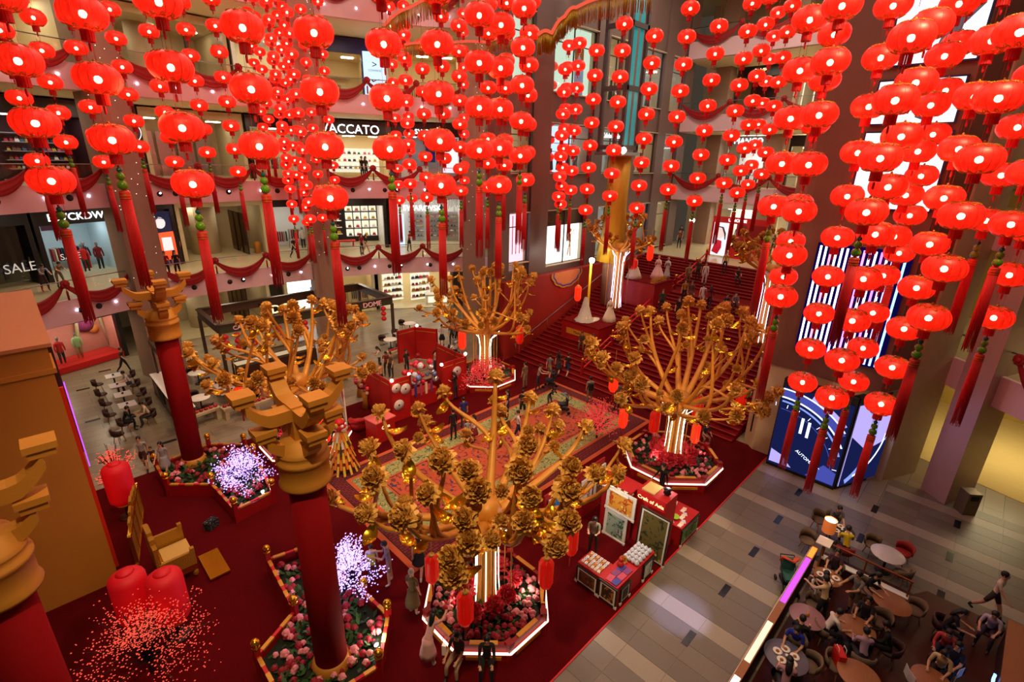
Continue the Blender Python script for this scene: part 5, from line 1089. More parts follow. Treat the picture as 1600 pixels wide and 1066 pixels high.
seat('man in royal blue tee eating at the crowded table', (105, 790), T['food'], (20, 30, 150), (20, 20, 30), 'sitfwd'); seat('man in dark shirt seated above the blue tee man', (90, 665), T['purple'], (16, 16, 20), (40, 38, 40), 'sit', sleeves=True); seat('woman in patterned top holding a child at the crowded table', (115, 975), T['food'], (170, 120, 130), (60, 50, 60), 'sitfwd', long_=1)
seat('woman in navy headscarf and coral coat using a phone', (1100, 800), (T['low'][0], T['low'][1]), (190, 60, 60), (40, 30, 50), 'sitfwd', 'dark', long_=1, sleeves=True); seat('person in black at the right end of the cafe', (1250, 740), cz(1330, 800, .74), (16, 14, 18), (30, 26, 30), 'sitfwd', 'dark', long_=1); seat('man in cream tee reading a menu', (1040, 1000), T['low'], (206, 186, 140), (40, 36, 40), 'sitfwd', 'dark'); seat('person in dark blue behind the menu reader', (1150, 910), T['low'], (24, 26, 50), (30, 28, 36), 'sit', 'dark', long_=1)
seat('person in white and purple at the right counter', (1380, 700), cz(1330, 800, .74), (190, 170, 190), (60, 40, 60), 'sitfwd', 'dark')
p = G(1200+1340/3.9475, 796+655/3.9475, 0); person('man in white tee striding past the cafe', (p.x, p.y, .01), -1.9, 'walk', (214, 196, 178), (60, 44, 40), shorts=True, sc=1.05)
for lab, xy, tab, kd in (('empty grey chair left of the lamp, outside', (320, 60), T['rect'], 'grey'), ('empty grey chair by the menu stand', (245, 190), T['back'], 'grey'), ('empty grey chair left of the marble table', (650, 215), T['out'], 'grey'), ('red coat-covered chair right of the marble table', (835, 260), T['out'], 'red'), ('empty chair below the marble table', (830, 390), T['out'], 'grey'), ('empty chair right of the brown table', (900, 620), T['brown1'], 'grey'), ('empty chair below the middle table', (690, 690), T['brown2'], 'grey'), ('empty chair carrying the red bag', (420, 960), T['brown3'], 'grey'), ('empty chair right of the crowded table', (250, 960), T['food'], 'grey'), ('empty chair beside the candle table', (180, 530), T['purple'], 'grey')):
    c = cz(*xy, .5); chair(lab, (c[0], c[1], .0 if xy[0] > 600 and xy[1] < 420 or xy[1] < 100 else .03), ang(c, tab), kd)
def shopbag(label, pos, rz, m, mh, sz=(.34, .14, .36), let=None):
    t = thing('shopping_bag', label, 'bag', pos, rz); b = MB(); x, y, z = sz; b.box((0, 0, z/2), sz); b.build('bag_body', m, t)
    for s in (-1, 1): MB().tube([(-x*.25, s*y/2, z-.02), (-x*.18, s*y/2, z+.14), (x*.18, s*y/2, z+.14), (x*.25, s*y/2, z-.02)], .01, 5).build('bag_handle', mh, t)
    if let: text('lettering', let, .06, BLACK, t, (0, -y/2-.005, z*.5), (PI/2, 0, 0), .002)
c = cz(430, 930, .6); shopbag('red gift bag with white handles on the empty cafe chair', (c[0], c[1], .515), .6, REDB, WHITE, (.4, .18, .42))
p = G(718, 1022, .03); shopbag('white shopping bag with black edges on the carpet by the front planter', (p.x, p.y, .03), .75, WHITE, BLACK, (.44, .16, .4), 'PANDORA'); p = G(706, 1016, .03); shopbag('second white shopping bag, half hidden by the first', (p.x-.12, p.y+.12, .03), .6, WHITE, BLACK, (.36, .12, .36))
MENU = mat('menu_paper', rgb(200, 196, 196), .6)
for lab, xy, rz in (('open white menu held at the bottom edge', (875, 1010), .6), ('second open white menu at the bottom edge', (1180, 1010), -.3)):
    c = cz(*xy, .95); t = thing('menu_card', lab, 'menu', (c[0], c[1], .78), rz); MB().box((-.11, 0, .1), (.22, .012, .3), rz=.15).build('page', MENU, t); MB().box((.11, 0, .1), (.22, .012, .3), rz=-.15).build('page', MENU, t); text('lettering', 'T', .08, REDB, t, (-.11, -.015, .12), (PI/2, 0, 0), .002)
# rail with light strip, glass panel, lamp, menu stand
t = thing('cafe_partition', 'long cafe partition with wooden rail and violet light strip', 'partition', (0, 0, .0)); MB().box((12.6, 2.15, .45), (9.2, .16, .9)).build('panel', DARKW, t); MB().box((12.6, 2.15, .96), (9.2, .2, .06)).build('wood_cap', WOODM, t); MB().box((12.6, 2.25, .88), (9.0, .03, .16)).build('back_strip', WHITE, t)
for u0, u1, m in ((9.4, 10.6, LITW), (11.2, 12.9, LITC), (13.9, 16.4, LEDV), (16.5, 17.1, mat('amber_led', rgb(255, 120, 30), .5, emit=rgb(255, 120, 30), es=2))): MB().box(((u0+u1)/2, 2.15, .999), (u1-u0, .15, .02)).build('light_strip', m, t)
t = thing('glass_rail', 'glass cafe screen with copper rail and white ledge', 'rail', (17.65, 0, 0)); MB().box((0, .75, .2), (.2, 2.5, .4)).build('base_ledge', DARKW, t); MB().box((0, .75, .42), (.24, 2.5, .04)).build('white_ledge', WHITE, t); MB().box((0, .75, .73), (.015, 2.5, .6)).build('glass', GLASS, t); MB().box((0, .75, 1.04), (.06, 2.5, .04)).build('copper_rail', mat('copper', rgb(170, 90, 50), .35, .6), t)
for k in range(3): MB().box((0, -.45+1.2*k, .72), (.05, .05, .62)).build('post', mat('copper', rgb(170, 90, 50)), t)
c = cz(350, 200, 1.1); t = thing('menu_stand', 'white slanted menu stand at the cafe corner', 'stand', (c[0], c[1], 0)); o = MB().box((0, 0, 1.1), (.5, .42, .03)).build('menu_board', WHITE, t); MB().box((0, 0, .55), (.06, .06, 1.1)).build('post', WOODM, t); MB().box((0, 0, .02), (.36, .36, .04)).build('foot', WOODM, t)
c = cz(380, 100, 1.5); t = thing('floor_lamp', 'floor lamp with copper drum shade at the cafe corner', 'lamp', (c[0], c[1], 0)); MB().lathe([(.2, 1.25), (.2, 1.75), (.19, 1.75), (.19, 1.25)], 20, caps=False).build('lamp_shade', mat('lamp_copper', rgb(190, 110, 60), .5, emit=rgb(220, 110, 40), es=.4), t); MB().lathe([(.02, 1.68), (.185, 1.69), (.185, 1.7), (.02, 1.71)], 20).build('diffuser', glow('lamp_disc', (1, .9, .75), 8), t); MB().lathe([(.02, .02), (.02, 1.68)], 8).build('pole', BLACK, t); MB().lathe([(.16, 0), (.16, .03), (.03, .05)], 16).build('lamp_base', BLACK, t); point('cafe_lamp_light', (c[0], c[1], 1.95), 14, (1, .75, .45), .1)
# pushchair outside the rail
def pram(label, pos, rz, m1, m2):
    t = thing('pushchair', label, 'pushchair', pos, rz); MB().box((0, 0, .55), (.4, .55, .1)).box((0, -.25, .8), (.4, .1, .5)).build('seat', m1, t); MB().tube([(-.2, -.3, .9), (-.2, -.2, 1.1), (0, .05, 1.15), (.2, -.2, 1.1), (.2, -.3, .9)], .1, 8, flat=.4).build('hood', m2, t); MB().tube([(-.22, -.45, 1.0), (-.22, .35, .15)], .015, 5).tube([(.22, -.45, 1.0), (.22, .35, .15)], .015, 5).tube([(-.22, -.45, 1.0), (.22, -.45, 1.0)], .018, 5).build('frame', BLACK, t); MB().box((0, -.1, .28), (.36, .4, .14)).build('basket', BLACK, t)
    for sx in (-1, 1):
        for sy in (-.35, .35): o = MB().lathe([(.09, -.02), (.1, 0), (.09, .02)], 12).build('wheel', BLACK, t, (sx*.24, sy, .1)); o.rotation_euler = (0, PI/2, 0)
p = G(1232, 905, .4); pram('pushchair with orange hood parked outside the cafe rail', (p.x, p.y, 0), 2.2, mat('teal_cloth', rgb(40, 90, 84), .8), mat('orange_cloth', rgb(200, 70, 30), .8)); p = fl(878, 645); pram('pushchair on the rug', (p[0], p[1], .03), .8, BLACK, mat('grey_teal', rgb(110, 130, 130), .8)); p = fl(848, 606); pram('dark pushchair left of the stairs', (p[0]+.3, p[1]-.3, .03), .4, mat('navy_cloth', rgb(30, 34, 60), .8), BLACK); p = fl(709, 548); pram('pale pushchair beyond the booths', (p[0]-.5, p[1]-.5, .01), .4, WHITE, mat('grey_cloth', rgb(120, 120, 124), .8))
# kiosk with blue sign, far right
t = thing('cafe_kiosk', 'cafe kiosk counter with blue lit sign at the right edge', 'kiosk', (0, 0, .03)); c0 = G(1560, 1066, .9); c1 = G(1575, 950, .9); d = (c1-c0); L = d.length+2; a = math.atan2(d.y, d.x); m = c0-d.normalized()*.2; n_ = Vector((math.sin(a), -math.cos(a), 0))*.45
MB().box((m.x+n_.x, m.y+n_.y, .5), (L, .8, 1.0), rz=a).build('counter', DARKW, t); MB().box((m.x+n_.x, m.y+n_.y, 1.03), (L+.1, .9, .06)).build('counter_top', WOODM, t) if False else MB().box((m.x+n_.x, m.y+n_.y, 1.03), (L+.1, .9, .06), rz=a).build('counter_top', WOODM, t); MB().box((m.x+n_.x*1.4, m.y+n_.y*1.4, 1.3), (L*.8, .4, .5), rz=a).build('glass_case', GLASSD, t)
text('blue_lettering', 'the Cafe', .42, glow('neon_blue', (.15, .35, 1), 5), t, (m.x-n_.x*.1, m.y-n_.y*.1, .6), (PI/2, 0, a+PI), .02)
# ------------------------------------------------------------------ tower screens
def scr(name, label, cat='screen', loc=(0, 0, 0), rz=0): return thing(name, label, cat, loc, rz)
SB1 = glow('screen_navy', (.008, .012, .07), 1.0); SB2 = glow('screen_indigo', (.05, .06, .32), 1.3); SB3 = glow('screen_lilac', (.46, .38, .85), 1.2); SBW = glow('screen_white', (.75, .82, 1), 1.9); SBS = glow('screen_steel', (.2, .28, .7), 1.4)
# watch screen: two faces meeting at a corner
t = scr('watch_screen', 'corner LED screen showing a blue watch dial close up', 'screen', (23.08, 5.6, .0), -PI/2)
MB().box((1.36, .04, 2.2), (2.82, .3, 4.4)).build('case', BLACK, t); MB().box((1.36, -.13, 2.1), (2.72, .02, 3.9)).build('display', SB1, t)
def arcm(cx, cz, r0, r1, a0, a1, n, y, clipx=(0, 2.72), clipz=(.2, 4.0)):
    b = MB(); 
    for i in range(n):
        t0 = math.radians(a0+(a1-a0)*i/n); t1 = math.radians(a0+(a1-a0)*(i+1)/n)
        q = [(cx+r0*math.cos(t0), cz+r0*math.sin(t0)), (cx+r1*math.cos(t0), cz+r1*math.sin(t0)), (cx+r1*math.cos(t1), cz+r1*math.sin(t1)), (cx+r0*math.cos(t1), cz+r0*math.sin(t1))]
        if all(clipx[0] <= x <= clipx[1] and clipz[0] <= z <= clipz[1] for x, z in q): b.add([(x, y, z) for x, z in q], [(0, 1, 2, 3)])
    return b
arcm(.1, .6, 2.95, 3.3, 0, 110, 40, -.145).build('bezel_ring', SB2, t); arcm(.1, .6, 2.9, 2.97, 0, 110, 60, -.147).build('bright_rim', SBW, t); arcm(.1, .6, 3.3, 3.36, 0, 110, 60, -.147).build('bright_rim', SBW, t); arcm(.1, .6, 3.36, 3.55, 0, 110, 60, -.146).build('lilac_rim', SB3, t); arcm(.1, .6, 2.7, 2.78, 0, 110, 40, -.146).build('chapter_ring', SBS, t); arcm(.1, .6, 2.35, 2.38, 0, 110, 40, -.146).build('inner_ring', SB2, t)
for k in range(3): MB().box((.75+.28*k, -.15, 2.55-.1*k), (.11, .01, .75)).build('numeral_bar', SBW, t)
for k in range(9): a = math.radians(8+11*k); MB().bar((.1+2.45*math.cos(a), -.15, .6+2.45*math.sin(a)), (.1+2.62*math.cos(a), -.15, .6+2.62*math.sin(a)), .01, .025).build('minute_mark', SBW, t)
MB().add([(.05, -.147, .25), (.05, -.147, .9), (.5, -.147, .75), (1.0, -.147, .28)], [(0, 1, 2, 3)]).build('lilac_glare', SB3, t); MB().add([(1.6, -.147, .2), (2.7, -.147, .2), (2.7, -.147, .8), (2.2, -.147, 1.0)], [(0, 1, 2, 3)]).build('subdial', SB2, t); text('dial_lettering', 'AUTOMATIC', .2, SBW, t, (1.55, -.15, .95), (PI/2, .5, 0), .003)
a2 = math.atan2(1.75-2.88, 25.7-23.12)
t2 = scr('watch_screen', 'right face of the corner LED screen, lilac watch case', 'screen', (23.14, 2.86, 0), a2); MB().box((1.36, .06, 2.2), (2.74, .3, 4.4)).build('case', BLACK, t2); MB().box((1.36, -.11, 2.1), (2.6, .02, 3.9)).build('display', SB3, t2); MB().add([(.07, -.125, .15), (2.6, -.125, .15), (2.6, -.125, 2.1), (1.2, -.125, 1.75), (.07, -.125, 2.6)], [(0, 1, 2, 3, 4)]).build('dark_band', SB1, t2); arcm(-.6, 2.2, 2.0, 2.25, -80, 60, 40, -.127, (.06, 2.6), (.2, 3.9)).build('case_edge', SBS, t2); arcm(.3, 2.4, 1.9, 2.0, -75, 0, 30, -.13, (.06, 2.6), (.2, 3.9)).build('bright_edge', SBW, t2);
# neon wall
t = scr('neon_wall', 'wall of vertical neon tubes in white, pink, violet and blue', 'light wall', (23.62, 5.6, 5.6), -PI/2); MB().box((1.5, .02, 2.35), (3.2, .1, 4.7)).build('backing', glow('neon_backing', (.004, .002, .05), 1), t)
nc = [(1, .9, .95), (1, .85, .9), (1, .25, .35), (1, .92, .95), (1, .9, 1), (.85, .6, 1), (.7, .35, 1), (.9, .7, 1), (.6, .2, .9), (.9, .85, 1), (.8, .7, 1), (.5, .15, 1), (.75, .8, 1), (.35, .45, 1), (.3, .5, 1), (.25, .55, 1)]
for k, c in enumerate(nc): MB().tube([(.05+.19*k, -.1, .1), (.05+.19*k, -.1, 4.6)], .04, 6).build('neon_tube', glow('neon_%d' % k, c, 3.2), t)
def ad(label, y0, y1, z0, z1, seed):
    t = scr('advert_screen', label, 'screen', (23.6, y0, z0), -PI/2); W = y0-y1; H_ = z1-z0
    MB().box((W/2, .03, H_/2), (W, .12, H_)).build('bezel', mat('bezel_blue', rgb(20, 20, 70), .4), t); MB().box((W/2, -.04, H_/2), (W-.12, .02, H_-.12)).build('display', glow('ad_white', (.86, .93, 1), 1.6), t); r = random.Random(seed)
    MB().tube([(W*.62, -.056, H_*.1), (W*.68, -.056, H_*.35), (W*.9, -.056, H_*.5)], [.25, .22, .1], 8, flat=.03).build('printed_arm', mat('ad_grey', rgb(90, 96, 110), .7, emit=rgb(90, 96, 110), es=.5), t)
    return t, W, H_
ad('upper white advert screen on the brown tower', 4.9, 2.35, 16.6, 20, 1); t, W, H_ = ad('middle white advert screen with red lettering on the brown tower', 4.95, 2.45, 14.7, 16.2, 2); text('lettering', 'VEET', .5, glow('ad_violet', (.5, .2, .9), 2), t, (W*.35, -.07, H_*.55), (PI/2, 0, 0), .004); ad('lower white advert screen on the brown tower', 5.0, 2.4, 11.75, 14.5, 3)
# ------------------------------------------------------------------ glass lift shaft, draped columns
t = thing('lift_shaft', 'glass lift shaft with cyan-lit steel posts', 'lift', (31.3, 21.1, 13.9))
for sx in (-1, 1):
    for sy in (-1, 1): MB().box((sx*.9, sy*.9, 7), (.22, .22, 14)).build('post', mat('post_grey', rgb(70, 60, 62), .4), t)
for k in range(4): MB().box((0, -.95, .3+3.6*k), (2.0, .12, .3)).build('cross_beam', mat('post_grey', rgb(70, 60, 62)), t); MB().box((-.98, 0, .3+3.6*k), (.12, 1.9, .3)).build('cross_beam', mat('post_grey', rgb(70, 60, 62)), t)
for sx in (-.35, .35): MB().box((sx, -.85, 7), (.42, .03, 13.6)).build('cyan_pane', mat('cyan_glass', rgb(40, 150, 160), .2, emit=rgb(30, 130, 140), es=.5), t)
MB().box((0, 0, -.1), (2.2, 2.2, .2)).build('base_plate', METAL, t); MB().ball((-.9, -1.1, .1), .2, 10, 7).build('work_lamp', glow('lamp_star', (1, .95, .85), 40), t)
GDR = mat('gold_drape', rgb(206, 160, 40), .5, .2, noise=.2, nscale=3, stretch=(6, 6, .3)); 
def drape(label, x, y, z0, z1, r):
    t = thing('gold_drape', label, 'drape', (x, y, z0)); H_ = z1-z0
    MB().lathe([(r*1.35, 0), (r*1.0, H_*.25), (r*.9, H_*.6), (r*.95, H_)], 28, lob=14, lobd=.16).build('cloth', GDR, t); MB().lathe([(r*.7, -(z0-stz(x))), (r*.7, H_)], 16).build('core_column', STONE, t); MB().lathe([(r*.96, H_), (r*1.05, H_+.15), (r*.9, H_+.3)], 20).build('top_ring', GOLDM, t); return t
drape('tall gold cloth drape under the glass lift', 31.6, 21.0, 6.3, 13.6, .85); drape('gold cloth drape left of the brown tower', 32.2, 8.8, 7.2, 15.5, .6)
# gold fringe garlands near the top
FRN = mat('gold_fringe', rgb(186, 140, 30), .35, .6)
def garland(label, pts, L=.75):
    P_ = [Vector(p) for p in pts]; t = thing('fringe_garland', label, 'garland', P_[0]); q = []
    for i in range(len(P_)-1):
        for k in range(10): q.append(P_[i].lerp(P_[i+1], k/10)+Vector((0, 0, .12*math.sin(PI*k/10)))-P_[0])
    q.append(P_[-1]-P_[0]); MB().tube(q, .07, 6).build('red_rope', glow('rope_red', (1, .12, .06), .9), t); b = MB(); r = random.Random(1)
    for i in range(len(q)-1):
        for k in range(6):
            p = q[i].lerp(q[i+1], k/6); l = L*r.uniform(.85, 1.1); o = Vector((r.uniform(-.06, .06), r.uniform(-.06, .06), 0)); b.tube([p, p+o*.5-Vector((0, 0, l*.5)), p+o-Vector((0, 0, l))], .014, 3)
    f = b.build('gold_fringe', FRN, t); f['kind'] = 'stuff'
garland('gold-fringed garland curving across the dark wall at the top', [D(1020, -12, 20), D(960, -4, 20), D(900, 12, 20), D(882, 26, 20), D(862, 52, 20), D(840, 55, 20)])
garland('gold-fringed garland behind the big lanterns, upper left of centre', [D(600, 40, 22), D(640, 12, 22), D(700, -8, 22)]); garland('dim gold-fringed garland between the lantern strings', [D(632, 70, 27), D(680, 72, 27), D(760, 66, 27), D(800, 62, 27)], .6)
# ------------------------------------------------------------------ stair railings, gowns, upper booth
rl = thing('stair_railing', 'red stair railing with gold ball posts beside the gowns', 'railing', (0, 17.55, 0))
for k in range(11):
    u = 24.2+1.6*k; z = stz(u+.2)
    po = MB().box((u, 0, z+.45), (.14, .14, .95)).build('post', RED, rl); MB().ball((u, 0, z+1.02), .11, 10, 7).ball((u, 0, z+.93), .09, 8, 5, sc=(1, 1, .4)).build('gold_ball', GOLDS, po)
    if k < 10:
        u2 = u+1.6; z2 = stz(u2+.2)
        for h in (.35, .78): MB().bar((u, 0, z+h), (u2, 0, z2+h), .07, .08).build('rail', REDB, rl)
hl = thing('wall_handrail', 'thin metal handrail along the red stair wall', 'handrail', (0, 23.05, 0)); MB().tube([(u, 0, stz(u)+.95) for u in (23.6, 28, 32, 34.8, 36.4, 40.4)], .03, 6).build('rail', METAL, hl)
for u in (23.7, 27, 30.5, 34, 37.5): MB().tube([(u, 0, stz(u)+.1), (u, 0, stz(u)+.95)], .022, 5).build('post', METAL, hl)
def platform(label, px, py, h, sx, sy, sign=None):
    p = stair_at(px, py); t = thing('gown_platform', label, 'platform', (p[0], p[1], p[2]-.5)); MB().box((0, 0, (h+.5)/2), (sx, sy, h+.5)).build('box', RED, t); MB().box((0, 0, h+.52), (sx+.1, sy+.1, .05)).build('top', STEP, t)
    if sign: MB().box((-sx/2-.03, 0, h*.8), (.03, sy*.7, .4)).build('gold_plate', GOLD, t); text('lettering', sign, .26, BLACK, t, (-sx/2-.05, 0, h*.8), (PI/2, 0, -PI/2), .004)
    return Vector((p[0], p[1], p[2]+h+.05))
GOWN = [mat('gown_ivory', rgb(226, 214, 190), .7, noise=.06), mat('gown_blush', rgb(232, 190, 180), .7, noise=.06), mat('gown_silver', rgb(196, 196, 190), .5, .2)]; VEIL = mat('veil', rgb(240, 236, 228), .8, alpha=.55)
def gown(label, pos, m, train=0, slim=1.0):
    t = thing('bridal_gown', label, 'gown', pos, PI, group='gowns on the stairs'); MB().lathe([(.62*slim, 0), (.5*slim, .3), (.3*slim, .75), (.14, 1.02), (.12, 1.08)], 20, lob=10, lobd=.12).build('skirt', m, t); MB().lathe([(.12, 1.05), (.16, 1.25), (.15, 1.38), (.05, 1.45), (.045, 1.52)], 14).build('bodice', m, t); MB().ball((0, 0, 1.6), .1, 10, 7, sc=(.85, 1, 1.2)).build('head', SKIN, t)
    for s in (-1, 1): MB().tube([(0, s*.16, 1.36), (.03, s*.24, 1.1), (.12, s*.2, .9)], [.045, .035, .025], 7).build('arm', m, t)
    if train: MB().lathe([(.1, 1.72), (.16, 1.6), (.26, 1.1), (.5, .3), (.75, .04)], 18, lob=9, lobd=.1, caps=False).build('veil', VEIL, t); MB().ball((-.5, .3, .04), .6, 12, 5, sc=(1.3, .7, .12)).build('train', m, t)
    return t
q = platform('red gown platform with gold maker plate', 922, 520, .8, 2.6, 3.2, 'Maybank'); gown('ivory bridal gown with veil and long train', q+Vector((-.5, .2, 0)), GOWN[0], 1); gown('second ivory gown behind the veiled one', q+Vector((.85, -.95, 0)), GOWN[0], 0, .85)
q = platform('high red gown platform on the upper flight', 1006, 465, 1.3, 2.6, 3.0); gown('cream gown on the high platform', q+Vector((-.6, .7, 0)), GOWN[0]); gown('blush pink gown on the high platform', q+Vector((.7, -.5, 0)), GOWN[1], 0, .9)
for k in range(5): tag(inst('gold_flower', fl_me[k % 3], None, q+Vector((-.9+.4*k, -1.1, .02)), scale=.7), 'gold flower laid along the high gown platform edge', 'flower', 'gold flowers on the gown platform')
p = stair_at(1041, 436); gown('slim silver gown beside the railing', Vector(p)+Vector((0, 0, 0)), GOWN[2], 0, .5)
t = thing('lamp_pole', 'yellow pole with bright floodlight by the red stair wall', 'lamp', stair_at(917, 500)); MB().tube([(0, 0, 0), (0, 0, 4.2)], .09, 10).build('pole', mat('pole_yellow', rgb(226, 186, 30), .5, emit=rgb(200, 150, 0), es=.3), t); MB().ball((0, -.05, 4.35), .2, 12, 8).build('lamp_head', glow('lamp_star', (1, .95, .85), 40), t); point('stair_flood', t.location+Vector((-.3, -.4, 4.3)), 120, (1, .85, .6), .1)
p2 = stair_at(1072, 412); t = thing('lamp_pole', 'bright floodlight pole near the cosmetics booth', 'lamp', p2); MB().tube([(0, 0, 0), (0, 0, 3.3)], .07, 8).build('pole', RED, t); MB().ball((0, 0, 3.4), .2, 12, 8).build('lamp_head', glow('lamp_star', (1, .95, .85), 40), t)
t = thing('cosmetics_booth', 'red cosmetics booth with portrait panel on the upper floor', 'booth', (43.6, 18.9, 5.7), -PI/2); W = 4.6
MB().box((W/2, .1, 3.15), (W, .25, .5)).build('header', REDB, t); text('lettering', 'LANCOME', .32, SIGN, t, (W*.45, -.05, 3.15), (PI/2, 0, 0)); MB().box((.75, .08, 1.5), (1.3, .1, 2.8)).build('portrait_panel', glow('portrait_white', (.95, .88, .95), 1.1), t)
MB().ball((.75, 0, 2.0), .38, 12, 8, sc=(1, .12, 1.2)).build('printed_face', mat('face_pale', rgb(236, 210, 206), .7, emit=rgb(236, 210, 206), es=.8), t); MB().tube([(.35, .0, 2.3), (.5, -.01, 2.55), (.95, -.01, 2.5), (1.2, 0, 2.0), (1.25, 0, 1.5)], [.12, .16, .2, .18, .1], 8, flat=.3).build('printed_hair', SHB, t); MB().tube([(.5, -.01, .3), (.7, -.01, .9), (.8, -.01, 1.4)], [.3, .35, .2], 8, flat=.15).build('printed_dress', mat('dress_red', rgb(190, 16, 50), .7, emit=rgb(190, 16, 50), es=.5), t)
for x in (0.05, 1.5, 3.0, 4.5): MB().box((x, .1, 1.45), (.16, .2, 2.9)).build('post', REDB, t)
MB().box((3.0, .4, .5), (2.6, .6, 1.0)).build('counter', REDB, t); MB().box((3.0, 1.4, 1.6), (2.9, .1, 2.6)).build('back_panel', RED, t)
# ------------------------------------------------------------------ right foreground details
t = thing('waste_bin', 'grey-brown square waste bin at the mauve pillar foot', 'bin', (25.35, -1.35, .0), .7); MB().box((0, 0, .5), (.5, .5, 1.0)).build('bin_body', mat('bin_bronze', rgb(120, 104, 80), .4, .4), t); MB().box((-.255, 0, .8), (.02, .3, .2)).build('bin_mouth', BLACK, t)
d45 = math.atan2(6.4, 5.4); ps = Vector((28.4, 1.8, 0)); pd = Vector((20, -8.2, 0))
for k, f_ in enumerate((.42, .62)):
    p = ps.lerp(pd, f_); n_ = Vector((-math.sin(d45+.06), math.cos(d45+.06), 0))
    t = thing('cloth_swag', f'{("near","far")[k]} red swag on the right-hand gallery behind the pillars', 'swag', p+n_*.12+Vector((0, 0, 6.7)), math.atan2(10, 8.4)+PI); inst('drape', sw_me, t, scale=(.8, 1, 1))
    t = thing('cloth_rosette', f'{("first","second")[k]} red rosette on the right-hand gallery rail', 'rosette', ps.lerp(pd, f_-.1)+n_*.1+Vector((0, 0, 6.65)), math.atan2(10, 8.4)+PI); inst('flower', ros_me, t)
# ------------------------------------------------------------------ painting stall
PIC = lambda n, a, b_, c, s=3: pattern(n, rgb(*a), rgb(*b_), rgb(*c), s)
FRW = mat('frame_white', rgb(226, 220, 208), .5); FRD = mat('frame_dark', rgb(40, 28, 20), .5)
def painting(label, c, w, h, rz, pm, lean=0.0, fr=FRD, mount=True):
    t = thing('framed_painting', label, 'painting', c, rz, 'paintings at the stall'); t.rotation_euler = (lean, 0, rz)
    f = MB()
    for s in (-1, 1): f.box((s*(w/2-.025), 0, h/2), (.05, .06, h)); f.box((0, 0, h/2+s*(h/2-.025)), (w-.1, .06, .05))
    f.build('frame', fr, t)
    if mount: MB().box((0, .005, h/2), (w-.08, .03, h-.08)).build('mount', FRW, t)
    MB().box((0, -.012, h/2), (w-.24, .02, h-.24)).build('canvas', pm, t)
    for sx in (-1, 1):
        MB().box((sx*(w/2-.02), -.02, .03), (.09, .05, .09)).build('corner_guard', FRW, t)
    return t
TCL = mat('table_cloth_red', rgb(176, 8, 16), .7, noise=.15, nscale=5)
def ctable(label, x0, x1, y0, y1, h=.8):
    t = thing('stall_table', label, 'table', ((x0+x1)/2, (y0+y1)/2, .02)); MB().box((0, 0, h/2-.02), (x1-x0, y1-y0, h-.04)).build('cloth_skirt', TCL, t); MB().box((0, 0, h-.02), (x1-x0+.04, y1-y0+.04, .04)).build('table_top', TCL, t); return t
ctable('red-skirted stall table nearest the carpet middle', 10.9, 11.6, 6.62, 7.45); ctable('red-skirted stall table along the carpet edge', 10.9, 13.1, 5.95, 6.58); ctable('red-skirted stall table with bowl and boxes at the far end', 14.85, 16.2, 5.85, 7.0)
AX = -PI/2; 
painting('brown elephant painting on the stall table end', (10.86, 7.05, .05), .85, .68, AX, PIC('pic_brown', (110, 60, 24), (60, 30, 12), (150, 90, 40), 4)); painting('golden statue painting on the stall corner', (10.86, 6.24, .05), .68, .74, AX, PIC('pic_statue', (54, 26, 10), (170, 110, 40), (120, 66, 24), 2.5))
painting('small dark painting on the carpet-edge side of the stall', (11.35, 5.91, .05), .55, .62, 0, PIC('pic_dark', (60, 54, 50), (40, 36, 34), (90, 84, 70), 5)); painting('small pale bird painting on the carpet-edge side', (12.72, 5.91, .05), .6, .68, 0, PIC('pic_pale', (190, 200, 190), (90, 120, 110), (150, 170, 160), 4))
painting('long green landscape on the far stall table', (15.5, 5.81, .05), 1.35, .72, 0, PIC('pic_green', (90, 120, 60), (40, 70, 34), (150, 160, 110), 4))
w = thing('display_cabinet', 'red display cabinet carrying paintings at the stall', 'cabinet', (13.95, 7.65, .02)); MB().box((.1, .35, 1.05), (.55, 1.25, 2.1)).build('carcass', TCL, w); MB().box((.05, .35, 2.13), (.75, 1.35, .06)).build('top', REDCL, w); MB().box((-.3, .35, 2.0), (.4, 1.3, .04)).build('shelf', FRW, w)
painting('big framed autumn landscape leaning at the stall', (13.5, 6.3, .03), 1.15, 1.9, AX, PIC('pic_autumn', (96, 84, 30), (44, 44, 20), (200, 150, 60), 2.6), -.06); painting('framed lotus painting at the stall foot', (13.45, 7.75, .03), .95, 1.1, AX, PIC('pic_lotus', (150, 170, 150), (60, 100, 70), (200, 150, 170), 2.5), -.05, FRW); painting('framed orange sunburst painting above the lotus', (13.5, 7.65, 1.16), 1.2, .95, AX, PIC('pic_sun', (230, 160, 50), (190, 70, 20), (250, 220, 120), 3), -.05, FRW)
def hangp(label, px, py, z, w, h, pm, rz=-PI/4, fr=FRW): p = G(px, py, z+h/2); painting(label, (p.x, p.y, z), w, h, rz, pm, 0, fr)
brd = thing('exhibit_board', 'red exhibit board behind the painting stall', 'board', (13.0, 9.25, .02)); MB().box((0, .06, 1.1), (3.6, .06, 2.2)).build('panel', RED, brd); MB().box((-1.7, .06, .03), (.1, .6, .06)).build('foot', DARKW, brd); MB().box((1.7, .06, .03), (.1, .6, .06)).build('foot', DARKW, brd)
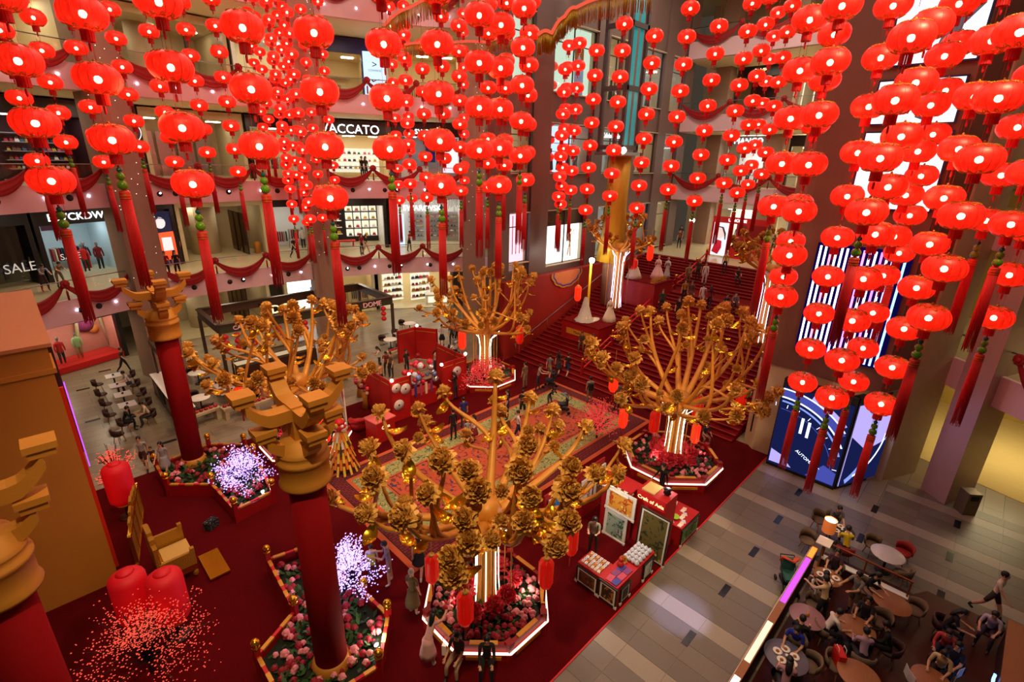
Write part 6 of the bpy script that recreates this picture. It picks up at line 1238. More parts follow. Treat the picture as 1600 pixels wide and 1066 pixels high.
painting('vivid blue flower painting on the exhibit board', (11.75, 9.22, .75), .8, 1.25, 0, PIC('pic_blue', (30, 120, 190), (20, 50, 120), (150, 210, 220), 3), 0, FRW); painting('purple tree painting on the exhibit board', (12.75, 9.22, .8), .75, 1.05, 0, PIC('pic_purple', (130, 90, 120), (80, 60, 100), (180, 120, 120), 3), 0, FRW); painting('red plum blossom painting on the exhibit board', (13.6, 9.22, .8), .7, 1.05, 0, PIC('pic_plum', (220, 206, 200), (170, 60, 70), (120, 90, 90), 4), 0, FRW); painting('tall brown painting at the exhibit board end', (14.45, 9.22, .6), .65, 1.4, 0, PIC('pic_tall', (110, 70, 40), (60, 36, 20), (150, 110, 70), 3), 0, FRW)
p = G(870, 800, .02)
# goods on the stall
r_ = random.Random(8); JAR = mat('porcelain', rgb(206, 210, 226), .2, noise=.35, nscale=18); jar_me = MB().lathe([(.03, 0), (.075, .05), (.08, .11), (.05, .16), (.035, .17), (.035, .19)], 12).mesh('porcelain_jar', JAR)
for i in range(4):
    for j in range(5): tag(inst('porcelain_jar', jar_me, None, (12.15+.2*j, 6.04+.14*i, .82), r_.random()*6), 'small blue-white porcelain jar in the cluster on the stall', 'jar', 'porcelain jars on the stall')
CARDM = [mat('card_%d' % i, rgb(*c), .6, noise=.3, nscale=20) for i, c in enumerate([(60, 60, 150), (190, 60, 90), (220, 200, 170), (120, 50, 110), (200, 90, 60)])]
card_me = [MB().box((0, 0, .015), (.3, .2, .03)).mesh('picture_card', m) for m in CARDM]
for i in range(2):
    for j in range(3): tag(inst('picture_card', card_me[(i+j*2) % 5 if i else (0, 1, 3)[j]], None, (11.08+.31*j, 6.1+.22*i, .82), .1*r_.uniform(-1, 1)), 'coloured print laid flat on the stall corner', 'print', 'flat prints on the stall')
box_me = [MB().box((0, 0, .03), (.11, .09, .06)).ball((0, 0, .07), .025, 6, 4).mesh('trinket', m) for m in (FRW, GOLDM, CARDM[2], JAR)]
for i in range(6):
    for j in range(5): tag(inst('trinket', box_me[(i*2+j) % 4], None, (11.0+.125*j, 6.72+.125*i, .82), .2), 'small trinket box in rows on the stall table end', 'trinket', 'trinkets on the stall')
tag(fl_mesh(5).mesh and inst('gold_ornament', fl_me[1], None, (12.0, 6.45, .86), scale=.45), 'gilt flower ornament beside the porcelain jars', 'ornament'); b = MB().lathe([(.1, 0), (.12, .08), (.09, .16), (.03, .2)], 10).ball((0, 0, .25), .08, 8, 6); tag(b.build('red_figurine', mat('figurine_red', rgb(190, 40, 30), .4), None, (11.75, 6.4, .82)), 'squat red figurine on the stall table', 'figurine')
tag(MB().lathe([(.05, 0), (.13, .05), (.16, .1), (.15, .1), (.06, .03)], 16).build('green_bowl', mat('bowl_green', rgb(150, 190, 40), .3), None, (15.2, 6.3, .82)), 'lime green bowl on the far stall table', 'bowl')
for j in range(5): tag(inst('trinket', box_me[j % 4], None, (15.0+.25*j, 6.7, .82), .3, 1.4), 'small box at the back of the far stall table', 'trinket', 'boxes on the far stall table')
paper_me = [MB().box((0, 0, .006), (.19, .14, .012)).mesh('greeting_card', m) for m in (FRW, CARDM[2], JAR)]
for j in range(9): tag(inst('greeting_card', paper_me[j % 3], None, (14.98+.14*(j % 8), 5.98+.16*(j//3), .82), .3*(j % 3)), 'pale card among the boxes on the far stall table', 'card', 'pale cards on the far stall table')
cup2 = MB().lathe([(.05, 0), (.09, .1), (.08, .1)], 10).mesh('white_pot', FRW)
for j in range(4): tag(inst('white_pot', cup2, None, (13.65, 7.55+.28*j, 2.04)), 'white pot in the row on the red display cabinet', 'pot', 'white pots on the cabinet')
t = thing('craft_sign', 'red box sign reading Craft of Asia', 'sign', (14.35, 6.72, .02)); MB().box((0, 0, 1.1), (.8, 1.15, 2.2)).build('box', TCL, t); MB().box((-.41, 0, 1.98), (.03, 1.1, .36)).build('sign_face', REDB, t); text('lettering', 'Craft of Asia', .2, SIGNY, t, (-.43, 0, 1.98), (PI/2, 0, -PI/2), .004); MB().box((0, .2, 2.23), (.6, .5, .05)).build('paper_tray', mat('tray_straw', rgb(206, 180, 110), .7), t)
tag(MB().lathe([(.06, 0), (.14, .05), (.1, .16), (.15, .2)], 10).build('dark_pot', BLACK, None, (14.45, 6.4, 2.23)), 'small dark pot on the craft sign box', 'pot')
st_me = MB()
for k in range(40): a = r_.uniform(0, 6.28); st_me.tube([(0, 0, 0), (.3*math.cos(a)*r_.random(), .3*math.sin(a)*r_.random(), .35+.15*r_.random())], .008, 3)
tag(st_me.build('dried_grass', mat('straw', rgb(190, 130, 40), .8), None, (15.6, 7.6, .02)), 'bunch of dried orange grass behind the far stall table', 'grass', kind='stuff')
point('stall_lamp', (12.2, 7.3, 2.6), 60, (1, .95, .9), .1); point('stall_lamp', (15.0, 6.6, 2.4), 30, (1, .9, .8), .1)
tag(MB().box((0, 0, .16), (.42, .3, .3)).ball((0, 0, .3), .2, 10, 6, sc=(1, .7, .4)).build('dotted_bag', pattern('dotted', rgb(20, 20, 24), rgb(24, 24, 28), rgb(210, 210, 206), 22), None, fl(331, 824, .02), .5), 'black bag with white dots alone on the carpet', 'bag')
# ------------------------------------------------------------------ red booths behind the rug
BPL = mat('booth_red', rgb(176, 14, 14), .55, noise=.08, nscale=2); 
def booth_wall(label, pts, h=2.4):
    t = thing('booth_wall', label, 'booth', (0, 0, .02))
    for (x0, y0), (x1, y1) in zip(pts[:-1], pts[1:]):
        a = Vector((x0, y0, 0)); b_ = Vector((x1, y1, 0)); L = (b_-a).length; n = max(1, round(L/1.1)); an = math.atan2((b_-a).y, (b_-a).x)
        for k in range(n):
            c = a.lerp(b_, (k+.5)/n); MB().box((c.x, c.y, h/2), (L/n-.02, .06, h), rz=an).build('panel', BPL, t); MB().box((c.x, c.y, h-.25), (L/n-.16, .08, .03), rz=an).build('gold_line', GOLD, t)
    for x, y in pts: MB().box((x, y, h/2), (.1, .1, h+.06)).build('post', RED, t)
    return t
booth_wall('red booth wall with white discs behind the rug', [(12.2, 23.6), (12.2, 20.8), (13.4, 20.8)]); booth_wall('red booth wall nearer the far stairs tree', [(15.6, 20.9), (17.3, 20.9), (17.4, 23.8)]); booth_wall('far red booth wall at the grey floor', [(17.0, 27.6), (18.4, 27.6), (19.2, 26.2)], 2.3)
DISC = mat('fan_white', rgb(216, 206, 206), .7, noise=.3, nscale=9)
def disc(label, x, y, z, r, rz): t = thing('paper_fan', label, 'fan', (x, y, z), rz); o = MB().lathe([(.02, -.02), (r, -.015), (r, .015), (.02, .02)], 20).build('paper', DISC, t); o.rotation_euler = (PI/2, 0, 0); o = MB().lathe([(.02, -.03), (r*.18, -.025), (r*.18, .025)], 12).build('centre', BLACK, t); o.rotation_euler = (PI/2, 0, 0)
disc('upper left white paper fan on the booth wall', 12.5, 20.72, 1.95, .26, 0); disc('middle grey paper fan on the booth wall', 13.05, 20.72, 1.75, .3, 0); disc('lowest white paper fan in front of the booth wall', 12.6, 20.72, .95, .3, 0); disc('white paper fan on the booth wall by the far tree', 16.6, 20.82, 1.7, .3, 0)
t = thing('pinwheel_stand', 'stand of silver, blue and red pinwheel balls in the booth', 'stand', (14.5, 21.6, .02)); MB().tube([(-.9, 0, 0), (-.9, 0, 2.0), (.9, 0, 2.0), (.9, 0, 0)], .03, 6).build('frame', METAL, t); MB().box((0, 0, .45), (1.9, .7, .9)).build('counter', BPL, t)
pr = random.Random(5)
for k in range(34): MB().ball((pr.uniform(-1, 1), pr.uniform(-.3, .3), pr.uniform(1.3, 2.5)), pr.uniform(.12, .2), 7, 5).build('pinwheel', [JAR, mat('pin_blue', rgb(110, 130, 190), .3, .3), mat('pin_red', rgb(200, 30, 50), .4), mat('pin_silver', rgb(200, 200, 204), .25, .7)][pr.randrange(4)], t)
for k in range(4): MB().box((-.5+.35*k, -.4, 1.1), (.14, .03, .7)).build('ribbon', CARDM[k % 5], t)
for x, y, z in ((12.25, 20.7, 2.35), (15.5, 20.8, 2.3), (17.4, 21, 2.4), (13.4, 20.85, 2.33), (18.5, 27.5, 2.3)): tag(MB().ball((0, 0, 0), .09, 8, 6).build('booth_lamp', glow('booth_bulb', (1, .5, .35), 25), None, (x, y, z+.12)), 'small glowing bulb on top of a red booth wall', 'lamp', 'bulbs on the booths')
t = thing('red_podium', 'plain red podium before the booth', 'podium', (11.0, 19.95, .02), .1); MB().box((0, 0, .55), (1.1, .9, 1.1)).build('box', BPL, t); MB().box((0, 0, 1.12), (1.2, 1.0, .05)).build('top', mat('podium_pink', rgb(220, 100, 100), .6), t); text('lettering', 'Casa', .25, SIGNY, t, (0, -.46, .75), (PI/2, 0, 0), .004)
t = thing('red_armchair', 'rounded red armchair beside the podium', 'chair', (10.6, 21.4, .02), -.6); MB().lathe([(.4, .1), (.42, .42), (.3, .46)], 16).build('seat', BPL, t); MB().tube([(-.4, .1, .5), (-.34, -.26, .62), (0, -.42, .68), (.34, -.26, .62), (.4, .1, .5)], .14, 8).build('backrest', BPL, t); MB().lathe([(.3, 0), (.3, .1)], 12).build('base', BLACK, t)
t = thing('white_folding_door', 'pair of white panels with red paper charms beside the lion costume', 'panel', (10.6, 23.0, .02), PI/2-.35)
for k in range(2): pn = MB().box((-.6+1.15*k, 0, 1.15), (1.0, .06, 2.3)).build('panel', WHITE, t); MB().box((-.6+1.15*k, .04, 1.75), (.7, .02, .7)).build('paper_charm', REDB, pn); MB().box((-.6+1.15*k, -.04, 1.75), (.7, .02, .7)).build('paper_charm', REDB, pn)
# lion-dance costume on a stand
LN = [mat('lion_orange', rgb(214, 120, 30), .8, noise=.2), mat('lion_yellow', rgb(220, 180, 60), .8, noise=.2), mat('lion_dark', rgb(60, 40, 30), .8), mat('lion_white', rgb(206, 200, 190), .8)]
p = G(538, 735, 0); t = thing('lion_costume', 'orange and yellow lion-dance costume on a stand', 'costume', (p.x, p.y, .02), .6); lr = random.Random(3)
for lay in range(6):
    for k in range(14):
        a = 2*PI*k/14+lay*.2; z0 = 2.0-.3*lay; r0 = .18+.07*lay; MB().bar((r0*math.cos(a), r0*math.sin(a), z0), ((r0+.16)*math.cos(a), (r0+.16)*math.sin(a), z0-.42), .1, .02).build('fur_strip', LN[lr.randrange(4) if lr.random() < .4 else lay % 2], t)
MB().lathe([(.32, .1), (.34, .8), (.25, 1.5), (.16, 2.0)], 14).build('robe', LN[0], t); MB().ball((0, 0, 2.2), .26, 12, 8, sc=(1, 1.1, .9)).build('head', REDB, t); MB().box((0, -.2, 2.12), (.34, .18, .1)).build('jaw', LN[3], t)
for s in (-1, 1): MB().ball((s*.12, -.2, 2.3), .07, 8, 6).build('eye', WHITE, t); MB().ball((s*.26, .0, 2.35), .09, 8, 5, sc=(.5, 1, 1.4)).build('ear', LN[1], t)
MB().lathe([(.24, 2.38), (.2, 2.46), (.08, 2.6)], 12).build('hat', REDB, t); MB().lathe([(.35, 0), (.35, .06), (.06, .1)], 14).build('stand_foot', BLACK, t)
p = G(515, 738, 0); t = thing('light_pole', 'slim lit pole on a round dark foot by the lion costume', 'lamp', (p.x, p.y, .02)); MB().lathe([(.3, 0), (.3, .05), (.05, .1)], 16).build('foot', BLACK, t); MB().tube([(0, 0, .1), (.02, 0, 1.9)], .035, 6).build('light_tube', LEDW, t)
b = MB(); fr_ = random.Random(2)
for k, (px, py, z) in enumerate(((569, 605, 1.3), (650, 565, 1.6), (560, 590, 1.2))):
    q = G(px, py, z); t = thing('balloon_bunch', ('cluster of pink and cream flowers beside the white panels', 'red flower cluster at the far booth', 'pink balloon cluster by the cafe-side tree')[k], 'flowers', (q.x, q.y, .02)); MB().lathe([(.2, 0), (.12, .5), (.2, 1.0)], 10).build('stand', GOLDM, t)
    for j in range(12): MB().ball((fr_.uniform(-.35, .35), fr_.uniform(-.35, .35), z+fr_.uniform(-.35, .35)), fr_.uniform(.1, .16), 7, 5).build('bloom', (PNK, mat('bloom_cream', rgb(230, 190, 150), .7), COR, CRI)[fr_.randrange(4 if k != 1 else 2) if k != 1 else 2+fr_.randrange(2)], t)
# ------------------------------------------------------------------ gallery-side cafe
BMM = mat('beam_brown', rgb(70, 48, 34), .5); BMG = mat('beam_olive', rgb(60, 58, 34), .5)
t = thing('cafe_canopy', 'brown cafe canopy frame with gold DOME lettering', 'canopy', (0, 0, 0))
cn = [G(342, 516, 3.2), G(612, 470, 3.2), G(560, 449, 3.2), G(310, 490, 3.2)]
cn = [Vector((c.x, c.y, 3.2)) for c in cn]
for k in range(4):
    a, b_ = cn[k], cn[(k+1) % 4]; MB().bar(a, b_, .14, .5).build('beam', BMG if k == 0 else BMM, t); MB().bar(a+Vector((0, 0, .3)), b_+Vector((0, 0, .3)), .3, .07).build('beam_cap', BMM, t); MB().box((a.x, a.y, 1.5), (.18, .18, 3.0)).build('post', BMM, t)
for f_ in (.33, .66):
    a = cn[0].lerp(cn[1], f_); b_ = cn[3].lerp(cn[2], f_); MB().bar(a, b_, .1, .16).build('rafter', BMM, t)
dd = (cn[1]-cn[0]).normalized(); an = math.atan2(dd.y, dd.x); q = cn[0].lerp(cn[1], .36); nn = Vector((dd.y, -dd.x, 0))
text('lettering', 'DOME', .75, SIGNY, t, q+nn*.12+Vector((0, 0, .75)), (PI/2, 0, an), .03); q = cn[0].lerp(cn[1], .86); text('lettering', 'DOME', .5, mat('letter_pink', rgb(214, 150, 140), .5, emit=rgb(214, 150, 140), es=.4), t, q+nn*.12, (PI/2, 0, an), .03); q = cn[0].lerp(cn[1], .1); text('lettering', 'CAFE', .35, mat('letter_pink', rgb(214, 150, 140)), t, q+nn*.12, (PI/2, 0, an), .03)
t = thing('cafe_counter', 'dark wooden cafe counter with menu boards left of the canopy', 'counter', (4.35, 30, 0)); MB().box((0, 0, .6), (.7, 6.0, 1.2)).build('body', DARKW, t); MB().box((0, 0, 1.23), (.8, 6.1, .06)).build('top', WHITE, t)
for k in range(4): MB().box((-.37, -2.2+1.4*k, .7), (.03, .9, .6)).build('menu_board', (mat('chalk_green', rgb(24, 44, 34), .7), mat('board_pale', rgb(150, 120, 104), .7, noise=.4, nscale=8))[k % 2], t)
MB().tube([(0, -2.9, 1.2), (0, -2.9, 3.0)], .06, 6).build('post', BMM, t); MB().tube([(0, 2.9, 1.2), (0, 2.9, 3.0)], .06, 6).build('post', BMM, t); MB().bar((0, -3.0, 3.1), (0, 3.0, 3.1), .2, .35).build('sign_beam', BMG, t); text('lettering', 'DOME', .4, mat('letter_pink', rgb(214, 150, 140)), t, (-.14, -1.6, 3.1), (PI/2, 0, -PI/2), .02)
def sq_table(label, x, y, w=.75, l=.75, top=None):
    t = thing('square_table', label, 'table', (x, y, 0), .0, 'gallery cafe tables'); MB().box((0, 0, .73), (w, l, .04)).build('table_top', top or MARB, t); MB().tube([(0, 0, .03), (0, 0, .71)], .04, 8).build('pedestal', BLACK, t); MB().box((0, 0, .015), (.4, .4, .03)).build('base', BLACK, t); MB().box((0, 0, .80), (.1, .02, .1)).build('table_sign', DARKW, t)
for k, (x, y) in enumerate(((2.55, 35.6), (2.5, 33.9), (2.5, 32.3), (2.45, 30.7))):
    sq_table(f'{("fourth","third","second","nearest")[k]} white cafe table in the row by the pink shop window', x, y)
    for s in (-1, 1): chair(f'dark chair {("right","left")[s < 0]} of the {("fourth","third","second","nearest")[k]} white table in the row', (x+.78*s, y+.1*s, 0), PI if s > 0 else 0, 'dark', 'gallery cafe chairs')
person('person in white shirt at the third cafe table of the row', (3.15, 34.3, 0), PI, 'sitfwd', (200, 192, 188), (40, 36, 40)); person('man in black seated at the near end of the cafe row', (2.0, 29.0, 0), 0, 'sitfwd', (14, 14, 18), (24, 22, 26), sleeves=True); person('person in cream seated at the near end of the cafe row', (3.1, 29.1, 0), PI, 'sitfwd', (206, 180, 150), (40, 34, 36)); chair('dark chair of the man in black at the row end', (2.0, 29.0, 0), 0, 'dark', 'gallery cafe chairs'); chair('dark chair of the person in cream at the row end', (3.1, 29.1, 0), PI, 'dark', 'gallery cafe chairs'); chair('empty dark chair nearest the striped couple', (1.6, 28.0, 0), .6, 'dark', 'gallery cafe chairs')
PMP = mat('pumpkin_pink', rgb(190, 30, 60), .6, noise=.15); PMR = mat('pumpkin_red', rgb(170, 20, 24), .6, noise=.15); pm_me = [MB().lathe([(.02, 0), (.12, .01), (.18, .08), (.17, .16), (.06, .22), (.02, .23)], 16, lob=8, lobd=.18).mesh('pumpkin', m) for m in (PMP, PMR)]
for k, (px, py) in enumerate(((322, 660), (372, 648), (418, 640), (455, 634), (530, 598), (620, 560))):
    p = G(px, py, 0); rz = .15; t = thing('wooden_bench', f'pale wooden bench piled with red pumpkins, {("nearest the column","second","third","fourth","behind the cafe-side tree","by the far booth")[k]}', 'bench', (p.x, p.y, 0), rz); MB().box((0, 0, .62), (1.5, .5, .12)).build('seat', BEIGE, t); MB().box((-.6, 0, .28), (.2, .45, .56)).build('leg', BEIGE, t); MB().box((.6, 0, .28), (.2, .45, .56)).build('leg', BEIGE, t)
    for j in range(6): c_ = Vector((p.x+(-.58+.235*j)*math.cos(rz), p.y+(-.58+.235*j)*math.sin(rz), .68)); tag(inst('pumpkin', pm_me[(k+j//2) % 2], None, c_, j, .62), 'small red pumpkin on a pale wooden bench', 'pumpkin', 'pumpkins on the benches')
for k, (px, py, c_) in enumerate(((312, 621, 0), (362, 609, 1), (308, 582, 0), (355, 600, 1), (640, 505, 0), (630, 520, 1), (610, 530, 0))):
    p = G(px, py, .74)
    if c_: sq_table(f'white table under the canopy, {("","beside the benches","","behind the benches","","by the canopy post")[k if k < 6 else 5]}', p.x, p.y, 1.3, .8)
    else: round_table(f'white round cafe table {("near the pumpkin benches","","behind the tall column","","right of the canopy","","right of the canopy, nearer")[k]}', (p.x, p.y, 0), .5, WHITE, .74, 'gallery cafe tables')
    for s in (0, 1): chair(f'dark chair {("behind","before")[s]} white table {("one by the benches","two by the benches","behind the column","four behind benches","right of canopy","by the canopy post","nearer right of canopy")[k]}', (p.x+(.1 if s else -.1), p.y+(.95, -.95)[s], 0), (-PI/2, PI/2)[s], 'dark', 'gallery cafe chairs')
gb_me = MB().ball((0, 0, 0), .2, 10, 7, sc=(1, 1, .9)).mesh('ball', mat('garland_red', rgb(190, 14, 20), .5, emit=rgb(160, 0, 0), es=.15))
for k, (px, py) in enumerate(((346, 556), (362, 553), (383, 549), (402, 528), (420, 525), (460, 522), (595, 487))):
    p = cn[0].lerp(cn[1], (px-340)/272); t = thing('ball_garland', f'chain of three red balls in the gallery cafe, {("first","second","third","fourth","fifth","sixth","last")[k]} from the left', 'garland', (p.x, p.y, 2.3)); MB().tube([(0, 0, -.3), (0, 0, .66)], .01, 4).build('cord', REDCL, t)
    for j in range(3): inst('ball', gb_me, t, (0, 0, .4-.38*j))
b = MB(); t = thing('dessert_counter', 'dark glass dessert counter under the gallery cafe canopy', 'counter', (10.5, 31.8, 0)); MB().box((0, 0, .5), (5, .9, 1.0)).build('body', DARKW, t); MB().box((0, 0, 1.25), (5, .8, .5)).build('glass_case', GLASSD, t); MB().box((0, 0, 1.1), (4.8, .6, .03)).build('shelf', LITC, t)
# ------------------------------------------------------------------ hanging lanterns
LSP, LR = 1.19, 0.44                                  # spacing along a string, lantern radius
def silk():
    m = bpy.data.materials.new('lantern_silk'); m.use_nodes = True; nt = m.node_tree; nt.nodes.clear()
    tc = nt.nodes.new('ShaderNodeTexCoord'); mp = nt.nodes.new('ShaderNodeMapping'); mp.inputs['Scale'].default_value = (14, 14, 1.0)
    nz = nt.nodes.new('ShaderNodeTexNoise'); nz.inputs['Scale'].default_value = 2.0
    rp = nt.nodes.new('ShaderNodeValToRGB'); rp.color_ramp.elements[0].color = (0.42, 0.002, 0.0, 1); rp.color_ramp.elements[1].color = (1.0, 0.026, 0.004, 1)
    rp.color_ramp.elements[0].position = .35; rp.color_ramp.elements[1].position = .65
    e = nt.nodes.new('ShaderNodeEmission'); sx = nt.nodes.new('ShaderNodeSeparateXYZ'); ab = nt.nodes.new('ShaderNodeMath'); ab.operation = 'ABSOLUTE'; mr = nt.nodes.new('ShaderNodeMapRange'); mr.inputs[1].default_value = .05; mr.inputs[2].default_value = .31; mr.inputs[3].default_value = .95; mr.inputs[4].default_value = .42  # bulb light through the silk put into the emission, dimmer at top and bottom
    nt.links.new(tc.outputs['Object'], sx.inputs[0]); nt.links.new(sx.outputs[2], ab.inputs[0]); nt.links.new(ab.outputs[0], mr.inputs[0]); nt.links.new(mr.outputs[0], e.inputs[1])
    df = nt.nodes.new('ShaderNodeBsdfPrincipled'); df.inputs['Base Color'].default_value = (.75, .01, .008, 1); df.inputs['Roughness'].default_value = .45
    ad = nt.nodes.new('ShaderNodeAddShader'); tr = nt.nodes.new('ShaderNodeBsdfTransparent'); tr.inputs[0].default_value = (1, .42, .3, 1)
    mx = nt.nodes.new('ShaderNodeMixShader'); mx.inputs[0].default_value = .13; o = nt.nodes.new('ShaderNodeOutputMaterial'); L = nt.links.new
    L(tc.outputs['Object'], mp.inputs[0]); L(mp.outputs[0], nz.inputs['Vector']); L(nz.outputs['Fac'], rp.inputs[0]); L(rp.outputs[0], e.inputs[0])
    L(e.outputs[0], ad.inputs[0]); L(df.outputs[0], ad.inputs[1]); L(ad.outputs[0], mx.inputs[1]); L(tr.outputs[0], mx.inputs[2]); L(mx.outputs[0], o.inputs[0])
    m.cycles.emission_sampling = 'NONE'; return m
SILK = silk(); SILKF = SILK.copy(); SILKF.name = 'far_lantern_silk'; _n = SILKF.node_tree; [_n.links.remove(l) for l in list(_n.links) if l.to_node.type == 'EMISSION' and l.to_socket.name == 'Strength']; [setattr(x.inputs[1], 'default_value', .72) for x in _n.nodes if x.type == 'EMISSION']; BULB = glow('lantern_bulb', (1.0, .8, .6), 90)
SEAM = mat('lantern_seam', rgb(150, 6, 4), .6); LGOLD = mat('lantern_gold', rgb(176, 110, 26), .4, .5, emit=rgb(130, 50, 6), es=.2)
SKIRT = mat('lantern_skirt', rgb(176, 6, 10), .7, emit=rgb(150, 0, 0), es=.2)
H2 = LR*.70
bprof = [(LR*math.cos(t)**.72*1.0 if abs(t) < 1.5 else .1, H2*math.sin(t)) for t in [(-1.36+2.72*i/10) for i in range(11)]]
bprof = [(max(r, LR*.26), z) for r, z in bprof]
body_me = MB().lathe(bprof, 28, lob=14, lobd=.05, caps=False).mesh('lantern_body', SILK)
b = MB()
for k in range(14):
    a = 2*PI*k/14; b.tube([(r*.955*math.cos(a), r*.955*math.sin(a), z) for r, z in bprof], .0036, 3)
seam_me = b.mesh('lantern_seams', SEAM)
fil = {}
for sg in (-1, 1):
    b = MB()
    zt = sg*H2*.98
    b.lathe([(LR*.27, zt-.012), (LR*.30, zt), (LR*.27, zt+.012)], 14)
    for k in range(9):                                    # pierced scallops lying on the silk round each opening
        a = 2*PI*(k+.5)/9; t0, t1 = 1.28, .92
        for q in range(6):
            t2 = a-.26+.52*q/5; w = math.sin(PI*q/5); tt = 1.26-.36*w
            t3 = a-.26+.52*(q+1)/5; w3 = math.sin(PI*(q+1)/5); tt3 = 1.26-.36*w3
            if q < 5:
                p = lambda th, al: (LR*1.012*math.cos(th)**.72*math.cos(al), LR*1.012*math.cos(th)**.72*math.sin(al), sg*H2*1.012*math.sin(th))
                b.tube([p(tt, t2), p(tt3, t3)], .010, 4)
        p0 = (LR*1.012*math.cos(1.12)**.72*math.cos(a), LR*1.012*math.cos(1.12)**.72*math.sin(a), sg*H2*1.012*math.sin(1.12)); b.ball(p0, .026, 6, 4, sc=(1, 1, .5))
    if sg > 0: b.lathe([(.02, H2*1.0), (.035, H2*1.06), (.012, H2*1.2)], 8)
    fil[sg] = b.mesh('lantern_filigree', LGOLD)

b = MB()
for k in range(16):
    a = 2*PI*k/16; b.box((.115*math.cos(a), .115*math.sin(a), -H2-.10), (.012, .04, .21), rz=a)
b.lathe([(.11, -H2-.01), (.12, -H2), (.11, -H2+.015)], 12)
skirt_me = b.mesh('lantern_skirt', SKIRT)
b = MB(); b.lathe([(.012, -H2-.22), (.026, -H2-.24), (.026, -H2-.33), (.02, -H2-.38)], 6, mi=0)
for a in (0, 2.1, 4.2): b.tube([(.09*math.cos(a), .09*math.sin(a), -H2-.02), (.09*math.cos(a), .09*math.sin(a), -LSP+H2)], .004, 3, mi=0)
drop_me = b.mesh('lantern_drop', SKIRT)
bulb_me = MB().ball((0, 0, -.02), .075, 8, 6).mesh('lantern_bulb', BULB)
LPARTS = [('silk_body', body_me), ('seams', seam_me), ('top_filigree', fil[1]), ('skirt_fringe', skirt_me), ('drop_cords', drop_me), ('bulb', bulb_me), ('bottom_filigree', fil[-1])]
# pendant below each string
TEAL = mat('bead_teal', rgb(10, 96, 96), .15); JADE = mat('bead_jade', rgb(92, 146, 24), .2); TASS = mat('tassel_red', rgb(200, 6, 14), .6, noise=.15, nscale=20, stretch=(6, 6, .4))
TASB = mat('tassel_band', rgb(214, 120, 30), .4, .4)
bead1 = MB().ball((0, 0, 0), .058, 12, 8).mesh('bead', TEAL); bead2 = MB().ball((0, 0, 0), .088, 12, 8).mesh('bead', JADE); bead3 = MB().ball((0, 0, 0), .108, 12, 8).mesh('bead', JADE)
capm = MB().lathe([(.05, 0), (.105, -.02), (.11, -.16), (.1, -.2)], 14, mi=0).lathe([(.112, -.03), (.114, -.04), (.112, -.05)], 14, mi=1, caps=False).lathe([(.114, -.10), (.117, -.11), (.114, -.12)], 14, mi=1, caps=False).lathe([(.114, -.16), (.117, -.17), (.114, -.18)], 14, mi=1, caps=False).mesh('tassel_cap', [TASS, TASB])
b = MB(); rr = random.Random(3)
for k in range(30):
    a = 2*PI*k/30; r0 = .096; r1 = .112*(.85+.25*rr.random()); L = -1.95-.14*rr.random(); a2 = a+.1*(rr.random()-.5)
    b.tube([(r0*math.cos(a), r0*math.sin(a), 0), (.112*math.cos(a), .112*math.sin(a), -.95), (r1*math.cos(a2), r1*math.sin(a2), L)], [.011, .011, .008], 4)
b.lathe([(.09, 0), (.1, -1.1), (.06, -1.5)], 10)
fringe_me = b.mesh('tassel_fringe', TASS)
cord_me = MB().tube([(0, 0, .02), (0, 0, -.2)], .008, 4).mesh('cord', SKIRT)

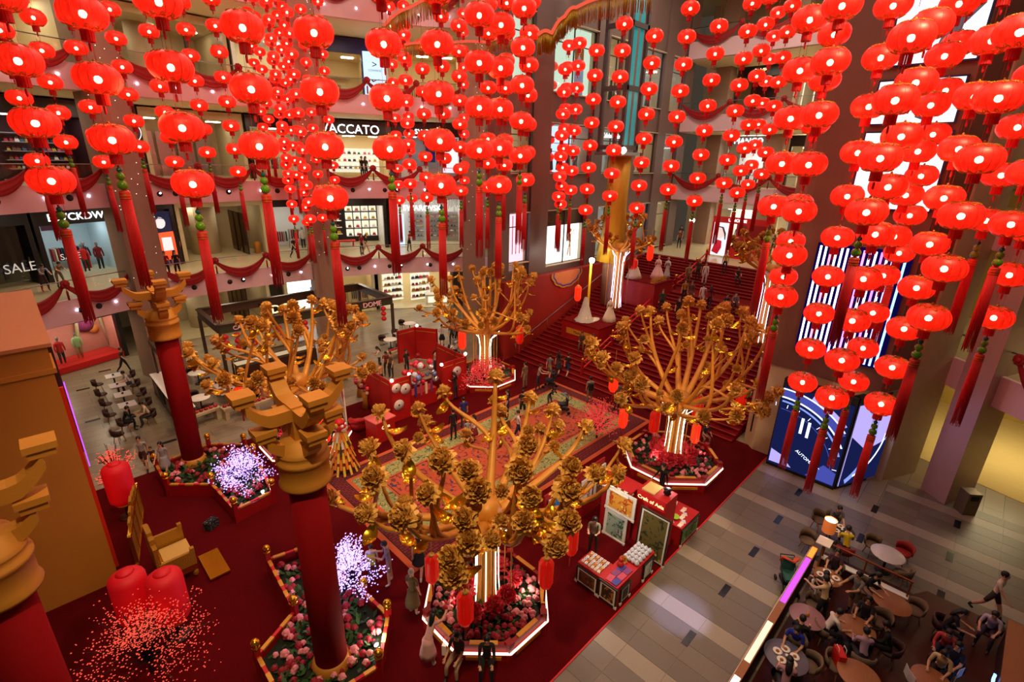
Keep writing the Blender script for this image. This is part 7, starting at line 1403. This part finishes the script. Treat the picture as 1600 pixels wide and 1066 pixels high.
# strings: description, bottom lantern in the photograph, a lantern n places higher, n, closed top
ST = [
 ('first big string from the left', 80, 282, 94, 2, 0), ('second big string from the left', 175, 218, 20, 2, 0), ('third big string from the left', 301, 287, 104, 2, 0),
 ('fourth big string from the left', 405, 228, 42, 2, 0), ('fifth big string, over the black-framed shop', 516, 309, 50, 3, 0), ('sixth big string from the left', 609, 232, 68, 2, 0),
 ('seventh big string, over the crystal shop', 689, 289, 68, 3, 0), ('eighth big string, by the third pillar', 749, 234, 23, 3, 0), ('ninth big string from the left', 780, 289, 38, 4, 0), ('tenth big string from the left', 813, 243, 12, 4, 0),
 ('small string left of the first pillar top', 103, 222, 27, 4, 0), ('small string by the left frame edge', 58, 251, 153, 2, 0), ('small string just left of the first pillar', 162, 253, 75, 4, 0), ('small string on the first pillar', 218, 229, 60, 4, 0),
 ('small string just right of the first pillar', 273, 253, 49, 5, 0), ('small string before the beige corridor', 324, 238, 46, 5, 0), ('small string right of the beige corridor', 372, 268, 81, 5, 0),
 ('third far string of the cluster by the second pillar', 450, 282, 36, 9, 0), ('fifth far string of the cluster by the second pillar', 463, 273, 58, 9, 0), ('sixth far string of the cluster by the second pillar', 480, 347, 39, 12, 0), ('seventh far string of the cluster by the second pillar', 485, 342, 71, 10, 0),
 ('eighth far string of the cluster by the second pillar', 504, 340, 200, 6, 0), ('fourth far string of the cluster by the second pillar', 459, 342, 298, 2, 0), ('second far string of the cluster by the second pillar', 423, 211, 85, 5, 0), ('first far string of the cluster by the second pillar', 414, 222, 98, 5, 0), ('ninth far string of the cluster by the second pillar', 523, 281, 30, 10, 0),
 ('mid string left of the crystal shop', 641, 287, 54, 7, 1), ('mid string over the crystal shop sign', 667, 308, 71, 7, 1), ('fourth far string over the crystal shop', 695, 281, 25, 7, 0), ('mid string left of the third pillar', 720, 298, 40, 7, 1),
 ('first far string over the crystal shop', 624, 313, 100, 8, 0), ('second far string over the crystal shop', 644, 310, 182, 5, 0), ('fifth far string over the crystal shop', 726, 282, 105, 7, 0),
 ('leftmost mid string before the third pillar', 762, 292, 7, 7, 0), ('rightmost mid string before the third pillar', 821, 281, 52, 5, 0), ('middle mid string before the third pillar', 788, 258, 50, 5, 0),
 ('thin string on the dark wall corner', 839, 278, 91, 7, 1), ('second thin string on the dark wall', 854, 298, 110, 7, 1), ('front one of the doubled strings left of the portrait', 876, 319, 71, 8, 1), ('rear one of the doubled strings left of the portrait', 873, 307, 108, 6, 1),
 ('string over the portrait window', 892, 297, 57, 7, 1), ('string right of the portrait window', 915, 328, 79, 7, 1), ('string left of the glass lift', 953, 306, 37, 7, 1), ('string right of the glass lift', 995, 325, 56, 7, 1),
 ('string at the end of the dark wall', 1044, 296, 13, 7, 1), ('string over the red cosmetics booth', 1085, 314, 41, 7, 1), ('second string over the red cosmetics booth', 1131, 286, 5, 7, 1), ('third string over the red cosmetics booth', 1152, 301, 38, 7, 0), ('fourth string over the red cosmetics booth', 1169, 288, 127, 5, 0),
 ('string just left of the brown tower', 1190, 272, 9, 7, 0), ('string before the right gold drape', 1209, 322, 30, 4, 0), ('big string along the tower edge', 1220, 463, 8, 6, 0), ('smaller string behind the tower edge string', 1224, 432, 53, 6, 0),
 ('leftmost string over the watch screen', 1254, 597, 8, 9, 0), ('short big string above the neon wall', 1354, 331, 58, 3, 0), ('big middle string over the watch screen', 1300, 621, 38, 8, 0), ('rear string over the watch screen', 1334, 596, 5, 9, 0),
 ('short string over the tower screens', 1405, 395, 37, 5, 0), ('big string left of the slanted pillars', 1451, 496, 49, 5, 0), ('rightmost string over the watch screen', 1377, 631, 150, 7, 0), ('string on the far right pillar', 1553, 496, 358, 2, 0),
 ('big string at the right frame edge', 1580, 350, 270, 1, 0), ('short string left of the right frame edge', 1541, 344, 118, 3, 0)]
def solve(bx, by, ty, n):
    lo, hi = 3.0, 70.0
    for _ in range(50):
        m = (lo+hi)/2; p = D(bx, by, m)
        y = proj(p+Vector((0, 0, n*LSP)))[1]
        if y < ty: lo = m
        else: hi = m
    return D(bx, by, m), m
LANT = []; PLACED = []
for si, (desc, bx, by, ty, n, top) in enumerate(ST):
    p, dep = solve(bx, by, ty, n)
    sc = 1.0
    if (Vector((p.x-CX, p.y-CY))).length > 21.6 and p.y > 22:  # hung just in front of the galleries: smaller lanterns
        lo, hi = 3.0, dep
        for _ in range(40):
            m = (lo+hi)/2; q = D(bx, by, m)
            if Vector((q.x-CX, q.y-CY)).length > 21.0: hi = m
            else: lo = m
        sc = lo/dep; dep = lo; p = D(bx, by, dep)
    for _ in range(30):                                 # strings keep clear of each other
        if all((q-p).to_2d().length > 1.0*sc for q in PLACED): break
        dep *= .97 if sc < 1 else 1.04; p = D(bx, by, dep)
    PLACED.append(p.copy()); cnt = n+1
    if not top:
        while cnt < 14 and proj(p+Vector((0, 0, cnt*LSP*sc)))[1] > -45: cnt += 1
    if p.z+(cnt-1)*LSP*sc > 26: cnt = int((26-p.z)/LSP/sc)+1
    for k in range(cnt): LANT.append((dep/sc, si, k, p+Vector((0, 0, k*LSP*sc)), sc))
    t = thing('pendant_tassel', 'beaded red tassel under the '+desc.lstrip('*'), 'tassel', p+Vector((0, 0, (-H2-.24)*sc)), group='tassels below the lantern strings'); t.scale = (sc,)*3
    inst('cord', cord_me, t); inst('bead', bead1, t, (0, 0, -.08)); inst('bead', bead2, t, (0, 0, -.22)); inst('bead', bead3, t, (0, 0, -.41))
    inst('tassel_cap', capm, t, (0, 0, -.52)); inst('fringe', fringe_me, t, (0, 0, -.71))
    if top or p.z+cnt*LSP*sc < 26:
        q = MB().tube([(0, 0, (cnt-1)*LSP+H2+.24), (0, 0, (27.4-p.z)/sc)], .007, 3).build('hanging_cord', SKIRT, t, (0, 0, H2+.24))
LANT.sort(key=lambda a: a[0])
rest = MB(); _lr = random.Random(5)
for i, (dep, si, k, p, sc) in enumerate(LANT):
    desc = ST[si][0]; rz = _lr.random()*6.28
    if i < 300:
        lab = ('glowing red silk lantern in the '+desc[1:]) if desc[0] == '*' else f'glowing red lantern, {ORD[k]}{" up" if k else ""} on the {desc}'
        t = thing('silk_lantern', lab, 'lantern', p, rz, group='lanterns of the '+desc.lstrip('*'))
        t.scale = (sc,)*3
        for nm, me in LPARTS: inst(nm, me, t)
    else:
        ca, sa = sc*math.cos(rz), sc*math.sin(rz)
        for nm, me in LPARTS[:1]+LPARTS[3:6]:
            mi = {'silk_body': 0, 'skirt_fringe': 1, 'drop_cords': 1, 'bulb': 2}[nm]
            rest.add([(p.x+v.co.x*ca-v.co.y*sa, p.y+v.co.x*sa+v.co.y*ca, p.z+sc*v.co.z) for v in me.vertices], [tuple(f.vertices) for f in me.polygons], mi, nm == 'silk_body')
if rest.v: tag(rest.build('far_lanterns', [SILKF, SKIRT, BULB]), 'mass of small far red lanterns hanging before the gallery', 'lanterns', kind='stuff')
print('lanterns', len(LANT))
for px, py, dp in ((220, 150, 11), (560, 150, 13), (760, 120, 16), (1000, 150, 24), (1280, 200, 14), (1420, 300, 13), (480, 200, 24)):
    point('lantern_glow', D(px, py, dp), 160, (1.0, .12, .05), .5)
# lettering as real meshes
_dg = bpy.context.evaluated_depsgraph_get()
for o in [o for o in bpy.data.objects if o.type == 'FONT']:
    me = bpy.data.meshes.new_from_object(o.evaluated_get(_dg)); n_ = inst(o.name, me, o.parent, o.location, rot=o.rotation_euler.copy(), scale=tuple(o.scale)); nm = o.name; bpy.data.objects.remove(o); n_.name = nm
